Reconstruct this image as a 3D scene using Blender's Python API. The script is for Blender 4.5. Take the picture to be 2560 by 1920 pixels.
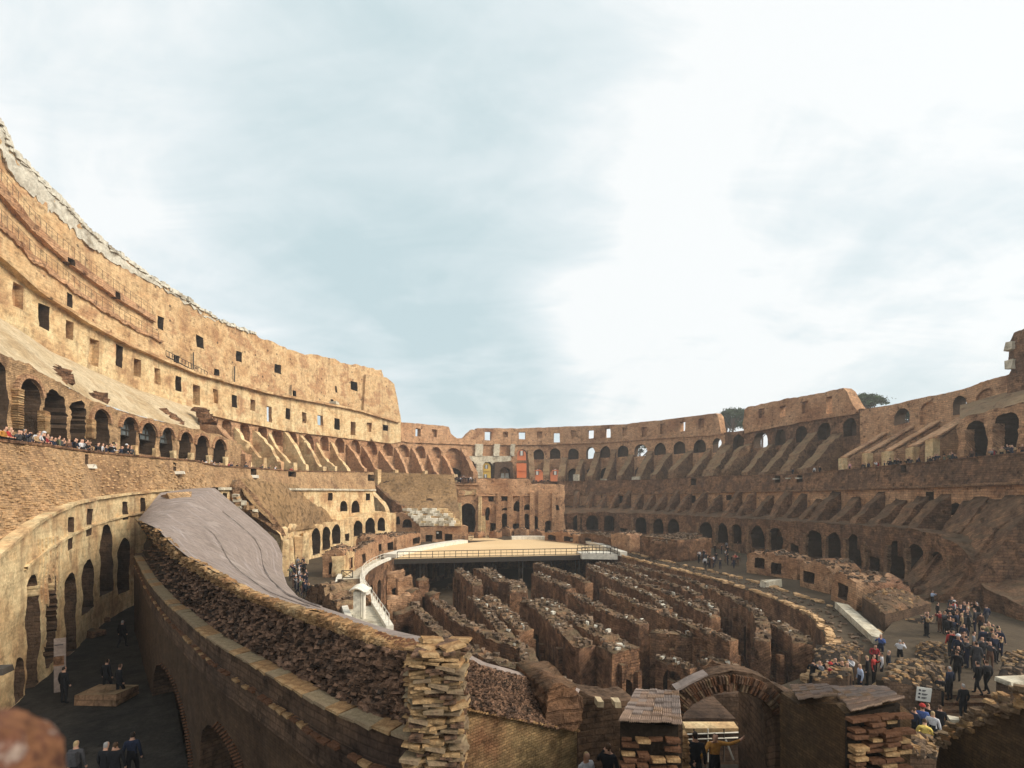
import bpy, bmesh, math, random
import numpy as np
from mathutils import Vector, Matrix, noise, geometry
random.seed(7)
rnd = random.random
def uni(a, b): return a + (b - a) * random.random()
sc = bpy.context.scene
col = sc.collection
for o in list(bpy.data.objects): bpy.data.objects.remove(o)

# ------------------------------------------------------------------ camera, sky, sun, exposure
EZ = 10.6            # eye height above the arena floor (m)
F, CX, HY = 1200.0, 1280.0, 1228.0
cam = bpy.data.cameras.new("camera"); camo = bpy.data.objects.new("camera", cam); col.objects.link(camo)
camo.location = (0, 0, EZ); camo.rotation_euler = (math.radians(90), 0, 0)
cam.sensor_width = 36.0; cam.lens = 36.0 * F / 2560.0; cam.shift_y = (HY - 960.0) / 2560.0
cam.clip_start = 0.05; cam.clip_end = 9000
cam.dof.use_dof = True; cam.dof.focus_distance = 30.0; cam.dof.aperture_fstop = 2.8
sc.camera = camo

SUN_EL, SUN_AZ = 34.0, 106.0       # elevation; azimuth clockwise from +Y (to the right of the view)
w = bpy.data.worlds.new("World"); sc.world = w; w.use_nodes = True
nt = w.node_tree; nt.nodes.clear()
N = nt.nodes.new; L = nt.links.new
out = N("ShaderNodeOutputWorld"); bg = N("ShaderNodeBackground"); bg.inputs[1].default_value = 0.1
sky = N("ShaderNodeTexSky"); sky.sky_type = 'NISHITA'; sky.sun_disc = False
sky.sun_elevation = math.radians(SUN_EL); sky.sun_rotation = math.radians(SUN_AZ)
sky.air_density = 1.0; sky.dust_density = 2.5; sky.ozone_density = 1.0
tc = N("ShaderNodeTexCoord")
def wmath(op, a, b=None, c=None):
    n = N("ShaderNodeMath"); n.operation = op
    for i, x in enumerate((a, b, c)):
        if x is None: continue
        if isinstance(x, (int, float)): n.inputs[i].default_value = x
        else: L(x, n.inputs[i])
    return n.outputs[0]
# clouds: layered noise on the view direction, flattened towards the horizon as a real deck is
sep = N("ShaderNodeSeparateXYZ"); L(tc.outputs['Generated'], sep.inputs[0])
zz = wmath('ADD', wmath('MAXIMUM', sep.outputs[2], 0.0), 0.30)
comb = N("ShaderNodeCombineXYZ")
L(wmath('DIVIDE', sep.outputs[0], zz), comb.inputs[0]); L(wmath('DIVIDE', sep.outputs[1], zz), comb.inputs[1])
comb.inputs[2].default_value = 4.3
n1 = N("ShaderNodeTexNoise"); n1.inputs['Scale'].default_value = 1.7; n1.inputs['Detail'].default_value = 7; n1.inputs['Roughness'].default_value = 0.56
n1.inputs['Distortion'].default_value = 0.5
L(comb.outputs[0], n1.inputs['Vector'])
n2 = N("ShaderNodeTexNoise"); n2.inputs['Scale'].default_value = 4.6; n2.inputs['Detail'].default_value = 8; n2.inputs['Roughness'].default_value = 0.6; n2.inputs['Distortion'].default_value = 0.8
cm2 = N("ShaderNodeVectorMath"); cm2.operation = 'MULTIPLY'; cm2.inputs[1].default_value = (.55, 1.25, 1); L(comb.outputs[0], cm2.inputs[0]); L(cm2.outputs[0], n2.inputs['Vector'])
def blob(dx, dy, dz, lo, hi):
    v = Vector((dx, dy, dz)).normalized()
    d = N("ShaderNodeVectorMath"); d.operation = 'DOT_PRODUCT'; L(tc.outputs['Generated'], d.inputs[0]); d.inputs[1].default_value = v
    m = N("ShaderNodeMapRange"); m.interpolation_type = 'SMOOTHSTEP'; L(d.outputs['Value'], m.inputs[0])
    m.inputs[1].default_value = lo; m.inputs[2].default_value = hi
    return m.outputs[0]
def dirpx(u, v): return ((u - CX) / F, 1.0, (HY - v) / F)
grey = wmath('ADD', wmath('MULTIPLY', blob(*dirpx(700, 180), 0.52, 1.0), 0.66), wmath('MULTIPLY', blob(*dirpx(960, 560), 0.88, 1.0), 0.30))
grey = wmath('ADD', grey, wmath('MULTIPLY', blob(*dirpx(1150, 60), 0.90, 1.0), 0.22))
grey = wmath('ADD', grey, wmath('MULTIPLY', blob(*dirpx(2420, 880), 0.92, 1.0), 0.8))
grey = wmath('ADD', grey, wmath('MULTIPLY', blob(*dirpx(1250, 985), 0.975, 1.0), 0.5))
bright = wmath('MAXIMUM', blob(*dirpx(2050, 330), 0.74, 0.99), wmath('MULTIPLY', blob(*dirpx(120, 480), 0.90, 1.0), 0.7))
f = wmath('ADD', wmath('MULTIPLY', wmath('SUBTRACT', n1.outputs['Fac'], 0.5), 2.3), wmath('MULTIPLY', grey, 0.78))
f = wmath('SUBTRACT', f, wmath('MULTIPLY', bright, 0.44))
f = wmath('ADD', f, wmath('MULTIPLY', wmath('SUBTRACT', n2.outputs['Fac'], 0.5), 0.95))
f = wmath('ADD', f, 0.04)
ramp = N("ShaderNodeValToRGB"); L(f, ramp.inputs[0])
e = ramp.color_ramp.elements
e[0].position = 0.0; e[0].color = (8.1, 8.3, 8.25, 1)
e[1].position = 1.0; e[1].color = (4.8, 5.95, 6.2, 1)
m = ramp.color_ramp.elements.new(0.32); m.color = (6.7, 7.35, 7.5, 1)
mix = N("ShaderNodeMixRGB"); mix.inputs[0].default_value = 0.9
L(sky.outputs[0], mix.inputs[1]); L(ramp.outputs[0], mix.inputs[2])
L(mix.outputs[0], bg.inputs[0]); L(bg.outputs[0], out.inputs[0])

sl = bpy.data.lights.new("sun", 'SUN'); so = bpy.data.objects.new("sun", sl); col.objects.link(so)
sl.energy = 3.4; sl.angle = math.radians(32); sl.color = (1.0, 0.90, 0.75)
to_sun = Vector((math.sin(math.radians(SUN_AZ)) * math.cos(math.radians(SUN_EL)), math.cos(math.radians(SUN_AZ)) * math.cos(math.radians(SUN_EL)), math.sin(math.radians(SUN_EL))))
so.rotation_euler = to_sun.to_track_quat('Z', 'Y').to_euler(); so.location = (60, 0, 90)
sc.view_settings.view_transform = 'Standard'; sc.view_settings.look = 'None'
sc.view_settings.gamma = 1.0; sc.view_settings.exposure = 0.38; sc.view_settings.use_curve_mapping = False

# ------------------------------------------------------------------ helpers: places
def P(u, v, d): return Vector(((u - CX) * d / F, d, EZ + (HY - v) * d / F))
def PZ(u, v, z): return P(u, v, (EZ - z) * F / (v - HY))
def at(u, d, z): return Vector(((u - CX) * d / F, d, z))

class Ring:
    """an ellipse in plan round the arena, looked up by the bearing u it is seen at"""
    U0, DU = -600, 4
    def __init__(s, cx, cy, a, b, over=None):
        us = np.arange(s.U0, 3200, s.DU, dtype=float); k = (us - CX) / F
        A = (k / a) ** 2 + 1.0 / b ** 2; B = -2 * (k * cx / a ** 2 + cy / b ** 2); C = (cx / a) ** 2 + (cy / b) ** 2 - 1
        d = (-B + np.sqrt(B * B - 4 * A * C)) / (2 * A)
        if over:
            ou = np.array([p[0] for p in over], float); od = np.array([p[1] for p in over], float)
            msk = us <= ou[-1]; dd = d.copy(); dd[msk] = np.interp(us[msk], ou, od)
            ker = np.hanning(31); ker /= ker.sum()
            pad = np.concatenate([np.full(15, dd[0]), dd, np.full(15, dd[-1])]); d = np.convolve(pad, ker, 'valid')
        s.d = d; s.x = k * d
        tx, ty = np.gradient(s.x), np.gradient(s.d); ln = np.hypot(tx, ty)
        nx, ny = -ty / ln, tx / ln
        sg = np.sign(nx * (s.x - cx) + ny * (s.d - cy)); s.nx, s.ny = nx * sg, ny * sg
        s.s = np.concatenate([[0], np.cumsum(np.hypot(np.diff(s.x), np.diff(s.d)))])
    def _i(s, arr, u):
        t = (u - s.U0) / s.DU; i = max(0, min(len(arr) - 2, int(t))); f = t - i
        return arr[i] * (1 - f) + arr[i + 1] * f
    def dep(s, u): return s._i(s.d, u)
    def pt(s, u, v): return P(u, v, s._i(s.d, u))
    def ptz(s, u, z): return at(u, s._i(s.d, u), z)
    def nrm(s, u): return Vector((s._i(s.nx, u), s._i(s.ny, u), 0))
    def arc(s, u): return s._i(s.s, u)
    def z(s, u, v): return EZ + (HY - v) * s.dep(u) / F
    def v(s, u, z): return HY - (z - EZ) * F / s.dep(u)

def line(pts):
    xs = [p[0] for p in pts]; ys = [p[1] for p in pts]
    return lambda u: float(np.interp(u, xs, ys))
def rough_pts(pts, step, amp, seed=0.0, amp2=None):
    """a polyline with ragged points along it"""
    res = []
    for (a, b) in zip(pts[:-1], pts[1:]):
        n = max(1, int(math.hypot(b[0] - a[0], b[1] - a[1]) / step))
        for i in range(n):
            t = i / n; x = a[0] + (b[0] - a[0]) * t; y = a[1] + (b[1] - a[1]) * t
            if i or res: y += amp * noise.noise(Vector((x * .9 / step, seed, y * .03))) + (amp2 or amp * .5) * uni(-1, 1)
            res.append((x, y))
    res.append(pts[-1]); return res
def densify(loop, step, closed=True):
    res = []; n = len(loop)
    for i in range(n if closed else n - 1):
        a, b = loop[i], loop[(i + 1) % n]
        k = max(1, int(math.hypot(b[0] - a[0], b[1] - a[1]) / step + .5))
        for j in range(k): res.append((a[0] + (b[0] - a[0]) * j / k, a[1] + (b[1] - a[1]) * j / k))
    if not closed: res.append(loop[-1])
    return res
def pip(px, py, poly):
    x = np.array([p[0] for p in poly]); y = np.array([p[1] for p in poly]); x2 = np.roll(x, -1); y2 = np.roll(y, -1)
    ins = np.zeros(len(px), bool)
    for a, b, c, d in zip(x, y, x2, y2):
        if b == d: continue
        cr = ((b > py) != (d > py)) & (px < (c - a) * (py - b) / (d - b) + a); ins ^= cr
    return ins

# ------------------------------------------------------------------ helpers: objects
def put(o, parent=None, label=None, cat=None, group=None, kind=None):
    if o.name not in col.objects: col.objects.link(o)
    if parent is not None: o.parent = parent
    if label: o['label'] = label
    if cat: o['category'] = cat
    if group: o['group'] = group
    if cat and not kind: kind = 'thing'
    if kind: o['kind'] = kind
    return o
def empty(name, loc=(0, 0, 0), **k):
    o = bpy.data.objects.new(name, None); o.location = loc; o.empty_display_size = .2; return put(o, **k)
def mesh(name, verts, faces, mats, uvs=None, mi=None, smooth=False):
    me = bpy.data.meshes.new(name); me.from_pydata([tuple(v) for v in verts], [], faces)
    for m in (mats if isinstance(mats, (list, tuple)) else [mats]): me.materials.append(m)
    if uvs is not None:
        l = me.uv_layers.new(name="UVMap"); flat = np.zeros(len(me.loops) * 2); vi = np.zeros(len(me.loops), int)
        me.loops.foreach_get("vertex_index", vi); a = np.array(uvs, float)[vi]; l.data.foreach_set("uv", a.ravel())
    if mi is not None: me.polygons.foreach_set("material_index", mi)
    if smooth: me.polygons.foreach_set("use_smooth", [True] * len(me.polygons))
    me.update(); return me
def obj(name, me, **k): return put(bpy.data.objects.new(name, me), **k)

class MB:
    """collects shapes of one mesh"""
    def __init__(s): s.v = []; s.f = []; s.m = []
    def add(s, vs, fs, mi=0):
        n = len(s.v); s.v += [Vector(v) for v in vs]; s.f += [tuple(i + n for i in f) for f in fs]; s.m += [mi] * len(fs); return s
    def box(s, c, sx, sy, sz, rz=0., mi=0, jit=0., taper=1.):
        co, si = math.cos(rz), math.sin(rz); vs = []
        for z in (-.5, .5):
            k = 1 if z < 0 else taper
            for x, y in ((-.5, -.5), (.5, -.5), (.5, .5), (-.5, .5)):
                a, b = x * sx * k + jit * uni(-1, 1), y * sy * k + jit * uni(-1, 1)
                vs.append((c[0] + a * co - b * si, c[1] + a * si + b * co, c[2] + z * sz + jit * uni(-1, 1)))
        return s.add(vs, [(3, 2, 1, 0), (4, 5, 6, 7), (0, 1, 5, 4), (1, 2, 6, 5), (2, 3, 7, 6), (3, 0, 4, 7)], mi)
    def bar(s, a, b, r, mi=0, n=4):
        a, b = Vector(a), Vector(b); d = (b - a).normalized(); x = d.orthogonal().normalized(); y = d.cross(x); vs = []
        for p in (a, b):
            for i in range(n):
                t = 2 * math.pi * (i + .5) / n; vs.append(p + (x * math.cos(t) + y * math.sin(t)) * r)
        return s.add(vs, [(i, (i + 1) % n, n + (i + 1) % n, n + i) for i in range(n)] + [tuple(range(n - 1, -1, -1)), tuple(range(n, 2 * n))], mi)
    def mesh(s, name, mats, smooth=False): return mesh(name, s.v, s.f, mats, mi=s.m, smooth=smooth, uvs=[(p.x + p.y * .7, p.z) for p in s.v])
    def build(s, name, mats, smooth=False, **k): return obj(name, s.mesh(name, mats, smooth), **k)

def disp(p, rough, freq):
    if rough == 0: return p
    q = p * freq
    return p + noise.noise_vector(q) * rough + noise.noise_vector(q * 3.7) * (rough * .4)

def slab(name, outline, holes, fmap, nmap, thick, step, rough, mat, uvf, freq=.8, nseg=1, back=False, smooth=True, extrude=True, maxpts=9000, **k):
    """A piece of masonry: OUTLINE and HOLES in 2-D, mapped into the place by FMAP, extruded by THICK along NMAP.
    hole: (loop, depth, part name, capped, material). Each opening's reveal is a child of the wall."""
    ol = densify(outline, step); pts = list(ol); ed = [(i, (i + 1) % len(ol)) for i in range(len(ol))]
    hl = []
    for h in holes:
        lp = densify(h[0], step * .8); n = len(pts); pts += lp; ed += [(n + i, n + (i + 1) % len(lp)) for i in range(len(lp))]; hl.append(lp)
    xs = [p[0] for p in ol]; ys = [p[1] for p in ol]
    st = max(step, math.sqrt((max(xs) - min(xs)) * (max(ys) - min(ys)) / maxpts))
    gx, gy = np.meshgrid(np.arange(min(xs) + st / 2, max(xs), st), np.arange(min(ys) + st / 2, max(ys), st))
    rs = np.random.RandomState(len(ol) + 3); gx = gx.ravel() + rs.uniform(-.3, .3, gx.size) * st; gy = gy.ravel() + rs.uniform(-.3, .3, gy.size) * st
    ok = pip(gx, gy, ol)
    for lp in hl: ok &= ~pip(gx, gy, lp)
    pts += list(zip(gx[ok].tolist(), gy[ok].tolist()))
    r = geometry.delaunay_2d_cdt([Vector(p) for p in pts], ed, [], 0, 1e-5)
    cv = [(p.x, p.y) for p in r[0]]; tri = [tuple(f) for f in r[2]]
    ca = np.array(cv); ta = np.array(tri); ce = ca[ta].mean(axis=1)
    ok = pip(ce[:, 0], ce[:, 1], ol)
    for lp in hl: ok &= ~pip(ce[:, 0], ce[:, 1], lp)
    tri = [t for t, o_ in zip(tri, ok) if o_]
    V = [fmap(p) for p in cv]; VD = [disp(p, rough, freq) for p in V]; UV = [uvf(p) for p in cv]
    # orientation: the front must face away from nmap
    verts = list(VD); uvs = list(UV); faces = []
    if tri:
        a, b, c = (V[i] for i in tri[0]); flip = (b - a).cross(c - a).dot(nmap(cv[tri[0][0]])) > 0
        faces = [(t[0], t[2], t[1]) if flip else t for t in tri]
    if back:
        n = len(verts); verts += [disp(V[i] + nmap(cv[i]) * thick, rough, freq) for i in range(len(cv))]; uvs += UV
        faces += [(n + f[2], n + f[1], n + f[0]) for f in faces]
    if extrude:
        n = len(verts); m = len(ol); seg = max(1, nseg)
        for j in range(seg + 1):
            t = thick * j / seg
            for p in ol:
                q = fmap(p) + nmap(p) * t; verts.append(disp(q, rough, freq)); x, y = uvf(p); uvs.append((x + t * .7, y + t * .7))
        for j in range(seg):
            for i in range(m):
                a, b = n + j * m + i, n + j * m + (i + 1) % m; faces.append((a, b, b + m, a + m))
    me = mesh(name, verts, faces, mat, uvs=uvs, smooth=smooth)
    o = obj(name, me, **k)
    for h, lp in zip(holes, hl):
        dep = h[1]; m = len(lp); vs = []; us = []
        seg = 2 if dep > 2 else 1
        for j in range(seg + 1):
            t = dep * j / seg
            for p in lp:
                q = fmap(p) + nmap(p) * t
                vs.append(disp(q, rough * (1 if j == 0 else .5), freq)); x, y = uvf(p); us.append((x + t, y))
        fs = [(j * m + i, j * m + (i + 1) % m, (j + 1) * m + (i + 1) % m, (j + 1) * m + i) for j in range(seg) for i in range(m)]
        if h[3]:
            n = len(vs); cx = sum(p[0] for p in lp) / m; cy = sum(p[1] for p in lp) / m
            for p in lp:
                vs.append(vs[seg * m + lp.index(p)].copy()); us.append(uvf(p))
            vs.append(fmap((cx, cy)) + nmap((cx, cy)) * dep); us.append(uvf((cx, cy)))
            fs += [(n + i, n + (i + 1) % m, n + m) for i in range(m)]
        obj(h[2], mesh(h[2], vs, fs, h[4] if len(h) > 4 and h[4] else mat, uvs=us), parent=o)
    return o

def rslab(name, ring, outline, holes, mat, thick=1.6, step=11, rough=.12, **k):
    return slab(name, outline, holes, lambda p: ring.pt(p[0], p[1]), lambda p: ring.nrm(p[0]), thick, step, rough, mat,
                lambda p: (ring.arc(p[0]), ring.z(p[0], p[1])), **k)
def hz(ring, u0, u1, v0, v1, arched=False, n=7):
    """an upright opening on a ring, level in the place"""
    um = (u0 + u1) / 2; z1, z0 = ring.z(um, v0), ring.z(um, v1)
    if not arched: pts = [(u0, z0), (u1, z0), (u1, z1), (u0, z1)]
    else:
        wz = (ring.arc(u1) - ring.arc(u0)) / 2; wz = min(wz, (z1 - z0) * .6); pts = [(u0, z0), (u1, z0)]
        for i in range(n + 1):
            t = math.pi * i / n; pts.append((um + (u1 - um) * math.cos(t), z1 - wz + wz * math.sin(t)))
    return [(u, ring.v(u, z)) for u, z in pts]
def ragged(lp, amp):
    return [(x + amp * uni(-1, 1), y + amp * uni(-1, 1)) for x, y in densify(lp, amp * 2.2)]

class Plan:
    """an upright wall along a line in plan"""
    def __init__(s, pts):
        s.p = [Vector((p[0], p[1], 0)) for p in pts]; s.c = [0.0]
        for a, b in zip(s.p[:-1], s.p[1:]): s.c.append(s.c[-1] + (b - a).length)
        s.len = s.c[-1]
        s.t = []
        for i in range(len(s.p)):
            a = s.p[max(0, i - 1)]; b = s.p[min(len(s.p) - 1, i + 1)]; s.t.append((b - a).normalized())
    def _k(s, x):
        for i in range(len(s.c) - 1):
            if x <= s.c[i + 1] or i == len(s.c) - 2:
                return i, (x - s.c[i]) / max(1e-6, s.c[i + 1] - s.c[i])
    def pt(s, x, z): i, f = s._k(x); q = s.p[i].lerp(s.p[i + 1], f); return Vector((q.x, q.y, z))
    def nrm(s, x):
        i, f = s._k(x); t = s.t[i].lerp(s.t[i + 1], min(1, max(0, f))).normalized(); return Vector((-t.y, t.x, 0))
def smooth_plan(pts, n=4):
    """Catmull-Rom through plan points"""
    if len(pts) < 3: return pts
    q = [pts[0]] + list(pts) + [pts[-1]]; res = []
    for i in range(1, len(q) - 2):
        p0, p1, p2, p3 = (np.array(q[j][:2], float) for j in (i - 1, i, i + 1, i + 2))
        for j in range(n):
            t = j / n; res.append(tuple(.5 * (2 * p1 + (p2 - p0) * t + (2 * p0 - 5 * p1 + 4 * p2 - p3) * t * t + (3 * p1 - p0 - 3 * p2 + p3) * t ** 3)))
    res.append(tuple(pts[-1][:2])); return res
def pslab(name, plan, outline, holes, mat, thick, step=.8, rough=.1, **k):
    """masonry on a Plan; outline in (metres along, height). thick is laid to the left of the plan's direction (negative: right)."""
    sg = 1 if thick > 0 else -1
    return slab(name, outline, holes, lambda p: plan.pt(p[0], p[1]), lambda p: plan.nrm(p[0]) * sg, abs(thick), step, rough, mat,
                lambda p: (p[0], p[1]), **k)
def arch(x0, x1, z0, z1, n=7):
    r = (x1 - x0) / 2; cx = (x0 + x1) / 2; h = min(r, (z1 - z0) * .7)
    return [(x0, z0), (x1, z0)] + [(cx + r * math.cos(math.pi * i / n), z1 - h + h * math.sin(math.pi * i / n)) for i in range(n + 1)]
def rect(x0, x1, z0, z1): return [(x0, z0), (x1, z0), (x1, z1), (x0, z1)]

def sample(pl, n):
    c = [0.0]
    for a, b in zip(pl[:-1], pl[1:]): c.append(c[-1] + (b - a).length)
    res = []
    for i in range(n):
        x = c[-1] * i / (n - 1); j = 0
        while j < len(c) - 2 and x > c[j + 1]: j += 1
        f = (x - c[j]) / max(1e-9, c[j + 1] - c[j]); res.append(pl[j].lerp(pl[j + 1], f))
    return res
def coons(name, bot, top, left, right, nu, nv, rough, freq, mat, hump=0.0, smooth=True, **k):
    """a curved surface between four edges (3-D polylines): bottom and top run left to right, left and right run bottom to top"""
    b, t, l, r = sample(bot, nu), sample(top, nu), sample(left, nv), sample(right, nv); vs = []; uv = []
    for j in range(nv):
        y = j / (nv - 1)
        for i in range(nu):
            x = i / (nu - 1)
            p = b[i] * (1 - y) + t[i] * y + l[j] * (1 - x) + r[j] * x - (b[0] * (1 - x) * (1 - y) + b[-1] * x * (1 - y) + t[0] * (1 - x) * y + t[-1] * x * y)
            p = p + Vector((0, 0, hump * 16 * x * (1 - x) * y * (1 - y)))
            e = min(1., 6 * min(x, 1 - x, y, 1 - y) + .3)
            vs.append(disp(p, rough * e, freq)); uv.append((x * (b[-1] - b[0]).length, y * (l[-1] - l[0]).length))
    fs = [(j * nu + i, j * nu + i + 1, (j + 1) * nu + i + 1, (j + 1) * nu + i) for j in range(nv - 1) for i in range(nu - 1)]
    return obj(name, mesh(name, vs, fs, mat, uvs=uv, smooth=smooth), **k)

# ------------------------------------------------------------------ materials
def newmat(name):
    m = bpy.data.materials.new(name); m.use_nodes = True; t = m.node_tree; b = t.nodes['Principled BSDF']
    b.inputs['Specular IOR Level'].default_value = 0.15; b.inputs['Roughness'].default_value = .9
    return m, t, b
def masonry(name, cols, brick=None, bump=.5, nscale=.16, streak=None, specks=0.0, var=.55, topc=None, fine=2.2, pits=0.0, island=0.0, relief=.16, sheet=False):
    """weathered stone or brick: colour patches, grain, rain streaks, courses, put-log holes as dark dots, lichen on upward faces"""
    m, t, b = newmat(name); N = t.nodes.new; L = t.links.new
    tc = N("ShaderNodeTexCoord")
    def nz(scale, detail, rough_, vec=None):
        n = N("ShaderNodeTexNoise"); n.inputs['Scale'].default_value = scale; n.inputs['Detail'].default_value = detail; n.inputs['Roughness'].default_value = rough_
        L(vec or tc.outputs['Object'], n.inputs['Vector']); return n.outputs['Fac']
    def rng(x, a, b_, c, d):
        n = N("ShaderNodeMapRange"); L(x, n.inputs[0]); n.inputs[1].default_value = a; n.inputs[2].default_value = b_; n.inputs[3].default_value = c; n.inputs[4].default_value = d; return n.outputs[0]
    def mx(kind, fac, a, c):
        n = N("ShaderNodeMixRGB"); n.blend_type = kind
        for i, x in ((0, fac), (1, a), (2, c)):
            if isinstance(x, (int, float)): n.inputs[i].default_value = x
            elif isinstance(x, tuple): n.inputs[i].default_value = (*x, 1)
            else: L(x, n.inputs[i])
        return n.outputs[0]
    r = N("ShaderNodeValToRGB"); L(nz(nscale, 8, .62), r.inputs[0]); el = r.color_ramp.elements
    ps = np.linspace(.34, .66, len(cols)); el[0].position = ps[0]; el[0].color = (*cols[0], 1); el[1].position = ps[-1]; el[1].color = (*cols[-1], 1)
    for p_, c_ in zip(ps[1:-1], cols[1:-1]): q = el.new(p_); q.color = (*c_, 1)
    c = r.outputs[0]
    fn = nz(fine, 9, .72)
    c = mx('MULTIPLY', 1.0, c, rng(fn, .3, .7, 1 - var, 1 + var))
    if streak:
        mp = N("ShaderNodeMapping"); mp.inputs['Scale'].default_value = (1, 1, .07); L(tc.outputs['Object'], mp.inputs[0])
        c = mx('MIX', rng(nz(.9, 5, .6, mp.outputs[0]), .52, .72, 0, streak[1]), c, streak[0])
    c = mx('MULTIPLY', 1.0, c, rng(nz(fine * 4.3, 4, .6), .3, .7, 1 - var * .55, 1 + var * .55))
    h = fn
    if pits:
        pn = nz(1.35, 11, .78); c = mx('MIX', rng(pn, .54, .63, 0, pits), c, tuple(x * .28 for x in cols[0])); c = mx('MIX', rng(pn, .42, .34, 0, pits * .5), c, tuple(min(1, x * 1.35) for x in cols[1]))
        q = N("ShaderNodeMath"); q.operation = 'MULTIPLY_ADD'; L(rng(pn, .54, .63, 0, 1), q.inputs[0]); q.inputs[1].default_value = -.7; L(fn, q.inputs[2]); h = q.outputs[0]
    if sheet:
        mp2 = N("ShaderNodeMapping"); mp2.inputs['Scale'].default_value = (.12, 2.6, 1); L(tc.outputs['UV'], mp2.inputs[0]); sn = nz(1.0, 6, .65, mp2.outputs[0])
        c = mx('MIX', rng(sn, .54, .70, 0, .5), c, (.48, .43, .43)); c = mx('MIX', rng(sn, .44, .33, 0, .4), c, (.15, .115, .105))
        q = N("ShaderNodeMath"); q.operation = 'ADD'; L(sn, q.inputs[0]); L(fn, q.inputs[1]); h = q.outputs[0]
    if island:
        g0 = N("ShaderNodeNewGeometry"); c = mx('MULTIPLY', 1.0, c, rng(g0.outputs['Random Per Island'], 0, 1, 1 - island, 1 + island))
    if brick:
        bt = N("ShaderNodeTexBrick"); L(tc.outputs['UV'], bt.inputs['Vector']); bt.inputs['Scale'].default_value = 1
        bt.inputs['Brick Width'].default_value = brick[0]; bt.inputs['Row Height'].default_value = brick[1]; bt.inputs['Mortar Size'].default_value = brick[1] * .13
        bt.inputs['Mortar Smooth'].default_value = .4; bt.inputs['Color1'].default_value = (.75, .75, .75, 1); bt.inputs['Color2'].default_value = (1.25, 1.2, 1.15, 1)
        bt.inputs['Mortar'].default_value = (.45, .43, .42, 1); bt.inputs['Bias'].default_value = -.1
        c = mx('MULTIPLY', brick[2], c, bt.outputs['Color'])
        q = N("ShaderNodeMath"); q.operation = 'MULTIPLY_ADD'; L(bt.outputs['Fac'], q.inputs[0]); q.inputs[1].default_value = -.35 * brick[2]; L(h, q.inputs[2]); h = q.outputs[0]
    if specks:
        vo = N("ShaderNodeTexVoronoi"); vo.inputs['Scale'].default_value = .62; vo.inputs['Randomness'].default_value = .8; L(tc.outputs['UV'], vo.inputs['Vector'])
        c = mx('MIX', rng(vo.outputs['Distance'], .15, .11, 0, specks), c, (.05, .035, .025))  # holes have no depth here, their inner shade is painted as dark dots
    if topc:
        g = N("ShaderNodeNewGeometry"); s_ = N("ShaderNodeSeparateXYZ"); L(g.outputs['True Normal'], s_.inputs[0])
        k = N("ShaderNodeMath"); k.operation = 'MULTIPLY'; L(rng(s_.outputs[2], .35, .8, 0, 1), k.inputs[0]); L(rng(nz(.7, 6, .7), .38, .6, .15, .95), k.inputs[1])
        c = mx('MIX', k.outputs[0], c, topc)
    L(c, b.inputs['Base Color'])
    bp = N("ShaderNodeBump"); bp.inputs['Strength'].default_value = bump; bp.inputs['Distance'].default_value = relief; L(h, bp.inputs['Height']); L(bp.outputs[0], b.inputs['Normal'])
    return m
def plain(name, c, rough_=.7, var=.2, scale=6, metal=0.):
    m, t, b = newmat(name); b.inputs['Roughness'].default_value = rough_; b.inputs['Metallic'].default_value = metal
    n = t.nodes.new("ShaderNodeTexNoise"); n.inputs['Scale'].default_value = scale; n.inputs['Detail'].default_value = 5
    tc = t.nodes.new("ShaderNodeTexCoord"); t.links.new(tc.outputs['Object'], n.inputs['Vector'])
    r = t.nodes.new("ShaderNodeValToRGB"); t.links.new(n.outputs['Fac'], r.inputs[0])
    r.color_ramp.elements[0].position = .3; r.color_ramp.elements[0].color = (*[x * (1 - var) for x in c], 1)
    r.color_ramp.elements[1].position = .7; r.color_ramp.elements[1].color = (*[min(1, x * (1 + var)) for x in c], 1)
    t.links.new(r.outputs[0], b.inputs['Base Color']); return m

M = {}
M['ochre'] = masonry('ochre_plaster_brick', [(0.335, 0.186, 0.093), (0.512, 0.326, 0.167), (0.614, 0.437, 0.242), (0.409, 0.233, 0.121), (0.558, 0.381, 0.205)], (1.2, .32, .25), .5, .17, ((.24, .13, .075), .6), .8, .3, pits=.55, relief=.25)
M['ochre_low'] = masonry('pale_ochre_stone', [(0.372, 0.223, 0.116), (0.577, 0.400, 0.214), (0.651, 0.512, 0.298), (0.465, 0.279, 0.149)], (1.4, .5, .2), .4, .3, ((.20, .115, .065), .75), .3, .32, pits=.45)
M['slope'] = masonry('pale_mortar_slope', [(0.427, 0.327, 0.199), (0.490, 0.397, 0.263), (0.363, 0.263, 0.150)], None, .4, .2, ((.33, .22, .12), .6), 0, .3, pits=.35)
M['travertine'] = masonry('travertine', [(0.496, 0.432, 0.320), (0.576, 0.528, 0.416), (0.336, 0.280, 0.200)], None, .5, .5, ((.25, .21, .16), .5), 0, .3, pits=.6)
M['greystone'] = masonry('grey_weathered_blocks', [(0.425, 0.391, 0.323), (0.527, 0.501, 0.425), (0.255, 0.221, 0.170)], None, .6, .5, None, 0, .35)
M['brick'] = masonry('tan_brick', [(0.297, 0.178, 0.095), (0.397, 0.250, 0.135), (0.464, 0.308, 0.170), (0.242, 0.143, 0.084)], (.42, .13, .75), .6, .18, ((.16, .10, .05), .4), 0, .4, pits=.45, relief=.2)
M['redbrick'] = masonry('red_brown_brick', [(0.302, 0.150, 0.080), (0.416, 0.235, 0.130), (0.489, 0.300, 0.175), (0.260, 0.135, 0.080)], (.6, .2, .7), .6, .16, ((.16, .09, .06), .45), .25, .35, pits=.8, relief=.3)
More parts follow.
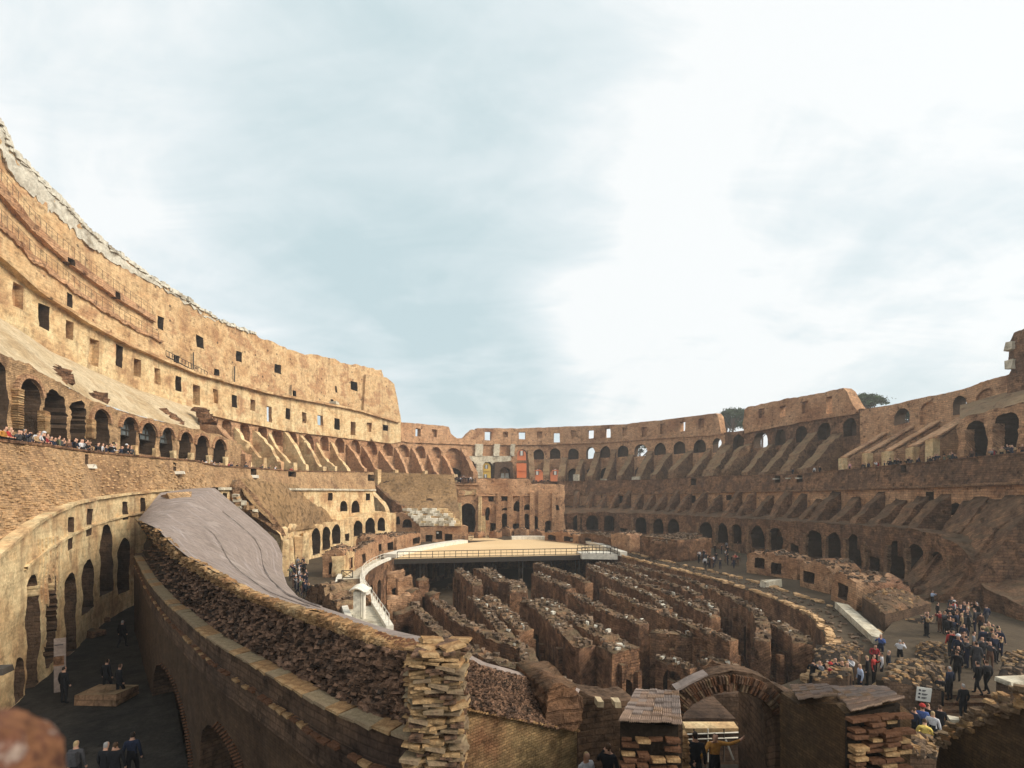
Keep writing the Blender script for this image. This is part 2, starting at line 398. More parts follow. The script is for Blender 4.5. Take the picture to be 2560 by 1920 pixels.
M['far'] = masonry('far_brick', [(0.341, 0.173, 0.091), (0.477, 0.273, 0.151), (0.568, 0.347, 0.202), (0.295, 0.152, 0.086)], (.8, .27, .6), .6, .13, ((.20, .12, .075), .5), .4, .3, pits=.85, relief=.3)
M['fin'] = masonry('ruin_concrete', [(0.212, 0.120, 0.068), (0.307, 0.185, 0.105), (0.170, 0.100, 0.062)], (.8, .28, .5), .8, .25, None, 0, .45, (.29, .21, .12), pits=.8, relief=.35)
M['dark'] = masonry('dark_and_shaded_brick', [(.075, .048, .032), (.12, .075, .048), (.055, .036, .027)], (.5, .16, .5), .7, .2, ((.07, .05, .04), .4), 0, .45, pits=.6)  # dark brick, also lining arch interiors with their shade put into the colour
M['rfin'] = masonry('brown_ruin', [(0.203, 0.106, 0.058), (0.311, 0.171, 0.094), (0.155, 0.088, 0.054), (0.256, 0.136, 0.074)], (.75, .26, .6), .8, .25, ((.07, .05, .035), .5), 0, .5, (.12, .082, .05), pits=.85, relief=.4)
M['hypo'] = masonry('hypogeum_brick', [(0.200, 0.105, 0.058), (0.342, 0.189, 0.105), (0.154, 0.084, 0.053), (0.283, 0.152, 0.083)], (.6, .2, .65), .8, .3, ((.07, .055, .045), .6), 0, .5, (.16, .12, .07), pits=.85, relief=.35)
M['earth'] = masonry('earth_slope', [(0.224, 0.140, 0.068), (0.303, 0.191, 0.096), (0.191, 0.124, 0.068)], None, .8, .12, None, 0, .4, pits=.4, relief=.3)
M['lead'] = masonry('weathered_lead_sheet', [(0.200, 0.162, 0.140), (0.275, 0.222, 0.195), (0.225, 0.182, 0.161), (0.316, 0.263, 0.233)], None, .5, .5, None, 0, .22, None, 3.0, pits=.3, sheet=True)
M['niche'] = masonry('shadowed_masonry', [(0.068, 0.044, 0.028), (0.092, 0.060, 0.040), (0.056, 0.036, 0.024)], (.6, .2, .3), .5, .3, None, 0, .3, pits=.4)  # darker masonry, shade of recesses and openings put into the colour
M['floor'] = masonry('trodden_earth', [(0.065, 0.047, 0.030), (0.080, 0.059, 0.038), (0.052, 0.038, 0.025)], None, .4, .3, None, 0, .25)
M['sand'] = masonry('arena_sand', [(0.643, 0.458, 0.254), (0.702, 0.517, 0.302)], None, .15, .1, None, 0, .08)
M['rubble'] = masonry('rubble', [(0.120, 0.078, 0.048), (0.180, 0.120, 0.072), (0.240, 0.180, 0.114)], None, .9, 1.2, None, 0, .5, None, 5, island=.6)
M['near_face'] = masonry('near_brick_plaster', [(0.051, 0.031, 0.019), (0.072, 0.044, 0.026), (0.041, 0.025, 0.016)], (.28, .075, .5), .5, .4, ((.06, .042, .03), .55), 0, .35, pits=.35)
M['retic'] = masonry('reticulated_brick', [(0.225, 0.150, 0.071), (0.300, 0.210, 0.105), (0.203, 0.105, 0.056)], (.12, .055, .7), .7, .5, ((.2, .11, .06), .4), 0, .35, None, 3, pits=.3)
M['retic_shaded'] = masonry('shaded_reticulated_brick', [(0.060, 0.037, 0.021), (0.095, 0.058, 0.030), (0.045, 0.029, 0.018)], (.16, .05, .7), .7, .5, ((.06, .045, .032), .4), 0, .4, None, 3)  # darker copy of the reticulated brick, shade put into the colour
M['near_stone'] = masonry('near_stone_skin', [(.10, .045, .03), (.26, .12, .06), (.14, .06, .04), (.55, .45, .38)], None, .6, 38, None, 0, .45, None, 120)
M['rubble_b'] = masonry('dark_broken_brick', [(0.046, 0.031, 0.023), (0.098, 0.058, 0.039), (0.156, 0.091, 0.058), (0.039, 0.029, 0.023)], None, .6, 2.5, None, 0, .4, None, 9, island=.85)
M['loose'] = masonry('loose_stones', [(.07, .045, .032), (.13, .088, .058), (.19, .14, .10)], None, .6, 1.5, None, 0, .4, None, 6, island=.6)
M['paving'] = masonry('shaded_paving', [(0.019, 0.017, 0.016), (0.032, 0.028, 0.023), (0.014, 0.013, 0.012)], None, .5, .35, None, 0, .45, pits=.5)  # near-black, shade of the corridor and arch put into the paving colour
M['brick_c'] = masonry('wall_brick', [(.40, .25, .125), (.50, .33, .18), (.33, .195, .095)], None, .5, 1.4, None, 0, .3, None, 9, island=.3)
M['white'] = plain('pale_stone', (.66, .62, .53), .8, .2, 2)
M['steel'] = plain('dark_steel', (.045, .038, .032), .6, .3)
M['wood'] = plain('weathered_wood', (.16, .105, .06), .8, .35)
M['glass'] = plain('dark_glass', (.10, .115, .12), .25, .3, 1.5)
M['black'] = plain('black_cloth', (.012, .013, .016), .85, .3)
M['tile_y'] = masonry('yellow_tile', [(0.199, 0.146, 0.083), (0.246, 0.188, 0.116), (0.142, 0.095, 0.062)], None, .5, 1.1, None, 0, .25, None, 6, island=.35)
M['brick_a'] = masonry('loose_brick', [(.20, .105, .05), (.30, .18, .085), (.36, .25, .135)], None, .6, 1.4, None, 0, .35, None, 9, island=.45)
M['brick_b'] = masonry('red_loose_brick', [(0.100, 0.043, 0.022), (0.135, 0.065, 0.035), (0.065, 0.033, 0.020)], None, .6, 1.6, None, 0, .35, None, 9, island=.5)
M['rubble_dark'] = masonry('shaded_rubble_mortar', [(0.020, 0.014, 0.010), (0.031, 0.022, 0.015), (0.014, 0.011, 0.009)], None, .9, .9, None, 0, .5, None, 6, pits=.6)  # near-black, shadow between the stones put into the mortar colour
M['roof_tile'] = masonry('ribbed_roof_tile', [(0.240, 0.168, 0.114), (0.276, 0.198, 0.156), (0.216, 0.138, 0.072)], None, .4, .8, None, 0, .3, None, 7, island=.3)
M['orange'] = plain('orange_facade', (.60, .19, .08), .8, .1, .3)
M['yellow'] = plain('yellow_facade', (.78, .50, .11), .8, .1, .3)
M['shutter'] = plain('dark_shutter', (.06, .05, .045), .7)
M['leaf'] = plain('pine_needles', (.045, .075, .03), .8, .5, .5)
M['bark'] = plain('pine_bark', (.12, .075, .05), .9, .4)
M['sign'] = plain('sign_white', (.62, .62, .58), .6, .05)
M['ink'] = plain('sign_print', (.05, .05, .06), .7, .1)
# ------------------------------------------------------------------ the rings of the amphitheatre
RA = Ring(7, 62, 63, 92); RA2 = Ring(7, 62, 60, 89); RA3 = Ring(7, 62, 57, 86); RB = Ring(7, 62, 53, 82); RB1 = Ring(7, 62, 53.4, 82.4)
RC = Ring(7, 62, 45.5, 74.5)
RD = Ring(7, 62, 41, 70, [(-600, 13), (-300, 17), (0, 24), (213, 34), (409, 44.8), (506, 52.2)])
RE = Ring(7, 62, 40, 69, [(-600, 10), (-200, 15), (0, 20), (72, 22.5), (139, 25.5), (190, 28.5), (235, 32.5), (320, 39), (409, 44)])
RG = Ring(5.5, 60, 36.5, 61); RGL = Ring(5.5, 60, 38, 61)
TZ = 12.2                                     # terrace floor
class Flat(Plan):
    def __init__(s, u0, d0, u1, d1):
        a, b = at(u0, d0, 0), at(u1, d1, 0); super().__init__([(a.x, a.y), (b.x, b.y)]); s.a, s.b = a, b
    def px(s, u, v):
        k = (u - CX) / F; e = s.b - s.a           # (a.x+t e.x) = k (a.y+t e.y)
        t = (k * s.a.y - s.a.x) / (e.x - k * e.y); d = s.a.y + t * e.y
        return (t * s.len, EZ + (HY - v) * d / F)
    def loop(s, pts): return [s.px(*p) for p in pts]

# ground, sheets
def disc_with_hole(name, inner, R, z, mat, **k):
    vs = []; fs = []; n = len(inner); c = Vector((4, 62, 0))
    rings = [inner]
    for r in (1.6, 4., 12., 40.): rings.append([c + (p - c) * r for p in inner])
    rings.append([c + (p - c).normalized() * R for p in inner])
    for rg in rings: vs += [Vector((p.x, p.y, z)) for p in rg]
    for j in range(len(rings) - 1):
        for i in range(n): a, b = j * n + i, j * n + (i + 1) % n; fs.append((a, b, b + n, a + n))
    return obj(name, mesh(name, vs, fs, mat, uvs=[(v.x, v.y) for v in vs]), **k)
ARENA = smooth_plan([(-4.5, 25.5), (-9, 36.5), (-12.7, 45), (-16.5, 54), (-18.8, 63), (-18.6, 74), (-16, 85), (-9, 98), (0, 104.5), (8, 104), (14.5, 95.5), (16.5, 86), (17.6, 78), (22.4, 63), (24.8, 54), (25.6, 43), (22, 33.5), (16, 27), (9, 24), (2, 23.4), (-4.5, 25.5)], 3)[:-1]
ARENA = [Vector((p[0], p[1], 0)) for p in ARENA]
disc_with_hole('ground', ARENA, 6000, 0.0, M['floor'], kind='structure')
vs = [Vector((p.x, p.y, -6.2)) for p in ARENA]
obj('hypogeum_floor', mesh('hypogeum_floor', [Vector((4, 62, -6.2))] + vs, [(0, i + 1, (i + 1) % len(vs) + 1) for i in range(len(vs))], M['floor']), kind='structure')

# --- high outer wall on the left
A_TOP = [(-120, 150), (-40, 262), (0, 309), (27, 373), (68, 416), (104, 456), (181, 533), (203, 560), (271, 619), (335, 664), (393, 705), (466, 750), (543, 800), (633, 836), (719, 872), (764, 888), (778, 884), (859, 906), (954, 926), (959, 940)]
B_TOP = [(-120, 545), (0, 633), (113, 732), (226, 804), (316, 854), (407, 895), (497, 931), (678, 981), (886, 1021), (1002, 1055)]
btop = line(B_TOP); L1T = [(-120, 340), (0, 447), (81, 551), (181, 642), (289, 723), (389, 791)]; L1B = [(-120, 380), (0, 483), (81, 574), (181, 664), (289, 743), (392, 806)]
L2 = [(-120, 440), (0, 551), (90, 642), (203, 732), (316, 804), (410, 856)]
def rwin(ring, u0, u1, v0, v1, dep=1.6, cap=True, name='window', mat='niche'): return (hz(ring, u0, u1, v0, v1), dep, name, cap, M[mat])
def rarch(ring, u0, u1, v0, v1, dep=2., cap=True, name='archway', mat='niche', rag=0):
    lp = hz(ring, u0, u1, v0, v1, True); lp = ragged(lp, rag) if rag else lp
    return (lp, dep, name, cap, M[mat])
aw = [(393, 409, 791, 825), (493, 509, 841, 870), (590, 606, 879, 904), (687, 703, 911, 933), (877, 893, 954, 976), (434, 448, 888, 906), (536, 547, 923, 939), (732, 741, 976, 990), (827, 834, 998, 1006), (838, 842, 965, 980)]
ol = rough_pts(A_TOP, 7, 3.0, 1.3, 2.2)
ol += [(958, 1050)] + [(u, btop(u) + 9) for u in range(940, -121, -40)]
high = rslab('high_outer_wall', RA, ol, [rwin(RA, *q, dep=2.2, cap=(q[0] not in (590, 687, 393))) for q in aw], M['ochre'], thick=3.0, step=9, rough=.22, freq=.35, maxpts=8000,
             label='tall ochre outer wall on the left, highest of the ring, with ragged crumbling top', cat='ruined wall')
# end buttress
rslab('end_buttress', Ring(7, 62, 62.2, 91.2), rough_pts([(915, 936), (967, 944), (986, 960), (1004, 1057)], 8, 1, 2, .6) + [(907, 1046)], [], M['ochre'], thick=2.6, step=8, rough=.1, parent=high)
# pale stones along its broken top
for i in range(0, 120):
    u = -30 + i * 5.6 + uni(-2, 2)
    if u > 640: u = 640 + (u - 640) * 6
    if u > 955 or i > 155: continue
    v = float(np.interp(u, [p[0] for p in A_TOP], [p[1] for p in A_TOP])); d = RA.dep(u); px = d / F
    s = (14 if u < 200 else 10 if u < 500 else 7) * px
    mb = MB(); c = RA.pt(u, v - 2 + uni(-3, 3)) + RA.nrm(u) * .5
    mb.box(c, s * uni(.7, 1.5), 1.6, s * uni(.7, 1.3), math.atan2(-RA.nrm(u).x, RA.nrm(u).y) + uni(-.2, .2), jit=s * .13, taper=uni(.75, .95))
    mb.build('stone', M['greystone'], parent=high)
# pale stone course under the top on the nearest stretch
rslab('stone_course', Ring(7, 62, 62.85, 91.85), [(u, float(np.interp(u, [p[0] for p in A_TOP], [p[1] for p in A_TOP])) + 3) for u in range(-100, 560, 20)] +
      rough_pts([(u, float(np.interp(u, [p[0] for p in A_TOP], [p[1] for p in A_TOP])) + max(8, 66 - u * .14)) for u in range(540, -101, -20)], 6, 8, 3, 4), [], M['greystone'], thick=.3, step=10, rough=.3, freq=.6, parent=high)
# ledges and bands between it and the window gallery
rslab('walkway_ledge', Ring(7, 62, 59.4, 88.4), L1T + L1B[::-1], [rwin(Ring(7, 62, 59.4, 88.4), 170, 187, 646, 662, 1.), rwin(Ring(7, 62, 59.4, 88.4), 289, 301, 731, 747, 1.)], M['far'], thick=4, step=10, rough=.08, parent=high)
ol = [(u, v - 3) for u, v in L1B] + [(405, 880), (407, btop(407) + 6)] + [(u, btop(u) + 6) for u in range(380, -121, -40)]
rslab('upper_band', RA2, ol, [rwin(RA2, 434 - 60, 448 - 60, 860, 876)], M['ochre'], thick=3, step=11, rough=.12, freq=.4, parent=high)
ol = rough_pts(L2, 9, 2, 5, 1.5) + [(416, btop(416) + 6)] + [(u, btop(u) + 6) for u in range(400, -121, -40)]
rslab('lower_band', RA3, ol, [rwin(RA3, 167, 181, 734, 768)], M['ochre'], thick=3.2, step=11, rough=.12, freq=.4, parent=high)
l2 = line(L2)
rslab('overgrown_edge', Ring(7, 62, 56.7, 85.7), rough_pts([(u, l2(u) - 2) for u in range(-100, 411, 15)], 7, 3, 8, 2) + rough_pts([(u, l2(u) + max(4, 17 - u * .03)) for u in range(405, -101, -15)], 7, 3, 9, 2), [], M['far'], thick=.35, step=8, rough=.2, freq=1, parent=high)
# thin steel railings on the ledges
l1 = line(L1T)
for ring, ln, top in ((Ring(7, 62, 58.9, 87.9), l1, 390), (Ring(7, 62, 56.4, 85.4), l2, 400)):
    pv = None; mb = MB()
    for u in list(range(-80, top, 14)):
        b = ring.pt(u, ln(u)); t = b + Vector((0, 0, 1.15)); mb.bar(b, t, .022)
        if pv: mb.bar(pv, t, .02); mb.bar(pv - Vector((0, 0, .5)), t - Vector((0, 0, .5)), .014)
        pv = t
    mb.build('guard_railing', M['steel'], parent=high)
# steel frame posts and small platform in the middle of the wall
mb = MB()
for u, v0, v1 in ((582, 916, 962), (724, 963, 1000), (478, 881, 923)): mb.bar(RA.pt(u, v1) - RA.nrm(u) * .4, RA.pt(u, v0) - RA.nrm(u) * .4, .12)
pv = None
for u in range(415, 520, 8):
    v = 876 + (u - 415) * .52; r_ = Ring(7, 62, 58, 87); a = r_.pt(u, v + 14); b = r_.pt(u, v); mb.bar(a, b, .05)
    if pv: mb.bar(pv[0], a, .09); mb.bar(pv[1], b, .05)
    pv = (a, b)
mb.build('access_railing', M['steel'], parent=high)
for (u, v, w_, h_) in ((666, 990, 20, 6), (835, 1008, 18, 5), (800, 1012, 10, 4), (852, 1022, 14, 4)):
    r_ = Ring(7, 62, 61.5, 90.5); q = r_.dep(u) / F; mb = MB(); mb.box(r_.pt(u, v), w_ * q, 2.2, h_ * q, jit=.12); mb.build('fallen_cornice_stone', M['travertine'], parent=high)

# --- the window gallery wall, left stretch (pale)
bw = [(32, 59, 710, 770, 1), (97, 124, 762, 822, 1), (167, 185, 804, 850, 1), (222, 246, 847, 915, 1), (289, 307, 863, 917, 1), (335, 353, 897, 942, 1), (385, 401, 920, 960, 1), (439, 453, 940, 978, 1), (483, 500, 963, 1012, 1), (533, 546, 974, 1008, 1), (579, 592, 988, 1019, 0),
      (626, 637, 999, 1026, 1), (667, 680, 1016, 1055, 0), (714, 725, 1021, 1048, 1), (755, 766, 1031, 1057, 0), (794, 808, 1038, 1063, 0), (836, 849, 1046, 1074, 1), (876, 889, 1055, 1088, 1), (917, 929, 1057, 1079, 1), (957, 970, 1062, 1077, 1)]
B_BOT = [(-120, 715), (0, 793), (136, 881), (235, 926), (344, 972), (493, 1021), (560, 1036), (700, 1065), (874, 1087), (1016, 1103), (1168, 1109), (1300, 1110), (1490, 1106), (1648, 1093), (1803, 1084)]
bbot = line(B_BOT)
ol = rough_pts(B_TOP, 14, 1.2, 4, .8) + [(1002, 1104)] + [(u, bbot(u) + 10) for u in range(980, -121, -40)]
gal = rslab('window_gallery_wall', RB, ol, [rwin(RB, *q[:4], dep=(1.5 if i_ % 3 else .7), cap=bool(q[4]), mat=('ochre' if i_ % 3 != 1 else 'niche')) for i_, q in enumerate(bw)], M['ochre_low'], thick=3.0, step=10, rough=.12, freq=.5,
            label='pale plastered gallery wall with a row of square windows below the tall outer wall', cat='ruined wall')
rslab('cornice', Ring(7, 62, 52.3, 81.3), [(u, btop(u) - 1) for u in range(-100, 1001, 25)] + [(u, btop(u) + max(3, 7 - u * .004)) for u in range(1000, -101, -25)], [], M['ochre'], thick=3.5, step=14, rough=.08, parent=gal)

# --- centre stretch of the same gallery, red brick against the sky
C_TOP = [(1002, 1055), (1121, 1066), (1124, 1072), (1128, 1084), (1143, 1096), (1160, 1096), (1170, 1084), (1181, 1073), (1190, 1076), (1194, 1070), (1300, 1071), (1430, 1066), (1553, 1061), (1680, 1047), (1789, 1033), (1796, 1040), (1802, 1078)]
cw = [(999, 1013, 1066, 1087, 1), (1039, 1052, 1071, 1091, 0), (1080, 1092, 1074, 1093, 1), (1212, 1229, 1079, 1101, 0), (1257, 1270, 1080, 1093, 1), (1297, 1314, 1080, 1098, 0), (1342, 1355, 1079, 1096, 1), (1384, 1399, 1082, 1106, 0), (1427, 1439, 1076, 1091, 1), (1469, 1484, 1075, 1096, 0), (1512, 1526, 1071, 1094, 0),
      (1556, 1567, 1068, 1091, 1), (1604, 1617, 1067, 1093, 1), (1650, 1663, 1059, 1084, 1), (1700, 1713, 1054, 1078, 0), (1746, 1760, 1047, 1071, 1)]
ol = rough_pts(C_TOP, 7, .5, 6, .4) + [(u, bbot(u) + 3) for u in range(1800, 1009, -30)] + [(1002.5, 1103)]
galc = rslab('far_gallery_wall', RB, ol, [rwin(RB, *q[:4], dep=(.8 if q[4] else 1.5), cap=bool(q[4]), mat='far') for q in cw[1:]], M['far'], thick=1.8, step=8, rough=.12, freq=.5,
             label='red brick gallery wall across the far end, its square windows open to the sky', cat='ruined wall')
# right gallery with sloping end
r2 = [(1896, 1911, 1022, 1044, 1), (1950, 1964, 1015, 1042, 0), (2004, 2020, 1003, 1034, 1), (2066, 2080, 991, 1034, 0)]
ol = rough_pts([(1857, 1060), (1862, 1022), (1870, 1018), (1960, 998), (2060, 981), (2107, 970), (2116, 977), (2131, 1008), (2140, 1022)], 8, .8, 3, .7) + [(2142, 1034), (2060, 1046), (1960, 1064), (1862, 1084)]
galr = rslab('right_gallery_wall', RB, ol, [rwin(RB, *q[:4], dep=(.7 if q[4] else 1.4), cap=bool(q[4]), mat='far') for q in r2], M['far'], thick=1.8, step=8, rough=.12, freq=.5,
             label='short red gallery wall on the right with a slanting end, between two pine crowns', cat='ruined wall')

# --- the vaulted storey below the gallery: arches between sloping buttresses
al = [(717, 743, 1077), (757, 784, 1085), (800, 822, 1089), (838, 861, 1095), (876, 901, 1099), (914, 942, 1103), (958, 982, 1107), (994, 1023, 1111), (1037, 1064, 1115), (1078, 1103, 1117), (1115, 1154, 1120)]
al = [(520, 541, 1042), (556, 578, 1048), (600, 624, 1056), (645, 668, 1063), (680, 706, 1070)] + al
ac = [(1333, 1360, 1122), (1374, 1401, 1121), (1420, 1446, 1121), (1466, 1487, 1118), (1501, 1526, 1116), (1544, 1571, 1114), (1586, 1618, 1110), (1636, 1665, 1107), (1684, 1714, 1103), (1734, 1765, 1099), (1782, 1803, 1095)]
ar = [(1833, 1860, 1087), (1885, 1919, 1080), (1938, 1964, 1073), (1990, 2018, 1065), (2045, 2077, 1056), (2108, 2142, 1045)]
def storey(name, u0, u1, topl, arches, mat, lowkinds, **k):
    tl = line(topl); hs = []
    for i, (a, b, v) in enumerate(arches):
        um = (a + b) / 2; zt = RB1.z(um, v); thr = lowkinds.get(i, '')
        if 't' in thr: hs.append((hz(RB1, a, b, v, RB1.v(um, zt - 3.4), True), 2.0, 'arch', False, M['niche']))
        else: hs.append((hz(RB1, a, b, v, RB1.v(um, zt - 3.2), True), 1.1 + uni(0, .8), 'arch_recess', True, M['far'] if um < 1160 else M['niche']))
        if 'l' in thr: hs.append((hz(RB1, a + 1, b - 1, RB1.v(um, 17.3), RB1.v(um, TZ + .3), True), 2.2, 'archway', 'o' not in thr, M['niche']))
        elif 'd' in thr: hs.append((hz(RB1, a + 5, b - 5, RB1.v(um, 15.5), RB1.v(um, TZ + .3), True), 2.2, 'archway', True, M['dark']))
    ol = [(u, tl(u)) for u in np.linspace(u0, u1, 40)] + [(u, RB1.v(u, TZ - .5)) for u in np.linspace(u1, u0, 40)]
    return rslab(name, RB1, ol, hs, mat, thick=2.0, step=8, rough=.16, freq=.6, **k)
bl = [(u, v + 1) for u, v in B_BOT]
stl = storey('arcade_storey', 470, 1158, bl, al, M['far'], {2: 'd', 5: 'l', 6: 'd', 7: 'd', 9: '', 12: 'd', 15: 'l'}, label='arched storey with sloping buttresses on the left of the far curve, above the terrace', cat='arcade')
stc = storey('arcade_storey', 1322, 1812, bl, ac, M['far'], {0: 'lo', 1: 'lo', 2: 'l', 3: 'tlo', 4: 'l', 5: 'd', 6: 'tlo', 7: 'lo', 8: 'l', 9: 'lo', 10: 't'}, label='arched storey with dark openings and buttresses right of the orange house front', cat='arcade')
str_ = storey('arcade_storey', 1810, 2160, [(1803, 1082), (1862, 1076), (1960, 1058), (2060, 1040), (2160, 1021)], ar, M['rfin'], {0: '', 1: 't', 2: 'd', 5: 'l'}, label='arched storey in deep brown ruin below the slanting gallery wall on the right', cat='arcade')
# right end: high wall with pointed opening to the sky
ol = rough_pts([(2150, 1026), (2195, 1018), (2240, 1009), (2398, 974), (2522, 935), (2526, 926)], 9, .7, 2, .6) + [(2640, 900), (2640, 1150), (2400, 1160), (2150, 1180)]
hs = [rarch(RB, 2237, 2274, 1020, 1060, 1.8, False, 'arch'), rarch(RB, 2382, 2416, 989, 1035, 1.8, False, 'arch'), rarch(RB, 2300, 2342, 1006, 1060, .35, True, 'blind_arch', 'far'), rarch(RB, 2440, 2490, 972, 1030, .35, True, 'blind_arch', 'far')]
rw = rslab('right_end_wall', RB, ol, hs, M['far'], thick=2.0, step=9, rough=.16, freq=.5, label='sloping topped brown wall at the right with a pointed arch open to the sky', cat='ruined wall')
rslab('wall_pier', Ring(7, 62, 52, 81), rough_pts([(2524, 938), (2528, 926), (2521, 895), (2518, 873), (2520, 860), (2532, 847), (2534, 832), (2560, 820), (2640, 790)], 7, 1, 3, 1) + [(2640, 1060), (2500, 1080), (2516, 1000)], [], M['rfin'], thick=3.5, step=9, rough=.3, freq=.6, label='dark broken pier end rising at the right picture edge', parent=rw)
for v in (866, 912): MB().box(Ring(7, 62, 51.8, 80.8).pt(2527, v), .6, .9, 1.0, jit=.12).build('stone', M['travertine'], parent=rw)

# buttresses: radial walls with sloping tops
def buttress(u, zt, zf, parent, mat, run=7.2, th=1.25, zfoot=TZ, pier=None, ring=RB1, nm='buttress', rough=.2, knee=.62, bow=0.):
    b = ring.ptz(u, 0); n = ring.nrm(u); a = b - n * run
    pl = Plan([(a.x, a.y), (b.x, b.y)]); t = pl.t[0]
    pl.p = [q + Vector((t.y, -t.x, 0)) * th / 2 for q in pl.p]        # centre it
    prof = [(0, zf), (run * .1, zf + .2), (run * knee, zf + (zt - zf) * (knee + bow)), (run, zt)]
    o = pslab(nm, pl, [(0, zfoot), (run, zfoot)] + rough_pts(prof, .7, .25, u, .18)[::-1], [], mat, th, step=.9, rough=rough, freq=.7, nseg=2, back=True, parent=parent)
    if pier:
        c = a + Vector((0, 0, (zfoot + zf) / 2)); mb = MB(); mb.box(c, th * 1.15, .9, zf - zfoot + .3, math.atan2(-n.x, n.y), jit=.1); mb.build('buttress_pier', M[pier], parent=o)
    return o
for i in range(len(al)):
    for u in ([(al[i][1] + al[i + 1][0]) / 2] if i < len(al) - 1 else []):
        buttress(u, uni(20.6, 22.2), uni(14.2, 16.0), stl, M['ochre_low'] if u < 860 else M['far'], run=uni(4.6, 5.6), th=uni(.75, 1.0), pier='ochre_low' if i % 2 or i > 8 else None, bow=uni(-.25, .12))
for u in (505, 1158): buttress(u, 22.8, 16, stl, M['redbrick'], th=1.4)
for i in range(len(ac) - 1):
    u = (ac[i][1] + ac[i + 1][0]) / 2
    buttress(u, uni(19.5, 23.2), uni(13.5, 16.2), stc, M['fin'], th=uni(1.3, 1.9), bow=uni(-.15, .15), rough=.18, pier='travertine' if i in (2, 4, 6) else None)
buttress(1326, 23, 15, stc, M['fin'], th=1.6)
for i in range(len(ar) - 1):
    u = (ar[i][1] + ar[i + 1][0]) / 2; buttress(u, uni(20.5, 22), uni(14, 15.5), str_, M['fin'], th=uni(1.6, 2.4), bow=uni(-.1, .2), rough=.2)
buttress(1818, 21.5, 14, str_, M['fin'], th=3.2, rough=.4)
for u, zt, zf in ((2215, 19.6, 15.6), (2283, 20.0, 16.0), (2347, 20.2, 16.0), (2418, 20.4, 16.2), (2480, 21.5, 17)):
    o = buttress(u, zt, zf, rw, M['far'], run=7.4, th=1.0, pier='ochre_low')
    b = RB1.ptz(u, 0); n = RB1.nrm(u); a = b - n * 7.4
    mb = MB(); t = Vector((-n.y, n.x, 0)); s = .62
    p0, p1 = a + Vector((0, 0, zf + .22)), b + Vector((0, 0, zt + .18)); k = (zt - zf)
    pts = [p0, p0.lerp(p1, .62) , p1 - n * .3]
    for q0, q1 in zip(pts[:-1], pts[1:]):
        up = Vector((0, 0, .22)); mb.add([q0 - t * s, q0 + t * s, q1 + t * s, q1 - t * s, q0 - t * s + up, q0 + t * s + up, q1 + t * s + up, q1 - t * s + up], [(3, 2, 1, 0), (4, 5, 6, 7), (0, 1, 5, 4), (1, 2, 6, 5), (2, 3, 7, 6), (3, 0, 4, 7)])
    mb.build('coping', M['far'], parent=o)

# --- left arcade on the terrace with its pale vault slope
C_TOPL = [(-120, 820), (0, 885), (54, 907), (130, 946), (231, 1001), (326, 1034), (441, 1063), (553, 1088), (604, 1112)]
ctop = line(C_TOPL); ca = [(-24, 20, 905, 1085, 0), (42, 99, 947, 1090, 0), (112, 165, 974, 1100, 3), (175, 215, 1001, 1108, 3), (228, 271, 1023, 1117, 0), (301, 340, 1043, 1130, 0), (349, 389, 1057, 1138, 0), (400, 432, 1069, 1143, 0), (447, 477, 1080, 1148, 0), (488, 519, 1089, 1153, 0), (532, 563, 1098, 1157, 0)]
ol = rough_pts(C_TOPL, 9, 2.2, 3, 1.2) + [(u, RC.v(u, TZ - .4)) for u in range(600, -121, -40)]
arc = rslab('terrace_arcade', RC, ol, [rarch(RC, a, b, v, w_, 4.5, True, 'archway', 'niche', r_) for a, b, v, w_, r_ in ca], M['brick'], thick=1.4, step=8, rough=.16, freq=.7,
            label='brick arcade of tall dark arches on the left terrace, under the pale slope', cat='arcade')
for a, b, v, w_, r_ in ca[5:8]:       # glazed arches
    r_ = Ring(7, 62, 46.2, 75.2); rslab('glazing', r_, hz(r_, a + 1, b - 1, v + 1, (v + w_) / 2 + 4, True), [], M['glass'], thick=.05, step=12, rough=0, parent=arc)
    mb = MB(); z0, z1 = r_.z((a + b) / 2, (v + w_) / 2 + 4), r_.z((a + b) / 2, v)
    for k in (.33, .66): mb.bar(r_.ptz(a + (b - a) * k, z0) - r_.nrm(a) * .1, r_.ptz(a + (b - a) * k, z1 - .4) - r_.nrm(a) * .1, .05)
    for k in (0., .3, .6): mb.bar(r_.ptz(a + 1, z0 + (z1 - z0) * k) - r_.nrm(a) * .1, r_.ptz(b - 1, z0 + (z1 - z0) * k) - r_.nrm(a) * .1, .05)
    mb.build('glazing_bars', M['steel'], parent=arc)
for u in (293, 344, 394, 438, 482, 526, 568): r_ = Ring(7, 62, 45.1, 74.1); rslab('pilaster', r_, [(u - 4, RC.v(u, 15.2)), (u + 3, RC.v(u, 15.2)), (u + 3, RC.v(u, TZ)), (u - 4, RC.v(u, TZ))], [], M['ochre_low'], thick=.4, step=6, rough=.08, parent=arc)
for u, v0, v1 in ((36, 975, 1075), (104, 1030, 1085), (222, 1050, 1098)):   # projecting brick courses on the jambs
    mb = MB(); n = 17
    for i in range(n): q = RC.pt(u, v0 + (v1 - v0) * i / n) - RC.nrm(u) * .15; mb.box(q, .55, .5, .12, math.atan2(-RC.nrm(u).x, RC.nrm(u).y), jit=.03)
    mb.build('toothed_jamb', M['brick_a'], parent=arc)
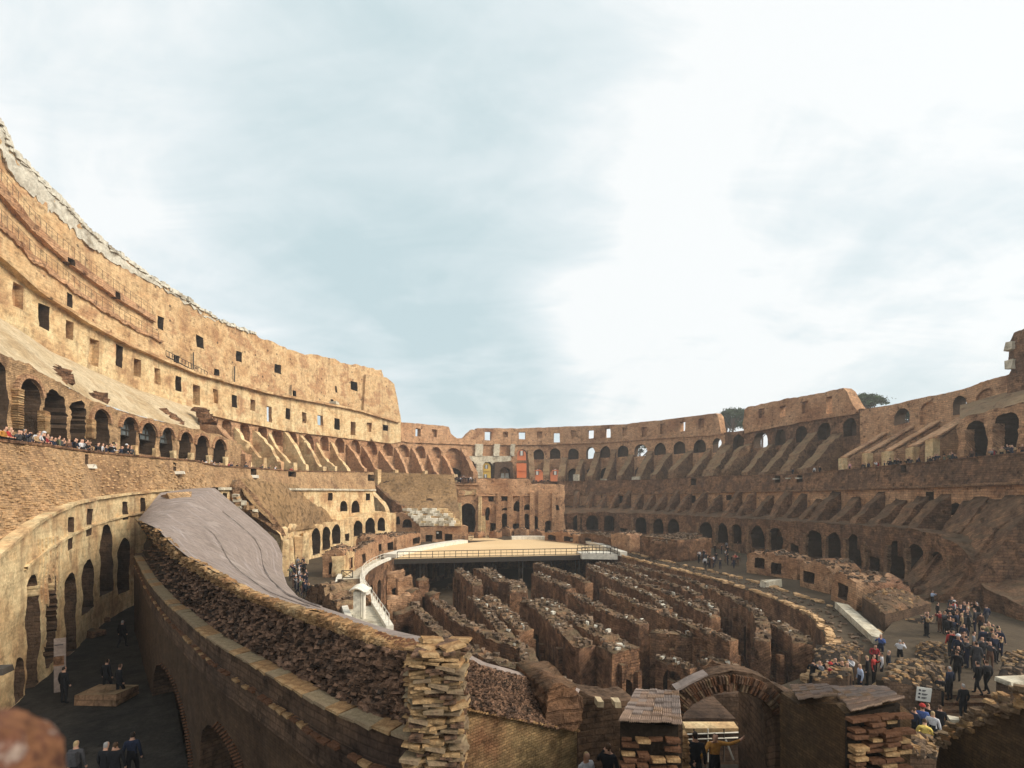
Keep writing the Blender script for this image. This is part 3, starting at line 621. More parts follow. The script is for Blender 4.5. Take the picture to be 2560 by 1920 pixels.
# voussoir ring round the arches
for a, b, v, w_, r_ in ca[1:]:
    if r_: continue
    um = (a + b) / 2; z1 = RC.z(um, v); wz = (RC.arc(b) - RC.arc(a)) / 2; mb = MB()
    for i in range(15):
        t = math.pi * (i + .5) / 15; p = RC.ptz(um + (b - a) / 2 * 1.14 * math.cos(t), z1 - wz + wz * 1.14 * math.sin(t)) - RC.nrm(um) * .05
        n_ = RC.nrm(um); x = Vector((-n_.y, n_.x, 0)) * -1; e = (x * math.cos(t) + Vector((0, 0, math.sin(t)))); s_ = n_.cross(e)
        hh, ww = wz * .13, wz * .11; mb.add([p + e * a_ * hh + s_ * b_ * ww + n_ * c_ * .2 for a_ in (-1, 1) for b_ in (-1, 1) for c_ in (-1, 1)], [(0, 1, 3, 2), (4, 6, 7, 5), (0, 4, 5, 1), (2, 3, 7, 6), (0, 2, 6, 4), (1, 5, 7, 3)])
    mb.build('voussoir_ring', M['redbrick'], parent=arc)
us = np.linspace(-110, 500, 60)
coons('vault_slope', [RC.pt(u, ctop(u) + 1) for u in us], [RB.pt(u, bbot(u) + 2) for u in us], [RC.pt(-110, ctop(-110)), RB.pt(-110, bbot(-110))], [RC.pt(500, ctop(500)), RB.pt(500, bbot(500) + 2)], 70, 14, .22, .35, M['slope'], hump=.5,
      label='smooth pale mortar slope of the old seating above the left arcade', cat='vault slope')
for u0, v0, u1, v1 in ((128, 925, 150, 955), (216, 985, 240, 1000), (405, 1030, 450, 1062), (500, 1026, 520, 1052)):   # gashes in the slope
    a, b = P(u0, v0, RC.dep(u0) + 4), P(u1, v1, RC.dep(u1) + 1.2); mb = MB()
    for i in range(5): q = a.lerp(b, i / 4); mb.box(q, uni(.8, 1.8), uni(.8, 1.6), uni(.5, 1.1), uni(0, 3), jit=.25)
    mb.build('broken_masonry', M['hypo'], parent=bpy.data.objects['vault_slope'])
# right terrace arcade at the picture edge
ol = rough_pts([(2394, 1066), (2400, 1048), (2445, 1034), (2560, 1006), (2650, 985)], 8, 2, 2, 1) + [(2650, 1135), (2394, 1158)]
arr = rslab('right_terrace_arcade', RC, ol, [rarch(RC, 2414, 2467, 1053, 1150, 5, True), rarch(RC, 2486, 2545, 1028, 1142, 5, True), rarch(RC, 2566, 2630, 1010, 1130, 5, True)], M['far'], thick=1.5, step=9, rough=.25, freq=.7,
            label='two big dark arches with stone piers on the terrace at the right edge', cat='arcade')
for u, v0, v1 in ((2405, 1075, 1140), (2476, 1060, 1135), (2556, 1070, 1130)):
    rslab('stone_pier', Ring(7, 62, 45, 74), ragged([(u - 5, v0), (u + 5, v0), (u + 6, v1), (u - 5, v1)], 1.2), [], M['far'], thick=1.2, step=7, rough=.15, parent=arr)
us = np.linspace(2400, 2640, 20)
coons('right_vault_slope', [RC.pt(u, 1048 - (u - 2400) * .262) for u in us], [RB.pt(u, 1012 - (u - 2400) * .262) for u in us], [RC.pt(2400, 1048), RB.pt(2400, 1012)], [RC.pt(2640, 985), RB.pt(2640, 950)], 22, 8, .3, .5, M['fin'], label='remnant of vault sloping down over the right edge arches', cat='vault slope')

# --- centre: travertine arches, brick gate with houses seen beyond
ol = rough_pts([(1156, 1107), (1240, 1108), (1326, 1110)], 8, .4, 1, .3) + [(1326, 1200), (1156, 1200)]
hs = [rarch(RB1, 1176, 1190, 1153, 1195, 2, False, 'arch'), rarch(RB1, 1208, 1232, 1155, 1195, 2, False, 'arch'), (hz(RB1, 1293, 1317, 1123, 1151, True), 2, 'arch', False, M['niche']), (hz(RB1, 1292, 1318, 1157, 1195), 2, 'opening', False, M['niche'])]
ctr = rslab('central_arch_wall', RB1, ol, hs, M['far'], thick=2, step=6, rough=.1, label='middle wall at the far end with pale stone arches showing yellow and orange houses', cat='ruined wall')
r_ = Ring(7, 62, 52.8, 81.8)
rslab('stone_facing', r_, ragged([(1170, 1140), (1278, 1140), (1278, 1152), (1238, 1156), (1238, 1196), (1233, 1196), (1233, 1164), (1226, 1155), (1214, 1155), (1207, 1164), (1207, 1196), (1190, 1196), (1190, 1162), (1182, 1153), (1174, 1152)], .5), [], M['travertine'], thick=.5, step=5, rough=.1, parent=ctr)
for u0, u1 in ((1188, 1208), (1234, 1250), (1276, 1288)):
    rslab('stone_pier', Ring(7, 62, 52.6, 81.6), ragged([(u0 + 1, 1110), (u1, 1110), (u1 - 2, 1140), (u0, 1140)], 1.), [], M['travertine'], thick=.6, step=5, rough=.15, parent=ctr)
for k in range(6): rslab('stone_block', Ring(7, 62, 52.5, 81.5), [(1191 + (k % 2), 1157 + k * 6.5), (1206, 1157 + k * 6.5), (1206, 1162.2 + k * 6.5), (1191, 1162.2 + k * 6.5)], [], M['travertine'], thick=.7, step=7, rough=.05, parent=ctr)
r_ = Ring(7, 62, 51, 80)
gt = rslab('brick_gate', r_, ragged([(1238, 1155), (1281, 1155), (1284, 1196), (1236, 1196)], .6), [rarch(r_, 1249, 1276, 1168, 1195.5, 3.5, True, 'archway', 'dark')], M['dark'], thick=2.5, step=5, rough=.1,
           label='small dark brick gate block with a round arch between the yellow and orange houses', cat='gate')
for i, u in enumerate((1252, 1263)):
    mb = MB(); r3 = Ring(7, 62, 53, 82); a = r3.pt(u, 1195); mb.box(a + Vector((.55, 0, .6)), 1.2, .1, 1.6, jit=.02, taper=.7); mb.build('gate_panel', M['white'], parent=gt)

# --- brick band below the terrace parapet
D_TOPL = [(-120, 1088), (0, 1102), (108, 1113), (213, 1128), (362, 1142), (506, 1154), (520, 1163), (741, 1178), (921, 1180), (948, 1180)]
E_TOPL = [(-120, 1500), (0, 1381), (72, 1320), (120, 1290), (181, 1262), (250, 1246), (322, 1236), (409, 1227), (560, 1224), (800, 1225), (940, 1226)]
dtop, etop = line(D_TOPL), line(E_TOPL)
def band(name, ol, hs, tl, bl_, mat, **k):
    def fm(p):
        a, b = tl(p[0]), bl_(p[0]); t = min(1.2, max(0, (p[1] - a) / max(1, b - a))); return P(p[0], p[1], RD.dep(p[0]) * (1 - t) + (RE.dep(p[0]) + .35) * t)
    return slab(name, ol, hs, fm, lambda p: RD.nrm(p[0]), 1.0, 9, .07, mat, lambda p: (RD.arc(p[0]), fm(p).z * 1.15), freq=.7, **k)
ol = [(u, dtop(u)) for u in range(-110, 946, 12)] + [(u, etop(u) + 3) for u in range(940, -111, -12)]
hs = [([(213, 1136), (222, 1137), (222, 1161), (213, 1160)], 1.5, 'stair_opening', True, M['dark']), ([(433, 1156), (441, 1157), (441, 1178), (433, 1178)], 1.5, 'stair_opening', True, M['dark']), ([(627, 1172), (641, 1173), (641, 1189), (627, 1188)], 1.5, 'stair_opening', True, M['dark']), ([(721, 1179), (740, 1180), (740, 1192), (721, 1191)], 1.5, 'stair_opening', True, M['dark']), ([(920, 1186), (936, 1187), (936, 1203), (920, 1202)], 1.5, 'stair_opening', True, M['dark'])]
par = band('terrace_front_wall', ol, hs, dtop, etop, M['brick'], maxpts=7000, label='long tan brick terrace wall on the left with visitors leaning along its top', cat='brick wall')
for u, v, w_ in ((222, 1166, 24), (445, 1182, 27), (636, 1191, 18)):
    d = RD.dep(u) - .6; MB().box(P(u, v, d), w_ * d / F, .9, 8 * d / F, .5, jit=.05).build('stone_sill', M['white'], parent=par)
mb = MB(); pv = None                    # stone coping on the parapet
for u in range(-110, 946, 24):
    q = [RD.pt(u, dtop(u)) + RD.nrm(u) * k_ + Vector((0, 0, z_)) for k_, z_ in ((-.12, -.05), (.7, -.05), (.7, .1), (-.12, .1))]
    if pv: n0 = len(mb.v); mb.add(pv + q, [(i, (i + 1) % 4, 4 + (i + 1) % 4, 4 + i) for i in range(4)])
    pv = q
mb.build('coping', M['hypo'], parent=par)
# single bricks that stand proud on the nearest stretch
bms = []
for i in range(8):
    mb = MB(); mb.box((0, 0, 0), uni(.26, .36), .1, uni(.06, .08), jit=.01); bms.append(mb.mesh('brick', M['brick_c']))
cnt = 0; row = 0; mbs = MB()
z = 0
for row in range(66):
    t = (row + .5) / 66; u = -20 + uni(0, 20)
    while u < 520:
        a, b = dtop(u) + 4, etop(u) - 3; v = a + (b - a) * t; d = RD.dep(u) * (1 - t) + (RE.dep(u) + .35) * t; step_ = .44 * F / RD.dep(u) * uni(.8, 1.6)
        if rnd() < (.5 if u < 230 else .22) and not 208 < u < 228:
            n = RD.nrm(u); rz = math.atan2(-n.x, n.y); p = P(u, v, d) - n * .02 + Vector((0, 0, uni(-.02, .02)))
            if cnt < 290 and u < 220 and rnd() < .42:
                o = bpy.data.objects.new('brick', bms[int(rnd() * 8)]); o.location = p; o.rotation_euler = (0, uni(-.05, .05), rz); put(o, parent=par); cnt += 1
            else: mbs.box(p, uni(.24, .36), .1, uni(.07, .1), rz, jit=.012)
        u += step_
mbs.build('brick_relief', M['brick_c'], parent=par, kind='stuff')

# --- stone wall of the left corridor
ew = [(307, 320, 1254, 1300), (352, 363, 1246, 1285), (217, 230, 1273, 1338), (172, 184, 1291, 1372)]
ea = [(251, 282, 1310, 1483, 0), (295, 324, 1345, 1480, 0), (205, 235, 1396, 1527, 0), (163, 190, 1432, 1640, 0), (114, 139, 1385, 1660, 2.5), (65, 98, 1439, 1735, 0), (35, 61, 1645, 1800, 0)]
ol = [(u, etop(u)) for u in range(-60, 433, 10)] + [(u, RE.v(u, 1.0)) for u in range(430, -61, -10)]
cor = rslab('corridor_stone_wall', RE, ol, [rwin(RE, *q, dep=1.2) for q in ew] + [rarch(RE, a, b, v, min(w_, RE.v((a + b) / 2, 1.15)), 5.0, True, 'archway', 'dark', g) for a, b, v, w_, g in ea], M['ochre_low'], thick=1.5, step=9, rough=.1, freq=.8,
            label='smooth tan stone wall of the left corridor with tall narrow arches', cat='stone wall')
def strip(name, f0, w_, h_, us, mat, **k):
    mb = MB(); pv = None
    for u in us:
        p = f0(u); n = RE.nrm(u); q = [p - n * w_, p + n * .3, p + n * .3 + Vector((0, 0, h_)), p - n * w_ + Vector((0, 0, h_))]
        q = [disp(x, .05, 1.1) for x in q]
        if pv: mb.add(pv + q, [(i, (i + 1) % 4, 4 + (i + 1) % 4, 4 + i) for i in range(4)])
        pv = q
    return mb.build(name, mat, **k)
strip('cornice', lambda u: RE.pt(u, etop(u) + 1), .22, .16, range(-60, 433, 7), M['ochre_low'], parent=cor)
strip('string_course', lambda u: RE.pt(u, etop(u)) + Vector((0, 0, -1.75)), .14, .14, range(60, 433, 7), M['ochre_low'], parent=cor)
for u in list(range(100, 160, 9)):
    rslab('flaked_pilaster', Ring(7, 62, 39.6, 68.6, [(-600, 9.8), (0, 19.7), (139, 25.2), (235, 32.2), (320, 38.6), (409, 43.6)]), ragged([(u, RE.v(u, 8.2)), (u + 4, RE.v(u, 8.2)), (u + 4.5, RE.v(u, 4.5 + uni(0, 2))), (u - .5, RE.v(u, 4.5 + uni(0, 2)))], .8), [], M['ochre_low'], thick=.5, step=5, rough=.06, parent=cor)
ol = [(u, etop(u)) for u in range(536, 941, 12)] + [(u, 1300) for u in range(940, 535, -40)]
corf = rslab('far_corridor_wall', RE, ol, [rwin(RE, 820, 831, 1232, 1251, 1.5), rwin(RE, 914, 925, 1233, 1251, 1.5), rwin(RE, 557, 568, 1233, 1245, 1.2), rarch(RE, 850, 868, 1252, 1278, 2.5), rarch(RE, 878, 899, 1251, 1282, 2.5)], M['ochre_low'], thick=1.2, step=8, rough=.1,
             label='pale stretch of corridor wall with two small arches beyond the brown slope', cat='stone wall')
strip('cornice', lambda u: RE.pt(u, etop(u) + 1), .4, .3, range(536, 941, 10), M['travertine'], parent=corf)

# --- right side: brick band, corridor wall, fins, lower arcade
D_TOPR = [(1318, 1205), (1648, 1199), (1775, 1191), (1996, 1186), (2107, 1175), (2366, 1151), (2560, 1132), (2650, 1120)]
E_TOPR = [(1318, 1238), (1500, 1237), (1700, 1234), (1860, 1229), (2012, 1227), (2335, 1218), (2560, 1210), (2650, 1206)]
dr, er = line(D_TOPR), line(E_TOPR)
ol = [(u, dr(u)) for u in range(1318, 2641, 14)] + [(u, er(u) + 3) for u in range(2640, 1317, -14)]
hs = [([(u, dr(u) + 2), (u + 14, dr(u) + 2), (u + 14, dr(u) + 19), (u, dr(u) + 19)], 1.4, 'stair_opening', True, M['dark']) for u in (1379, 1727, 1937, 1992, 2252)]
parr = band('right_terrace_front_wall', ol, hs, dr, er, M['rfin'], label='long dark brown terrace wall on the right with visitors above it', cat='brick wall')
mb = MB(); pv = None
for u in range(1318, 2641, 24):
    q = [RD.pt(u, dr(u)) + RD.nrm(u) * k_ + Vector((0, 0, z_)) for k_, z_ in ((-.1, -.05), (.7, -.05), (.7, .08), (-.1, .08))]
    if pv: mb.add(pv + q, [(i, (i + 1) % 4, 4 + (i + 1) % 4, 4 + i) for i in range(4)])
    pv = q
mb.build('coping', M['hypo'], parent=parr)
for u in (1944, 1976, 2001): MB().box(RD.pt(u, dr(u) + 10) - RD.nrm(u) * .3, 1.0, .6, .18, .5, jit=.04).build('stone_sill', M['greystone'], parent=parr)
ol = [(u, er(u)) for u in range(1318, 2641, 14)] + [(u, RE.v(u, 3.8)) for u in range(2640, 1317, -14)]
we = [(1395, 1406, 1239, 1250), (1503, 1515, 1239, 1258), (1546, 1557, 1239, 1258), (1678, 1692, 1239, 1258), (1726, 1739, 1239, 1258), (1816, 1829, 1238, 1251), (1867, 1882, 1238, 1245), (2075, 2093, 1233, 1242), (2315, 2335, 1229, 1265)]
corr = rslab('right_corridor_wall', RE, ol, [rwin(RE, *q, dep=1.5, mat='dark') for q in we] + [rarch(RE, 1912, 1941, 1258, 1292, 2.5), rarch(RE, 2373, 2406, 1257, 1290, 2.5)], M['far'], thick=1.2, step=9, rough=.1,
             label='tan corridor wall with dark square holes behind the dark sloping fins on the right', cat='stone wall')
strip('cornice', lambda u: RE.pt(u, er(u) + 1), .35, .25, range(1318, 2641, 12), M['fin'], parent=corr)
G_TOPR = [(1400, 1284), (1490, 1280), (1648, 1285), (1860, 1296), (2082, 1309), (2240, 1318), (2340, 1335), (2382, 1352), (2420, 1388), (2450, 1465), (2620, 1540)]
gtp = line(G_TOPR)
ga = [(1433, 1454, 1289, 1329), (1466, 1495, 1288, 1326), (1510, 1536, 1288, 1327), (1588, 1616, 1292, 1334), (1635, 1659, 1296, 1335), (1670, 1697, 1297, 1338), (1749, 1781, 1304, 1357), (1791, 1819, 1308, 1358), (1829, 1853, 1310, 1359), (1879, 1911, 1315, 1372), (1924, 1955, 1318, 1378), (2017, 2055, 1325, 1395), (2066, 2104, 1331, 1405), (2116, 2154, 1336, 1418), (2221, 2259, 1350, 1449), (2270, 2309, 1358, 1466), (2325, 2363, 1379, 1480)]
gr = [(1550, 1569, 1321, 1335), (1715, 1732, 1332, 1343), (1976, 1998, 1361, 1385), (2173, 2199, 1393, 1433)]
def capz(u, v): return min(v, RG.v(u, .12))
ol = rough_pts([(u, gtp(u)) for u in range(1400, 2621, 20)], 9, 1.6, 4, 1) + [(u, RG.v(u, -.1)) for u in range(2620, 1399, -20)]
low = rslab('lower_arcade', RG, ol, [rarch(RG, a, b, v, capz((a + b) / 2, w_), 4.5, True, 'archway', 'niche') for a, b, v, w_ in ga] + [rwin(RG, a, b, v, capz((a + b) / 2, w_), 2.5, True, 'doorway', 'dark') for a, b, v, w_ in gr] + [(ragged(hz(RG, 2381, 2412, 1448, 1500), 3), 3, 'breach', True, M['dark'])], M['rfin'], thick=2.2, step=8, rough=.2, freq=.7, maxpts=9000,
            label='dark brown lower arcade of round arches along the right side of the arena', cat='arcade')
for u in (1446, 1580, 1628, 1742, 1787, 1825, 1868, 1918, 2010, 2060, 2110, 2160, 2214, 2264, 2317, 2370):
    r_ = Ring(5.5, 60, 36.25, 60.75); um = u
    rslab('pilaster', r_, ragged([(u - 3, r_.v(u, 4.6)), (u + 4, r_.v(u, 4.6)), (u + 4, r_.v(u, .1)), (u - 3, r_.v(u, .1))], .6), [], M['fin'], thick=.4, step=7, rough=.12, parent=low)
us = list(range(1396, 2625, 24))
coons('seating_bank', [RG.pt(u, gtp(u) + 1) for u in us], [RE.ptz(u, 6.7 - max(0, min(1, (u - 2330) / 90)) * 2.4) for u in us], [RG.pt(1396, 1285), RE.ptz(1396, 6.7)], [RG.pt(2620, 1541), RE.ptz(2620, 4.3)], 120, 8, .35, .7, M['rfin'], label='rubble bank between the sloping fins and the lower arcade on the right', cat='seating bank')
bank = bpy.data.objects['seating_bank']
u = 1408
while u < 2600:
    w_ = .85 if u < 1950 else 1.15; run = RE.dep(u)
    e_, g_ = RE.ptz(u, 0), None; n = RE.nrm(u)
    r = uni(4.0, 4.8) if u < 2390 else uni(6, 8.5)
    zt = uni(9.4, 11.0); zf = uni(5.4, 6.0) if u < 2390 else uni(.6, 1.4)
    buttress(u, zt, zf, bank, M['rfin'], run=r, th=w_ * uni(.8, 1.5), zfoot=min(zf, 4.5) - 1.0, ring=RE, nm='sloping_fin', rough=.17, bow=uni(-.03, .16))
    u += (33 if u < 1700 else 41 if u < 2050 else 56 if u < 2390 else 38) * uni(.85, 1.15)

# --- left lower arcade beside the arena and the slopes over it
GL_TOP = [(700, 1312), (779, 1322), (852, 1309), (915, 1290), (966, 1281), (985, 1284)]
gla = [(781, 800, 1320, 1386), (806, 825, 1316, 1374), (830, 851, 1311, 1360), (884, 906, 1302, 1341), (914, 937, 1294, 1345), (944, 962, 1293, 1327), (738, 757, 1338, 1400), (722, 733, 1342, 1404)]
ol = rough_pts([(700, 1330), (760, 1326), (779, 1314), (852, 1303), (915, 1286), (966, 1279), (990, 1284)], 7, 1.5, 2, 1) + [(u, RGL.v(u, -.1)) for u in range(990, 699, -15)]
def capl(u, v): return min(v, RGL.v(u, .15))
lowl = rslab('left_lower_arcade', RGL, ol, [rarch(RGL, a, b, v, capl((a + b) / 2, w_), 4, True) for a, b, v, w_ in gla] + [rwin(RGL, 862, 873, 1334, 1352, 2, True, 'doorway', 'dark')], M['ochre_low'], thick=2, step=6, rough=.15,
             label='sunlit lower arcade with tall dark openings on the left of the arena', cat='arcade')
# ------------------------------------------------------------------ the arena: edge wall, platform, underground walls
class Face(Flat):
    def __init__(s, a, b):
        Plan.__init__(s, [(a.x, a.y), (b.x, b.y)]); s.a = Vector((a.x, a.y, 0)); s.b = Vector((b.x, b.y, 0))
pl = Plan([(p.x, p.y) for p in ARENA] + [(ARENA[0].x, ARENA[0].y)])
hs = []; x = 2.0
while x < pl.len - 3:
    q = pl.pt(x + .8, 0)
    if q.y < 92: hs.append((arch(x, x + 1.7, -5.2, -2.0 + uni(-.2, .2)), 1.6, 'niche', True, M['dark']))
    x += 3.9
edge = pslab('arena_edge_wall', pl, [(0, -6.3), (pl.len, -6.3)] + rough_pts([(0, -.02), (pl.len, -.02)], .9, .06, 2, .04)[::-1], hs, M['hypo'], 1.1, step=.9, rough=.07, maxpts=5000,
             label='curved brick wall round the sunken arena with a row of small arched niches', cat='brick wall')

# sand covered stage
back = [p for p in ARENA if p.y > 76]; back = [back[0] + Vector((0, 0, 0))] + back
A0 = Vector((-18.4, 75.2, 0)); A1 = Vector((14.6, 80.6, 0))
poly = [A0] + [p for p in ARENA if p.y > 79 ] + [A1]
def prism(name, poly, z0, z1, mats, **k):
    n = len(poly); vs = [Vector((p.x, p.y, z1)) for p in poly] + [Vector((p.x, p.y, z0)) for p in poly]
    ar = sum(poly[i].x * poly[(i + 1) % n].y - poly[(i + 1) % n].x * poly[i].y for i in range(n))
    f = [tuple(range(n)), tuple(range(2 * n - 1, n - 1, -1))] + [(i, n + i, n + (i + 1) % n, (i + 1) % n) for i in range(n)]
    if ar < 0: f = [tuple(reversed(q)) for q in f]
    return obj(name, mesh(name, vs, f, mats, uvs=[(v.x, v.y) for v in vs]), **k)
stage = prism('arena_stage', poly, -.35, .035, M['sand'], label='sand covered stage floor rebuilt over the far end of the arena', cat='stage')
mb = MB(); dv = A1 - A0; ln = dv.length; dn = dv.normalized(); up = Vector((0, 0, 1)); nn = Vector((dn.y, -dn.x, 0))
rz = math.atan2(dn.y, dn.x)
mb.box((A0 + A1) / 2 + nn * .12 + Vector((0, 0, -.42)), ln + .8, .25, .75, rz); mb.build('edge_beam', M['steel'], parent=stage)
for u in (1141, 1236, 1303, 1384, 1445, 1055):
    k = (u - CX) / F; t = (k * A0.y - A0.x) / (dv.x - k * dv.y); q = A0 + dv * t - nn * .5; mb = MB()
    for s_ in (-.3, .3): mb.box(q + dn * s_ + Vector((0, 0, -3.5)), .13, .35, 5.6, rz)
    for z in np.arange(-5.8, -1, .8): mb.bar(q + dn * -.3 + Vector((0, 0, z)), q + dn * .3 + Vector((0, 0, z + .5)), .05)
    mb.build('lattice_column', M['steel'], parent=stage)
rail = empty('stage_railing', A0, label='dark steel railing along the front edge of the sand covered stage', cat='railing')
def railing(root, a, b, n, h=1.05, mat='steel', origin=None):
    o0 = root.location; dv = b - a; pm = MB(); pm.box((0, 0, h / 2), .09, .09, h); pme = pm.mesh('post', M[mat])
    for i in range(n + 1):
        o = bpy.data.objects.new('post', pme); o.location = a + dv * i / n - o0; put(o, parent=root)
    for z in (.12, h * .52, h):
        mb = MB(); mb.bar(a - o0 + Vector((0, 0, z)), b - o0 + Vector((0, 0, z)), .04 if z < h else .055); mb.build('rail', M[mat], parent=root)
    mb = MB()
    for i in range(n): mb.bar(a - o0 + dv * (i + .5) / n + Vector((0, 0, .12)), a - o0 + dv * (i + .5) / n + Vector((0, 0, h)), .022)
    mb.build('baluster', M[mat], parent=root)
railing(rail, A0 + Vector((.4, .1, .035)), A0 + dv * .94 + Vector((0, 0, .035)), 17)
# lower landing at the right of the stage
land = prism('landing', [Vector((11.5, 78.9, 0)), Vector((17.2, 78.2, 0)), Vector((16.6, 83, 0)), Vector((11, 82, 0))], -.55, .3, M['white'], label='small pale landing with railing at the right end of the stage', cat='landing')
rl = empty('landing_railing', (11.5, 78.9, .3), label='short dark railing round the pale landing right of the stage', cat='railing')
railing(rl, Vector((11.5, 78.9, .3)), Vector((17.2, 78.2, .3)), 5); railing(rl, Vector((17.2, 78.2, .3)), Vector((16.6, 83, .3)), 3); railing(rl, Vector((11.3, 82.6, .3)), Vector((16.4, 83, .3)), 4)
# pale kerb round the back of the stage, in two lengths with the way to the gate between
def kerb(name, pts, w_, h_, mat, **k):
    mb = MB(); pv = None; c = Vector((0, 62, 0))
    for i, p in enumerate(pts):
        t = (pts[min(len(pts) - 1, i + 1)] - pts[max(0, i - 1)]).normalized(); n = Vector((-t.y, t.x, 0))
        if n.dot(p - c) < 0: n = -n
        q = [p + Vector((0, 0, .04)), p + n * w_ + Vector((0, 0, .04)), p + n * w_ + Vector((0, 0, h_)), p + Vector((0, 0, h_))]
        if pv: mb.add(pv + q, [(i_, (i_ + 1) % 4, 4 + (i_ + 1) % 4, 4 + i_) for i_ in range(4)])
        else: mb.add(q, [(0, 1, 2, 3)])
        pv = q
    mb.add(pv, [(3, 2, 1, 0)]); return mb.build(name, mat, **k)
far = [p for p in ARENA if p.y > 77]
kl = [p for p in far if p.x < -8.5]; kr = [p for p in far if p.x > -1.7]
kerb('stage_kerb', [Vector((-18.3, 76, 0))] + kl, 2.2, .62, M['white'], label='pale low kerb along the left rim of the stage', cat='kerb')
kerb('stage_kerb', kr, 1.2, .75, M['white'], label='pale low kerb along the far right rim of the stage', cat='kerb')
prism('path', [Vector((-9.8, 103, 0)), Vector((-1.5, 103.5, 0)), Vector((-6, 112, 0)), Vector((-7.5, 126, 0)), Vector((-11.4, 126, 0)), Vector((-11.2, 112, 0))], -.02, .02, M['sand'], kind='structure')
g = empty('gate_barrier', PZ(1166, 1352, 0), label='low dark barrier beside the path at the end of the stage', cat='barrier')
railing(g, PZ(1133, 1350, 0), PZ(1160, 1354, 0), 3); railing(g, PZ(1160, 1354, 0), PZ(1180, 1350, 0), 2)

# underground walls, each one a thing
def hwall(pts, th_, top=-.6, lab='', arches=0, mat='hypo', zrough=.45, zb=-6.3, low=None, stones=0, z=None):
    th = th_ * .72; pp = [PZ(u, v, top) for u, v in pts]; pl = Plan(smooth_plan([(p.x, p.y) for p in pp], 4)); hs = []
    if arches:
        st = pl.len / arches
        for i in range(arches):
            x0 = st * (i + .25) + uni(-.3, .3); w_ = min(uni(1.0, 1.9), st * .55)
            if x0 + w_ < pl.len - .4: hs.append((arch(x0, x0 + w_, -5.6, uni(-3.2, -2.2)), th, 'archway', False, M['dark']))
    prof = [(x, top + (low * x / pl.len if low else 0)) for x in np.linspace(0, pl.len, 8)]
    o = pslab('underground_wall', pl, [(0, zb), (pl.len, zb)] + rough_pts(prof, .6, zrough, pts[0][0] * .1, .14)[::-1], hs, M[mat], th, step=.55, rough=.11, freq=1.5, nseg=max(2, int(th / .7)), back=True, maxpts=1800, label=lab, cat='brick wall')
    tb = MB()
    for i in range(int(pl.len * th * 5)):
        x = uni(.1, pl.len - .1); q = pl.pt(x, top + (low * x / pl.len if low else 0) + uni(-.05, .15)) + pl.nrm(x) * th * uni(0, 1); s_ = uni(.12, .42); tb.box(q, s_, s_ * uni(.5, 1), s_ * .7, uni(0, 3), jit=.06)
    tb.build('loose_rubble', M['loose'], parent=o, kind='stuff')
    rb = MB(); x = .3
    while x < pl.len - .3:
        for sd in (0, 1):
            if rnd() < .62:
                q = pl.pt(x, 0) + pl.nrm(x) * (th + .05 if sd else -.05); n_ = pl.nrm(x); zt = top - uni(.3, 3.2) ; w_ = uni(.25, .7); rb.box((q.x, q.y, (zt + zb) / 2), w_, uni(.3, .75), zt - zb, math.atan2(-n_.x, n_.y) + uni(-.1, .1), jit=.08, taper=uni(.7, 1))
        x += uni(.8, 1.7)
    rb.build('brick_ribs', M[mat], parent=o, kind='stuff')
    for i in range(stones):
        x = uni(.3, pl.len - .3); t = uni(.1, .9); q = pl.pt(x, top + (low * x / pl.len if low else 0) + .1) + pl.nrm(x) * th * t
        mb = MB(); s_ = uni(.12, .4); mb.box(q, s_, s_ * uni(.4, .8), uni(.12, .3), uni(0, 3), jit=.05); mb.build('stone', M['greystone' if rnd() < .4 else 'rubble'], parent=o)
    return o
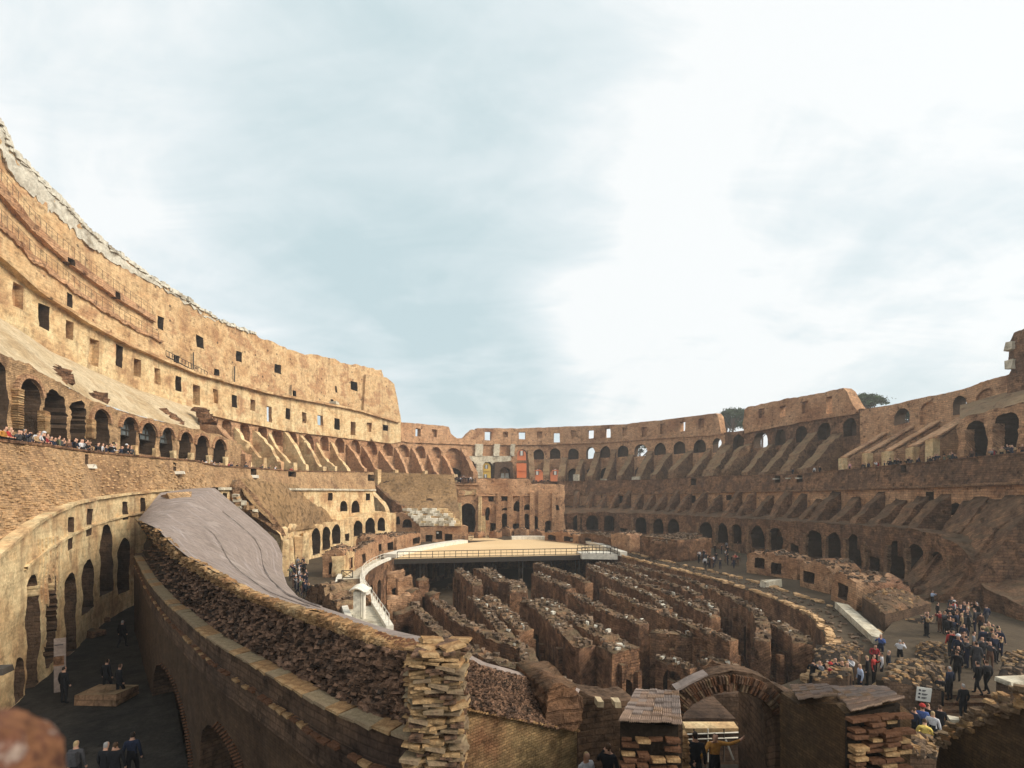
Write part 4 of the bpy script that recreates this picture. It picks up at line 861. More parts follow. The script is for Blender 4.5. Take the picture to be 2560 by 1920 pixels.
HW = [
 ([(1432, 1712), (1395, 1686), (1322, 1664), (1224, 1631), (1151, 1600), (1097, 1561), (1043, 1507)], 1.0, -.6, 'long thin curved underground wall nearest the brick pier', 0, 3, .12),
 ([(1349, 1660), (1331, 1620), (1307, 1607), (1266, 1595), (1214, 1570), (1170, 1553), (1136, 1524), (1102, 1500)], 1.1, -.6, 'curved underground wall second from the pier, ending in a drooping tip', 2, 4, .15),
 ([(1297, 1596), (1273, 1575), (1248, 1551), (1219, 1514), (1190, 1492)], 1.0, -.8, 'left ridge of the twin underground wall strewn with white stones', 1, 14, .3),
 ([(1334, 1574), (1307, 1553), (1273, 1524), (1234, 1490)], 1.3, -.6, 'right ridge of the twin underground wall, its end facing the pier', 1, 24, .35),
 ([(1318, 1482), (1307, 1454), (1273, 1450), (1244, 1431), (1214, 1419)], 1.9, -.5, 'short underground wall with pale broken top left of the middle', 1, 12, .45),
 ([(1207, 1462), (1183, 1441), (1158, 1421)], 1.2, -.2, 'short jagged underground wall just under the stage, left', 0, 6, .5),
 ([(1488, 1614), (1456, 1595), (1419, 1561), (1380, 1529), (1346, 1504), (1307, 1499)], 1.3, -.5, 'left ridge of the massive middle underground wall', 2, 16, .3),
 ([(1555, 1600), (1523, 1577), (1490, 1562), (1468, 1541), (1434, 1534), (1405, 1509), (1361, 1495)], 1.6, -.5, 'right ridge of the massive middle underground wall with a bumpy top', 2, 26, .5),
 ([(1555, 1601), (1488, 1615)], 1.8, -.55, 'blunt lit end face of the massive middle underground wall', 1, 8, .15),
 ([(1483, 1456), (1444, 1439), (1395, 1424), (1349, 1407)], 1.1, -.4, 'underground wall running under the middle of the stage', 2, 8, .25),
 ([(1440, 1470), (1400, 1455), (1352, 1432)], 1.4, -.7, 'broad broken underground wall beside the one under the stage', 1, 10, .5),
 ([(1847, 1600), (1769, 1571), (1682, 1536), (1596, 1504), (1515, 1470)], .85, -.4, 'long straight underground wall ending at the right with a sharp corner', 4, 8, .1),
 ([(1622, 1560), (1587, 1545), (1544, 1533), (1480, 1501), (1440, 1482)], 1.0, -.7, 'ragged underground wall left of the long straight one', 2, 22, .35),
 ([(1723, 1578), (1680, 1580), (1630, 1575)], 1.0, -1.0, 'cross wall with a lit patch before the long straight underground wall', 1, 8, .35),
 ([(1682, 1523), (1654, 1497), (1607, 1475), (1552, 1449), (1480, 1418)], 1.0, -.6, 'underground wall with white rubble, left of a pair right of the middle', 3, 26, .3),
 ([(1801, 1542), (1769, 1525), (1706, 1493), (1668, 1475), (1610, 1458), (1546, 1435), (1480, 1412)], 1.0, -.5, 'underground wall with white rubble, right of a pair right of the middle', 4, 26, .3),
 ([(1760, 1490), (1720, 1470), (1665, 1455), (1630, 1447), (1567, 1420), (1500, 1405)], .9, -.6, 'thin wavy underground wall third from the right arena edge', 3, 12, .35),
 ([(1801, 1530), (1787, 1510), (1760, 1502), (1735, 1499)], .9, -1.0, 'small curved underground wall between two long ones', 0, 6, .25),
 ([(1926, 1605), (1923, 1556), (1900, 1525), (1856, 1499), (1787, 1470), (1711, 1444), (1625, 1423), (1549, 1406)], 1.0, -.5, 'long underground wall curving towards the viewer at the right', 5, 10, .2),
 ([(2030, 1612), (2015, 1591), (1972, 1565), (1931, 1554)], 1.2, -.6, 'ribbed underground wall stub nearest the right arena edge', 0, 10, .25),
 ([(1380, 1735), (1340, 1722), (1290, 1700)], 1.3, -2.6, 'low near underground wall stub behind the dark block', 0, 4, .3),
 ([(1745, 1668), (1700, 1652), (1650, 1640)], .9, -2.4, 'low broken underground wall before the middle end wall', 1, 8, .4),
 ([(1860, 1665), (1800, 1650), (1742, 1645)], 1.0, -2.0, 'low underground wall with small dark openings, right of middle', 2, 9, .4),
 ([(1600, 1660), (1570, 1640), (1560, 1610)], 1.0, -2.8, 'low underground wall at the foot of the blunt end face', 0, 4, .4)]
for pts, th_, top_, lab_, ar_, st_, zr_ in HW: hwall(pts, th_ / .72, top=top_, lab=lab_, arches=ar_, zrough=zr_, stones=st_)
for u in (1906, 1950): 
    p = PZ(u, 1600 if u == 1906 else 1640, -1.6); mb = MB(); mb.box((p.x, p.y, -3.6), .5, .5, 4.2, .3, jit=.1, taper=.8); mb.build('brick_pillar', M['hypo'], label='slim broken brick pillar %s' % ('standing left of the ribbed wall stub' if u == 1906 else 'standing before the ribbed wall stub'), cat='pillar')
# left inside: tall piers under the stage's left end
for i, (u, v, w_, h_) in enumerate(((990, 1440, 2.2, 1.2), (1014, 1455, 1.8, 1.0), (1000, 1500, 2.4, .6), (1062, 1452, 1.2, .4), (1040, 1475, 1.4, -.5), (1016, 1520, 2.2, -.8), (1090, 1475, 1.0, -1.2))):
    p = PZ(u, v, -.3); pl = Plan([(p.x - w_ / 2, p.y - .3), (p.x + w_ / 2, p.y + .4)]); hs = [(arch(w_ * .3, w_ * .68, -5, uni(-2.5, -1.6)), 1.2, 'niche', True, M['dark'])]
    pslab('ruined_pier', pl, [(0, -6.3), (w_, -6.3)] + rough_pts([(0, -.5 + h_ * .4), (w_, -.2 + h_ * .4)], .4, .3, i, .15)[::-1], hs, M['redbrick'] if i < 3 else M['hypo'], 1.6, step=.5, rough=.2, freq=1, nseg=2,
          label=['tall sunlit ruined pier with a niche under the left stage corner', 'ruined pier second from the left under the stage', 'near broad ruined pier below the left walkway', 'slim ruined pier with a small arched top in the dark', 'stumpy ruined pier before the slim one', 'low wide ruined pier at the foot of the left edge', 'small ruined pier beside the short jagged wall'][i], cat='pier')
# scattered pale rubble on the bottom of the pit
mb = MB()
for i in range(420):
    u, v = uni(1000, 1960), uni(1450, 1720); p = PZ(u, v, -5.9); s_ = uni(.2, .7); mb.box(p, s_, s_ * .7, s_ * .5, uni(0, 3), jit=.1)
mb.build('rubble', M['rubble'], kind='stuff', label='loose stones on the floor of the arena pit', cat='rubble')

# --- walkway along the left arena edge
lf = [p for p in ARENA if p.x < -6 and 33 < p.y < 77]; lf.sort(key=lambda p: p.y)
kerb('left_walkway', lf, 2.6, .06, M['travertine'], kind='structure')
kerb('walkway_kerb', lf, .55, .42, M['white'], label='pale kerb along the curved left edge of the arena pit', cat='kerb')
lo = []
for i, p in enumerate(lf):
    t = (lf[min(len(lf) - 1, i + 1)] - lf[max(0, i - 1)]).normalized(); n = Vector((-t.y, t.x, 0)); lo.append(p + n * 2.7)
kerb('outer_walkway_kerb', lo, .5, .5, M['white'], label='outer pale kerb of the curved left walkway, beside the ruins', cat='kerb')
wr = empty('walkway_railing', lf[2], label='thin pale railing following the curved left walkway', cat='railing')
mb = MB(); pv = None
for a, b in zip(lf[:-1], lf[1:]):
    for k in (0, .5):
        q = a.lerp(b, k) + Vector((-.35, 0, .42)); mb.bar(q - wr.location, q - wr.location + Vector((0, 0, .85)), .035)
        if pv: mb.bar(pv - wr.location + Vector((0, 0, .85)), q - wr.location + Vector((0, 0, .85)), .035); mb.bar(pv - wr.location + Vector((0, 0, .45)), q - wr.location + Vector((0, 0, .45)), .025)
        pv = q
mb.build('rail', M['white'], parent=wr)
prism('timber_deck', [PZ(826, 1452, 0), PZ(905, 1448, 0), PZ(912, 1466, 0), PZ(868, 1500, 0), PZ(838, 1490, 0)], -.02, .09, M['wood'], label='dark timber deck behind the white roofed kiosk', cat='deck')
# kiosk
kc = PZ(898, 1548, 0); kd = kc.y
k = empty('kiosk', kc, label='narrow pale kiosk with curved white roof and a column, left of the arena pit', cat='kiosk')
mb = MB(); mb.box((-.22, .3, 1.15), .55, .9, 2.3, .15); mb.build('wall', M['greystone'], parent=k)
mb = MB(); mb.bar((.38, 0, 0), (.38, 0, 2.05), .15, n=10); mb.box((.38, 0, 2.15), .42, .42, .22, .15); mb.build('column', M['white'], parent=k)
vs = []; fs = []
for i in range(7):
    t = i / 6; x = -.72 + 1.42 * t; z = 2.42 + .28 * math.sin(math.pi * min(1, t * 1.1 + .05)) - .12 * t
    vs += [(x, -.35, z), (x, 1.1, z + .12), (x, 1.1, z + .04), (x, -.35, z - .08)]
for i in range(6): fs += [(4 * i + j, 4 * i + (j + 1) % 4, 4 * i + 4 + (j + 1) % 4, 4 * i + 4 + j) for j in range(4)]
fs += [(3, 2, 1, 0), (24, 25, 26, 27)]
obj('roof', mesh('roof', vs, fs, M['white']), parent=k)
# barriers
b = empty('wooden_barrier', PZ(868, 1446, 0), label='dark wooden barrier with crossed bars at the start of the left walkway', cat='barrier')
mb = MB(); s_ = PZ(883, 1446, 0) - PZ(856, 1446, 0)
for q in (Vector((0, 0, 0)), s_): mb.bar(q - s_ / 2, q - s_ / 2 + Vector((0, 0, 1.0)), .06)
for z in (.1, .95): mb.bar(-s_ / 2 + Vector((0, 0, z)), s_ / 2 + Vector((0, 0, z)), .05)
mb.bar(-s_ / 2 + Vector((0, 0, .1)), s_ / 2 + Vector((0, 0, .95)), .04); mb.bar(-s_ / 2 + Vector((0, 0, .95)), s_ / 2 + Vector((0, 0, .1)), .04); mb.build('frame', M['steel'], parent=b)
b = empty('iron_fence', PZ(866, 1495, 0), label='short dark iron fence between the rubble bank and the kiosk', cat='fence')
railing(b, PZ(866, 1495, 0), PZ(880, 1499, 0), 4, h=1.1)

# ------------------------------------------------------------------ ruin blocks round the arena
def block(name, f0, f1, ztop, depth, doors, mat, label, cat='ruin', z0=-.1, rough=.13, ztop1=None, top=.35, step=.6, back_z=None, parent=None, ground=0.0):
    fc = Face(PZ(*f0, ground), PZ(*f1, ground)); zt1 = ztop1 if ztop1 is not None else ztop
    hs = []
    for d_ in doors:
        lp = fc.loop([(d_[0], d_[3]), (d_[1], d_[3]), (d_[1], d_[2]), (d_[0], d_[2])]); zs = (lp[0][1] + lp[1][1]) / 2; zt = (lp[2][1] + lp[3][1]) / 2
        zs = max(zs, z0 + .12); x0, x1 = lp[0][0], lp[1][0]
        x0, x1 = max(.12, x0), min(fc.len - .12, x1)
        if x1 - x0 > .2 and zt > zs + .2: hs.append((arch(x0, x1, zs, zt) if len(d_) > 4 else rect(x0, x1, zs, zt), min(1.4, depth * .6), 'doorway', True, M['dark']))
    prof = rough_pts([(0, ztop), (fc.len * .5, (ztop + zt1) / 2 + top), (fc.len, zt1)], .5, top * .5, f0[0] * .13, top * .35)
    mx = max([max(p[1] for p in h[0]) for h in hs] + [0]); prof = [(x, max(z, mx + .15)) for x, z in prof]
    o = pslab(name, fc, [(0, z0), (fc.len, z0)] + prof[::-1], hs, mat, depth, step=step, rough=rough, freq=1.1, nseg=max(2, int(depth / .6)), back=True, parent=parent, label=label, cat=cat)
    tb = MB()
    for i in range(int(fc.len * depth * 3.5)):
        x = uni(.1, fc.len - .1); q = fc.pt(x, float(np.interp(x, [p_[0] for p_ in prof], [p_[1] for p_ in prof])) + uni(-.12, .14)) + fc.nrm(x) * depth * uni(.02, .98); s_ = uni(.15, .5); tb.box(q, s_, s_ * uni(.5, 1), s_ * .6, uni(0, 3), jit=.08)
    tb.build('loose_rubble', M['loose'], parent=o, kind='stuff')
    return o
B = block
B('ruin_block', (806, 1444), (860, 1443), 2.6, 4.5, [(822, 829, 1405, 1436)], M['redbrick'], 'tall brick block left of the walkway, its top grown over', ztop1=3.0, top=.8)
B('ruin_block', (861, 1444), (886, 1428), 2.6, 1.5, [(872, 882, 1394, 1422)], M['ochre_low'], 'sunlit side wall with a doorway beside the left walkway', top=.3)
B('ruin_block', (886, 1427), (946, 1394), 2.3, 1.6, [(905, 914, 1385, 1408)], M['redbrick'], 'orange sunlit ruined wall curving along the left walkway', ztop1=2.6, top=.4)
B('ruin_block', (934, 1389), (985, 1381), 2.6, 4, [(969, 984, 1356, 1375), (944, 954, 1360, 1378)], M['redbrick'], 'ruined chamber with a square doorway near the left stage corner', top=.8)
B('ruin_block', (992, 1378), (1052, 1361), 2.4, 5, [(1032, 1049, 1344, 1360)], M['redbrick'], 'low ruined wall with one doorway behind the left stage kerb', ztop1=2.2)
B('rubble_bank', (768, 1500), (846, 1530), 1.0, 3.2, [], M['fin'], 'sunlit rubble bank beside the lead slope on the left', ztop1=.5, top=1.0, rough=.4)
# right
B('ruin_block', (1528, 1378), (1574, 1384), 3.0, 4, [], M['redbrick'], 'small brick block left of the long low ruin on the right', top=.4)
B('ruin_block', (1600, 1388), (1692, 1405), 3.2, 7, [(1662, 1683, 1356, 1384)], M['hypo'], 'long low brick ruin with flat top behind the right arena edge', ztop1=3.3, top=.05, rough=.1)
B('ruin_block', (1693, 1405), (1757, 1376), 3.0, 4, [(1708, 1724, 1356, 1384)], M['hypo'], 'end wall of the long low ruin with a dark doorway', top=.1, rough=.1)
B('ruin_block', (1866, 1432), (1992, 1450), 2.4, 3.6, [(1888, 1912, 1396, 1420), (1928, 1953, 1407, 1436)], M['redbrick'], 'brown ruin block with two dark openings under the right arcade', top=.6)
B('ruin_block', (2000, 1466), (2075, 1486), 2.5, 3.6, [(2009, 2036, 1430, 1458)], M['redbrick'], 'brown ruin block with one opening and humped top, right side', top=.7)
B('ruin_block', (2078, 1500), (2142, 1528), 2.5, 4.2, [(2096, 2120, 1461, 1497)], M['redbrick'], 'brown ruin block with a square doorway beside the big mound', top=.5)
B('ruin_block', (1450, 1360), (1528, 1372), 1.9, 4, [(1462, 1478, 1345, 1360)], M['rfin'], 'low dark ruin behind the far right stage kerb', top=.5)
B('ruin_block', (1362, 1352), (1446, 1360), 1.7, 4, [(1370, 1390, 1338, 1350), (1410, 1432, 1342, 1354)], M['redbrick'], 'low ruin with two openings behind the stage, right of the gate front', top=.6)
mb = MB(); a, b = PZ(2104, 1515, .3), PZ(2200, 1602, .3); dv = b - a; mb.box((a + b) / 2, dv.length, 1.0, .5, math.atan2(dv.y, dv.x), jit=.12); mb.build('stone_slab', M['travertine'], label='long pale stone slab lying along the right arena walkway', cat='stone slab')
mb = MB(); p = PZ(1925, 1462, .2); mb.box(p, 2.2, 1.0, .9, .4, jit=.2); mb.build('fallen_block', M['travertine'], label='pale fallen stone block on the right arena walkway', cat='stone block')
rt = [p for p in ARENA if p.x > 15 and 26 < p.y < 86]; mb = MB(); mk_ = MB()
for a, b in zip(rt[:-1], rt[1:]):
    for w_, n_ in ((.3, 3), (3.6, 2)):
        t = (b - a).normalized(); n = Vector((-t.y, t.x, 0)) 
        for i in range(int((b - a).length * n_)):
            q = a.lerp(b, rnd()) + n * (w_ + uni(-.25, .25)); s_ = uni(.35, .8); mk_.box(q + Vector((0, 0, .1)), s_, s_ * .6, uni(.15, .3), math.atan2(t.y, t.x) + uni(-.2, .2), jit=.05)
    for i in range(int((b - a).length * 7)):
        q = a.lerp(b, rnd()) + n * uni(.4, 3.6); s_ = uni(.12, .4); mb.box(q + Vector((0, 0, .05)), s_, s_ * .7, .12, uni(0, 3), jit=.04)
mk_.build('kerb_stones', M['brick_c'], kind='stuff', label='two rows of pale worn kerb stones along the right arena walkway', cat='stones')
mb.build('edge_stones', M['loose'], kind='stuff', label='worn stones scattered along the right arena walkway', cat='stones')

# ------------------------------------------------------------------ far end: seating wedge, marble seats, gate front
us = np.linspace(945, 1135, 14)
coons('earth_wedge', [P(1006, 1272, 104), P(1080, 1276, 103.5), P(1150, 1300, 103)], [P(u, 1180 + (u - 945) * .03, 112) for u in us], [P(1006, 1272, 104), P(975, 1245, 107), P(934, 1205, 111), P(945, 1180, 112)], [P(1150, 1300, 103), P(1146, 1262, 106), P(1135, 1187, 112)], 26, 18, .35, .4, M['earth'],
      label='brown earthen seating slope at the far left of the gate, above the marble seats', cat='seating slope')
wd = bpy.data.objects['earth_wedge']
for u, v, w_, h_, d in ((1073, 1252, 24, 13, 106.2), (966, 1208, 22, 12, 110.6)):
    fl = Flat(u - w_ / 2, d, u + w_ / 2, d); lp = fl.loop([(u - w_ / 2, v + h_ / 2), (u + w_ / 2, v + h_ / 2), (u + w_ * .3, v - h_ * .35), (u, v - h_ / 2), (u - w_ * .35, v - h_ * .2)])
    pslab('vomitory_mouth', fl, densify(lp, .5), [], M['dark'], .6, rough=.1, parent=wd)
fl = Flat(930, 110.5, 1008, 103.5)
pslab('side_wall', fl, rough_pts(fl.loop([(934, 1207), (948, 1222), (975, 1246), (1004, 1266), (1006, 1282), (985, 1292), (958, 1285), (935, 1245)]), .8, .1, 1, .1), [], M['rfin'], 1.2, step=.8, rough=.25, parent=wd)
fl = Flat(922, 108, 968, 104)
pslab('stepped_wall', fl, rough_pts(fl.loop([(925, 1225), (938, 1244), (948, 1252), (962, 1268), (966, 1285), (955, 1282), (930, 1280), (924, 1250)]), .7, .1, 1, .1), [], M['ochre_low'], 1.2, step=.7, rough=.25, parent=wd)
fl = Flat(948, 105, 1052, 101.5)
pslab('arched_ruin', fl, fl.loop([(948, 1362), (1052, 1358)]) + rough_pts(fl.loop([(1052, 1320), (1036, 1302), (1014, 1286), (1000, 1280), (960, 1284), (948, 1290)]), .7, .15, 2, .12), [(arch(*[fl.px(990, 1)[0], fl.px(1000, 1)[0]], fl.px(990, 1311)[1], fl.px(990, 1291)[1]), 2, 'archway', True, M['dark']), (arch(*[fl.px(1006, 1)[0], fl.px(1030, 1)[0]], fl.px(1010, 1319)[1], fl.px(1010, 1297)[1]), 2.4, 'archway', True, M['dark']), (rect(fl.px(970, 1)[0], fl.px(986, 1)[0], fl.px(975, 1326)[1], fl.px(975, 1318)[1]), 1.5, 'window', True, M['dark'])], M['far'], 3, step=.7, rough=.15, nseg=3, parent=wd)
# marble seats: individual blocks in rows
seats = empty('marble_seats', P(1075, 1300, 102), label='white marble seat rows left of the dark gate arch', cat='seating')
o0 = seats.location; rows = 7; cnt = 0
bm_ = []
for i in range(6):
    mb = MB(); mb.box((0, 0, 0), uni(.95, 1.1), .8, uni(.52, .62), 0, jit=.05); bm_.append(mb.mesh('seat_block', M['travertine'] if i < 4 else M['white']))
for r in range(rows):
    t = r / (rows - 1); v = 1274 + 37 * t; d = 103.6 - 2.6 * t; u0 = 1012 + 42 * t; u1 = 1112 + 34 * t
    for u in np.arange(u0, u1, 12.5 * 1.0):
        if rnd() < .2: continue
        o = bpy.data.objects.new('seat_block', bm_[int(rnd() * 6)]); o.location = P(u + uni(-1, 1), v + uni(-.5, .5), d) - o0; o.rotation_euler = (uni(-.04, .04), uni(-.04, .04), uni(-.06, .06)); put(o, parent=seats)
    a, b = P(u0 - 4, v, d + .35) - o0, P(u1 + 8, v, d + .35) - o0
    mb = MB(); mb.box((a + b) / 2 - Vector((0, -.25, .12)), (b - a).length, 1.0, .6, math.atan2((b - a).y, (b - a).x), jit=.1); mb.build('seat_step', M['ochre_low'], parent=seats)
fl = Flat(1050, 100.5, 1170, 101.5)
pslab('podium_wall', fl, [fl.px(1050, 1357), fl.px(1170, 1357)] + rough_pts([fl.px(1170, 1318), fl.px(1160, 1313), fl.px(1050, 1318)], .7, .12, 2, .08), [(fl.loop([(1064, 1355), (1081, 1355), (1081, 1337), (1064, 1337)]), 2, 'doorway', True, M['dark']), (fl.loop([(1090, 1348), (1106, 1348), (1106, 1327), (1090, 1327)]), 1.4, 'window', True, M['dark']), (fl.loop([(1112, 1352), (1131, 1352), (1131, 1335), (1112, 1335)]), 1.6, 'doorway', True, M['dark'])], M['redbrick'], 2.5, step=.7, rough=.12, nseg=2,
      label='red brick podium wall with three dark openings below the marble seats', cat='brick wall')
mb = MB(); p = P(1094, 1332, 101.2); mb.box(p, .45, .04, .35); mb.build('notice', M['sign'], label='tiny white notice in the middle opening of the brick podium wall', cat='notice')
# gate front
fl = Flat(1134, 113, 1412, 117)
ho = lambda a, b, c, d_, ar=True, dep=2.5: ((lambda q: (arch(q[0][0], q[1][0], q[1][1], q[0][1]) if ar else rect(q[0][0], q[1][0], q[1][1], q[0][1]), dep, 'archway' if ar else 'window', True, M['dark']))((fl.px(a, c), fl.px(b, d_))))
hs = [ho(1151, 1188, 1258, 1331, True, 8), ho(1220, 1234, 1237, 1253, False), ho(1254, 1269, 1237, 1253, False), ho(1284, 1300, 1254, 1277), ho(1214, 1224, 1269, 1300), ho(1254, 1270, 1283, 1322), ho(1226, 1243, 1308, 1331, False), ho(1278, 1298, 1309, 1323, False), ho(1311, 1325, 1260, 1274), ho(1312, 1322, 1285, 1325), ho(1253, 1270, 1270, 1276, True, 1), ho(1332, 1346, 1290, 1330), ho(1362, 1378, 1300, 1335), ho(1386, 1398, 1262, 1275)]
tp = rough_pts(fl.loop([(1412, 1212), (1330, 1210), (1322, 1198), (1196, 1197), (1194, 1208), (1136, 1207)]), .9, .12, 3, .12)
gf = pslab('gate_ruin', fl, fl.loop([(1136, 1350), (1412, 1352)]) + tp, hs, M['far'], 3.0, step=.7, rough=.28, freq=.6, nseg=2, label='ruined two storey front with a tall dark gate arch at the far end', cat='gate ruin')
for u, v0, v1 in ((1148, 1258, 1335), (1200, 1240, 1335), (1208, 1290, 1340), (1247, 1232, 1330), (1275, 1236, 1330), (1304, 1240, 1335), (1330, 1230, 1335), (1352, 1225, 1340), (1384, 1230, 1340)):
    q = fl.px(u, v1); q2 = fl.px(u, v0); p = fl.pt(q[0], 0); mb = MB(); mb.box((p.x, p.y - .3, (q[1] + q2[1]) / 2), uni(.9, 1.5), .9, q2[1] - q[1], 0, jit=.15, taper=.85); mb.build('engaged_pier', M['far'] if u > 1210 else M['ochre_low'], parent=gf)
q = fl.loop([(1145, 1222), (1190, 1222), (1190, 1239), (1180, 1236), (1167, 1238), (1146, 1240)]); pslab('pale_patch', fl, q, [], M['ochre_low'], -.25, step=.8, rough=.1, parent=gf)
for z_, a, b in ((1239, 1196, 1330), (1212, 1136, 1196)):
    q0, q1 = fl.px(a, z_), fl.px(b, z_); p0, p1 = fl.pt(*q0), fl.pt(*q1); mb = MB(); mb.bar(p0 + Vector((0, -.2, 0)), p1 + Vector((0, -.2, 0)), .22); mb.build('ledge', M['far'], parent=gf)
for i, (u, v, w_, ht) in enumerate(((1206, 1338, 2.0, 2.4), (1262, 1340, 2.6, 1.6), (1300, 1340, 3, 1.4), (1232, 1345, 2, 1.3), (1340, 1344, 3, 1.2), (1190, 1345, 1.2, 1.0))):
    B('ruin_block', (u - w_ * 5, v), (u + w_ * 5, v + 1), ht, 2.5, [], M['redbrick'], 'low broken wall %s' % ['right of the tall gate arch', 'below the middle window of the gate front', 'under the square opening of the gate front', 'next to the gate path', 'at the right foot of the gate front', 'nearest the gate path end'][i], top=.5, step=.5)
# left brown slope and the hollow vault below it
coons('brown_slope', [P(709, 1335, 62), P(752, 1324, 70), P(800, 1318, 78), P(852, 1306, 86), P(880, 1288, 92)], [P(597, 1197, 57), P(687, 1204, 66), P(785, 1222, 80), P(860, 1262, 92)], [P(709, 1335, 62), P(660, 1290, 58), P(610, 1235, 56), P(597, 1197, 57)], [P(880, 1288, 92), P(870, 1275, 92), P(860, 1262, 92)], 40, 18, .35, .35, M['earth'], label='smooth brown slope of buried seating between the lead sheet and the gate', cat='seating slope')
bs = bpy.data.objects['brown_slope']
fl = Flat(578, 55.5, 712, 61)
pslab('broken_side', fl, rough_pts(fl.loop([(597, 1198), (660, 1262), (712, 1330), (716, 1345), (690, 1330), (640, 1292), (604, 1268), (579, 1255), (582, 1214)]), 1, .2, 1, .25), [], M['fin'], 2.5, step=.9, rough=.45, freq=.6, nseg=3, parent=bs)
for i in range(14):
    u = uni(590, 640); v = 1250 + (u - 590) * .75 + uni(-12, 12); mb = MB(); mb.box(P(u, v, 55 + uni(-.6, 0)), uni(.4, .9), .6, uni(.25, .5), uni(0, 3), jit=.1); mb.build('stone', M['travertine' if i % 3 == 0 else 'brick'], parent=bs)
coons('vault_remnant', [P(716, 1385, 62), P(740, 1356, 68), P(780, 1330, 76)], [P(640, 1290, 60), P(700, 1306, 66), P(752, 1318, 74)], [P(716, 1385, 62), P(700, 1335, 60), P(640, 1290, 60)], [P(780, 1330, 76), P(765, 1322, 75), P(752, 1318, 74)], 16, 12, .3, .6, M['ochre_low'], hump=.9, label='yellowish broken vault end above the left crowd', cat='vault')
for i, (u, d) in enumerate(((712, 60), (724, 61.5), (745, 66), (762, 70))):
    mb = MB(); p = at(u, d, 2.2); mb.box(p, 1.0, 1.2, 4.6, .5, jit=.2, taper=.85); mb.build('stone_pier', M['ochre_low'], parent=bpy.data.objects['vault_remnant'])
# ------------------------------------------------------------------ houses and pines beyond the rim
def house(name, u0, u1, d, h, mat, wins, label):
    p0, p1 = at(u0, d, 0), at(u1, d, 0); hw = (p1 - p0).length; h0 = empty(name, (p0 + p1) / 2, label=label, cat='house')
    mb = MB(); mb.box((0, 6, h / 2), hw, 12, h); mb.build('wall', mat, parent=h0)
    mb = MB(); mb.box((0, 5.7, h + .4), hw + 1.2, 13, .8); mb.build('roof', M['redbrick'], parent=h0)
    for u, v, w_, hh in wins:
        p = P(u, v, d) - h0.location; q = d / F; mb = MB(); mb.box((p.x, -.08, p.z), w_ * q, .2, hh * q); o = mb.build('window', M['sign'], parent=h0)
        mb = MB()
        for s_ in (-1, 1): mb.box((p.x + s_ * w_ * q * .62, -.2, p.z), w_ * q * .3, .1, hh * q * 1.05)
        mb.build('shutter', M['shutter'], parent=o)
    for v in (1150, 1176): mb = MB(); p = P(u0, v, d) - h0.location; mb.box((0, -.1, p.z), hw, .4, .5); mb.build('cornice', mat, parent=h0)
house('orange_house', 1288, 1420, 196, 29, M['orange'], [(1304, 1133, 6, 12), (1343, 1180, 6, 14), (1388, 1180, 6, 14), (1343, 1140, 6, 12)], 'orange house front beyond the far arches')
house('yellow_house', 1168, 1286, 184, 22, M['yellow'], [(1216, 1167, 5, 9), (1214, 1190, 5, 9), (1183, 1178, 5, 9)], 'yellow house front with dark shutters seen through the pale stone arch')
def pine(u, v, d, r, label):
    c = P(u, v, d); root = empty('pine_tree', (c.x, c.y, 0), label=label, cat='tree')
    mb = MB(); n = 7
    for i in range(n): mb.bar((0, 0, c.z * i / n), (uni(-.2, .2), uni(-.2, .2), c.z * (i + 1) / n + .3), .6 - .05 * i, n=7)
    for i in range(7): t = uni(0, 6.28); mb.bar((0, 0, c.z * .86), (math.cos(t) * r * .6, math.sin(t) * r * .6, c.z + uni(0, 1)), .16)
    mb.build('trunk', M['bark'], parent=root)
    mb = MB(); cl = []
    for i in range(80): t = uni(0, 6.28); q = math.sqrt(rnd()); cl.append((math.cos(t) * r * q, math.sin(t) * r * q, c.z + (1 - q * q) * r * .5 + uni(-.5, .5)))
    for x, y, z in cl:
        for j in range(60):
            p = Vector((x, y, z)) + Vector((random.gauss(0, .75), random.gauss(0, .75), random.gauss(0, .42))); s_ = uni(.2, .5); a = Vector((uni(-1, 1), uni(-1, 1), uni(-.4, 1))).normalized() * s_; b_ = Vector((uni(-1, 1), uni(-1, 1), uni(-1, 1))).normalized() * s_ * .6
            mb.add([p - a, p + b_, p + a, p - b_], [(0, 1, 2, 3)])
    mb.build('crown', M['leaf'], parent=root, kind='stuff')
pine(1832, 1046, 190, 6.4, 'umbrella pine crown in the gap between the two right gallery walls')
pine(1815, 1066, 200, 6.0, 'darker pine crown lower behind the left one in the wall gap')
pine(2166, 1012, 150, 4.6, 'rounded pine crown behind the slanting end of the right gallery wall')
pine(2256, 1042, 120, 3.2, 'dark pine crown seen through the round arch on the right')
pine(1905, 1062, 170, 7.0, 'pine crown showing through the broken arches on the right')
pine(1600, 1125, 200, 7.5, 'dark pine crown showing through the arches right of the middle')
B('stone_stub', (1, 1), (2, 2), 1, 1, [], M['fin'], 'x') if False else None
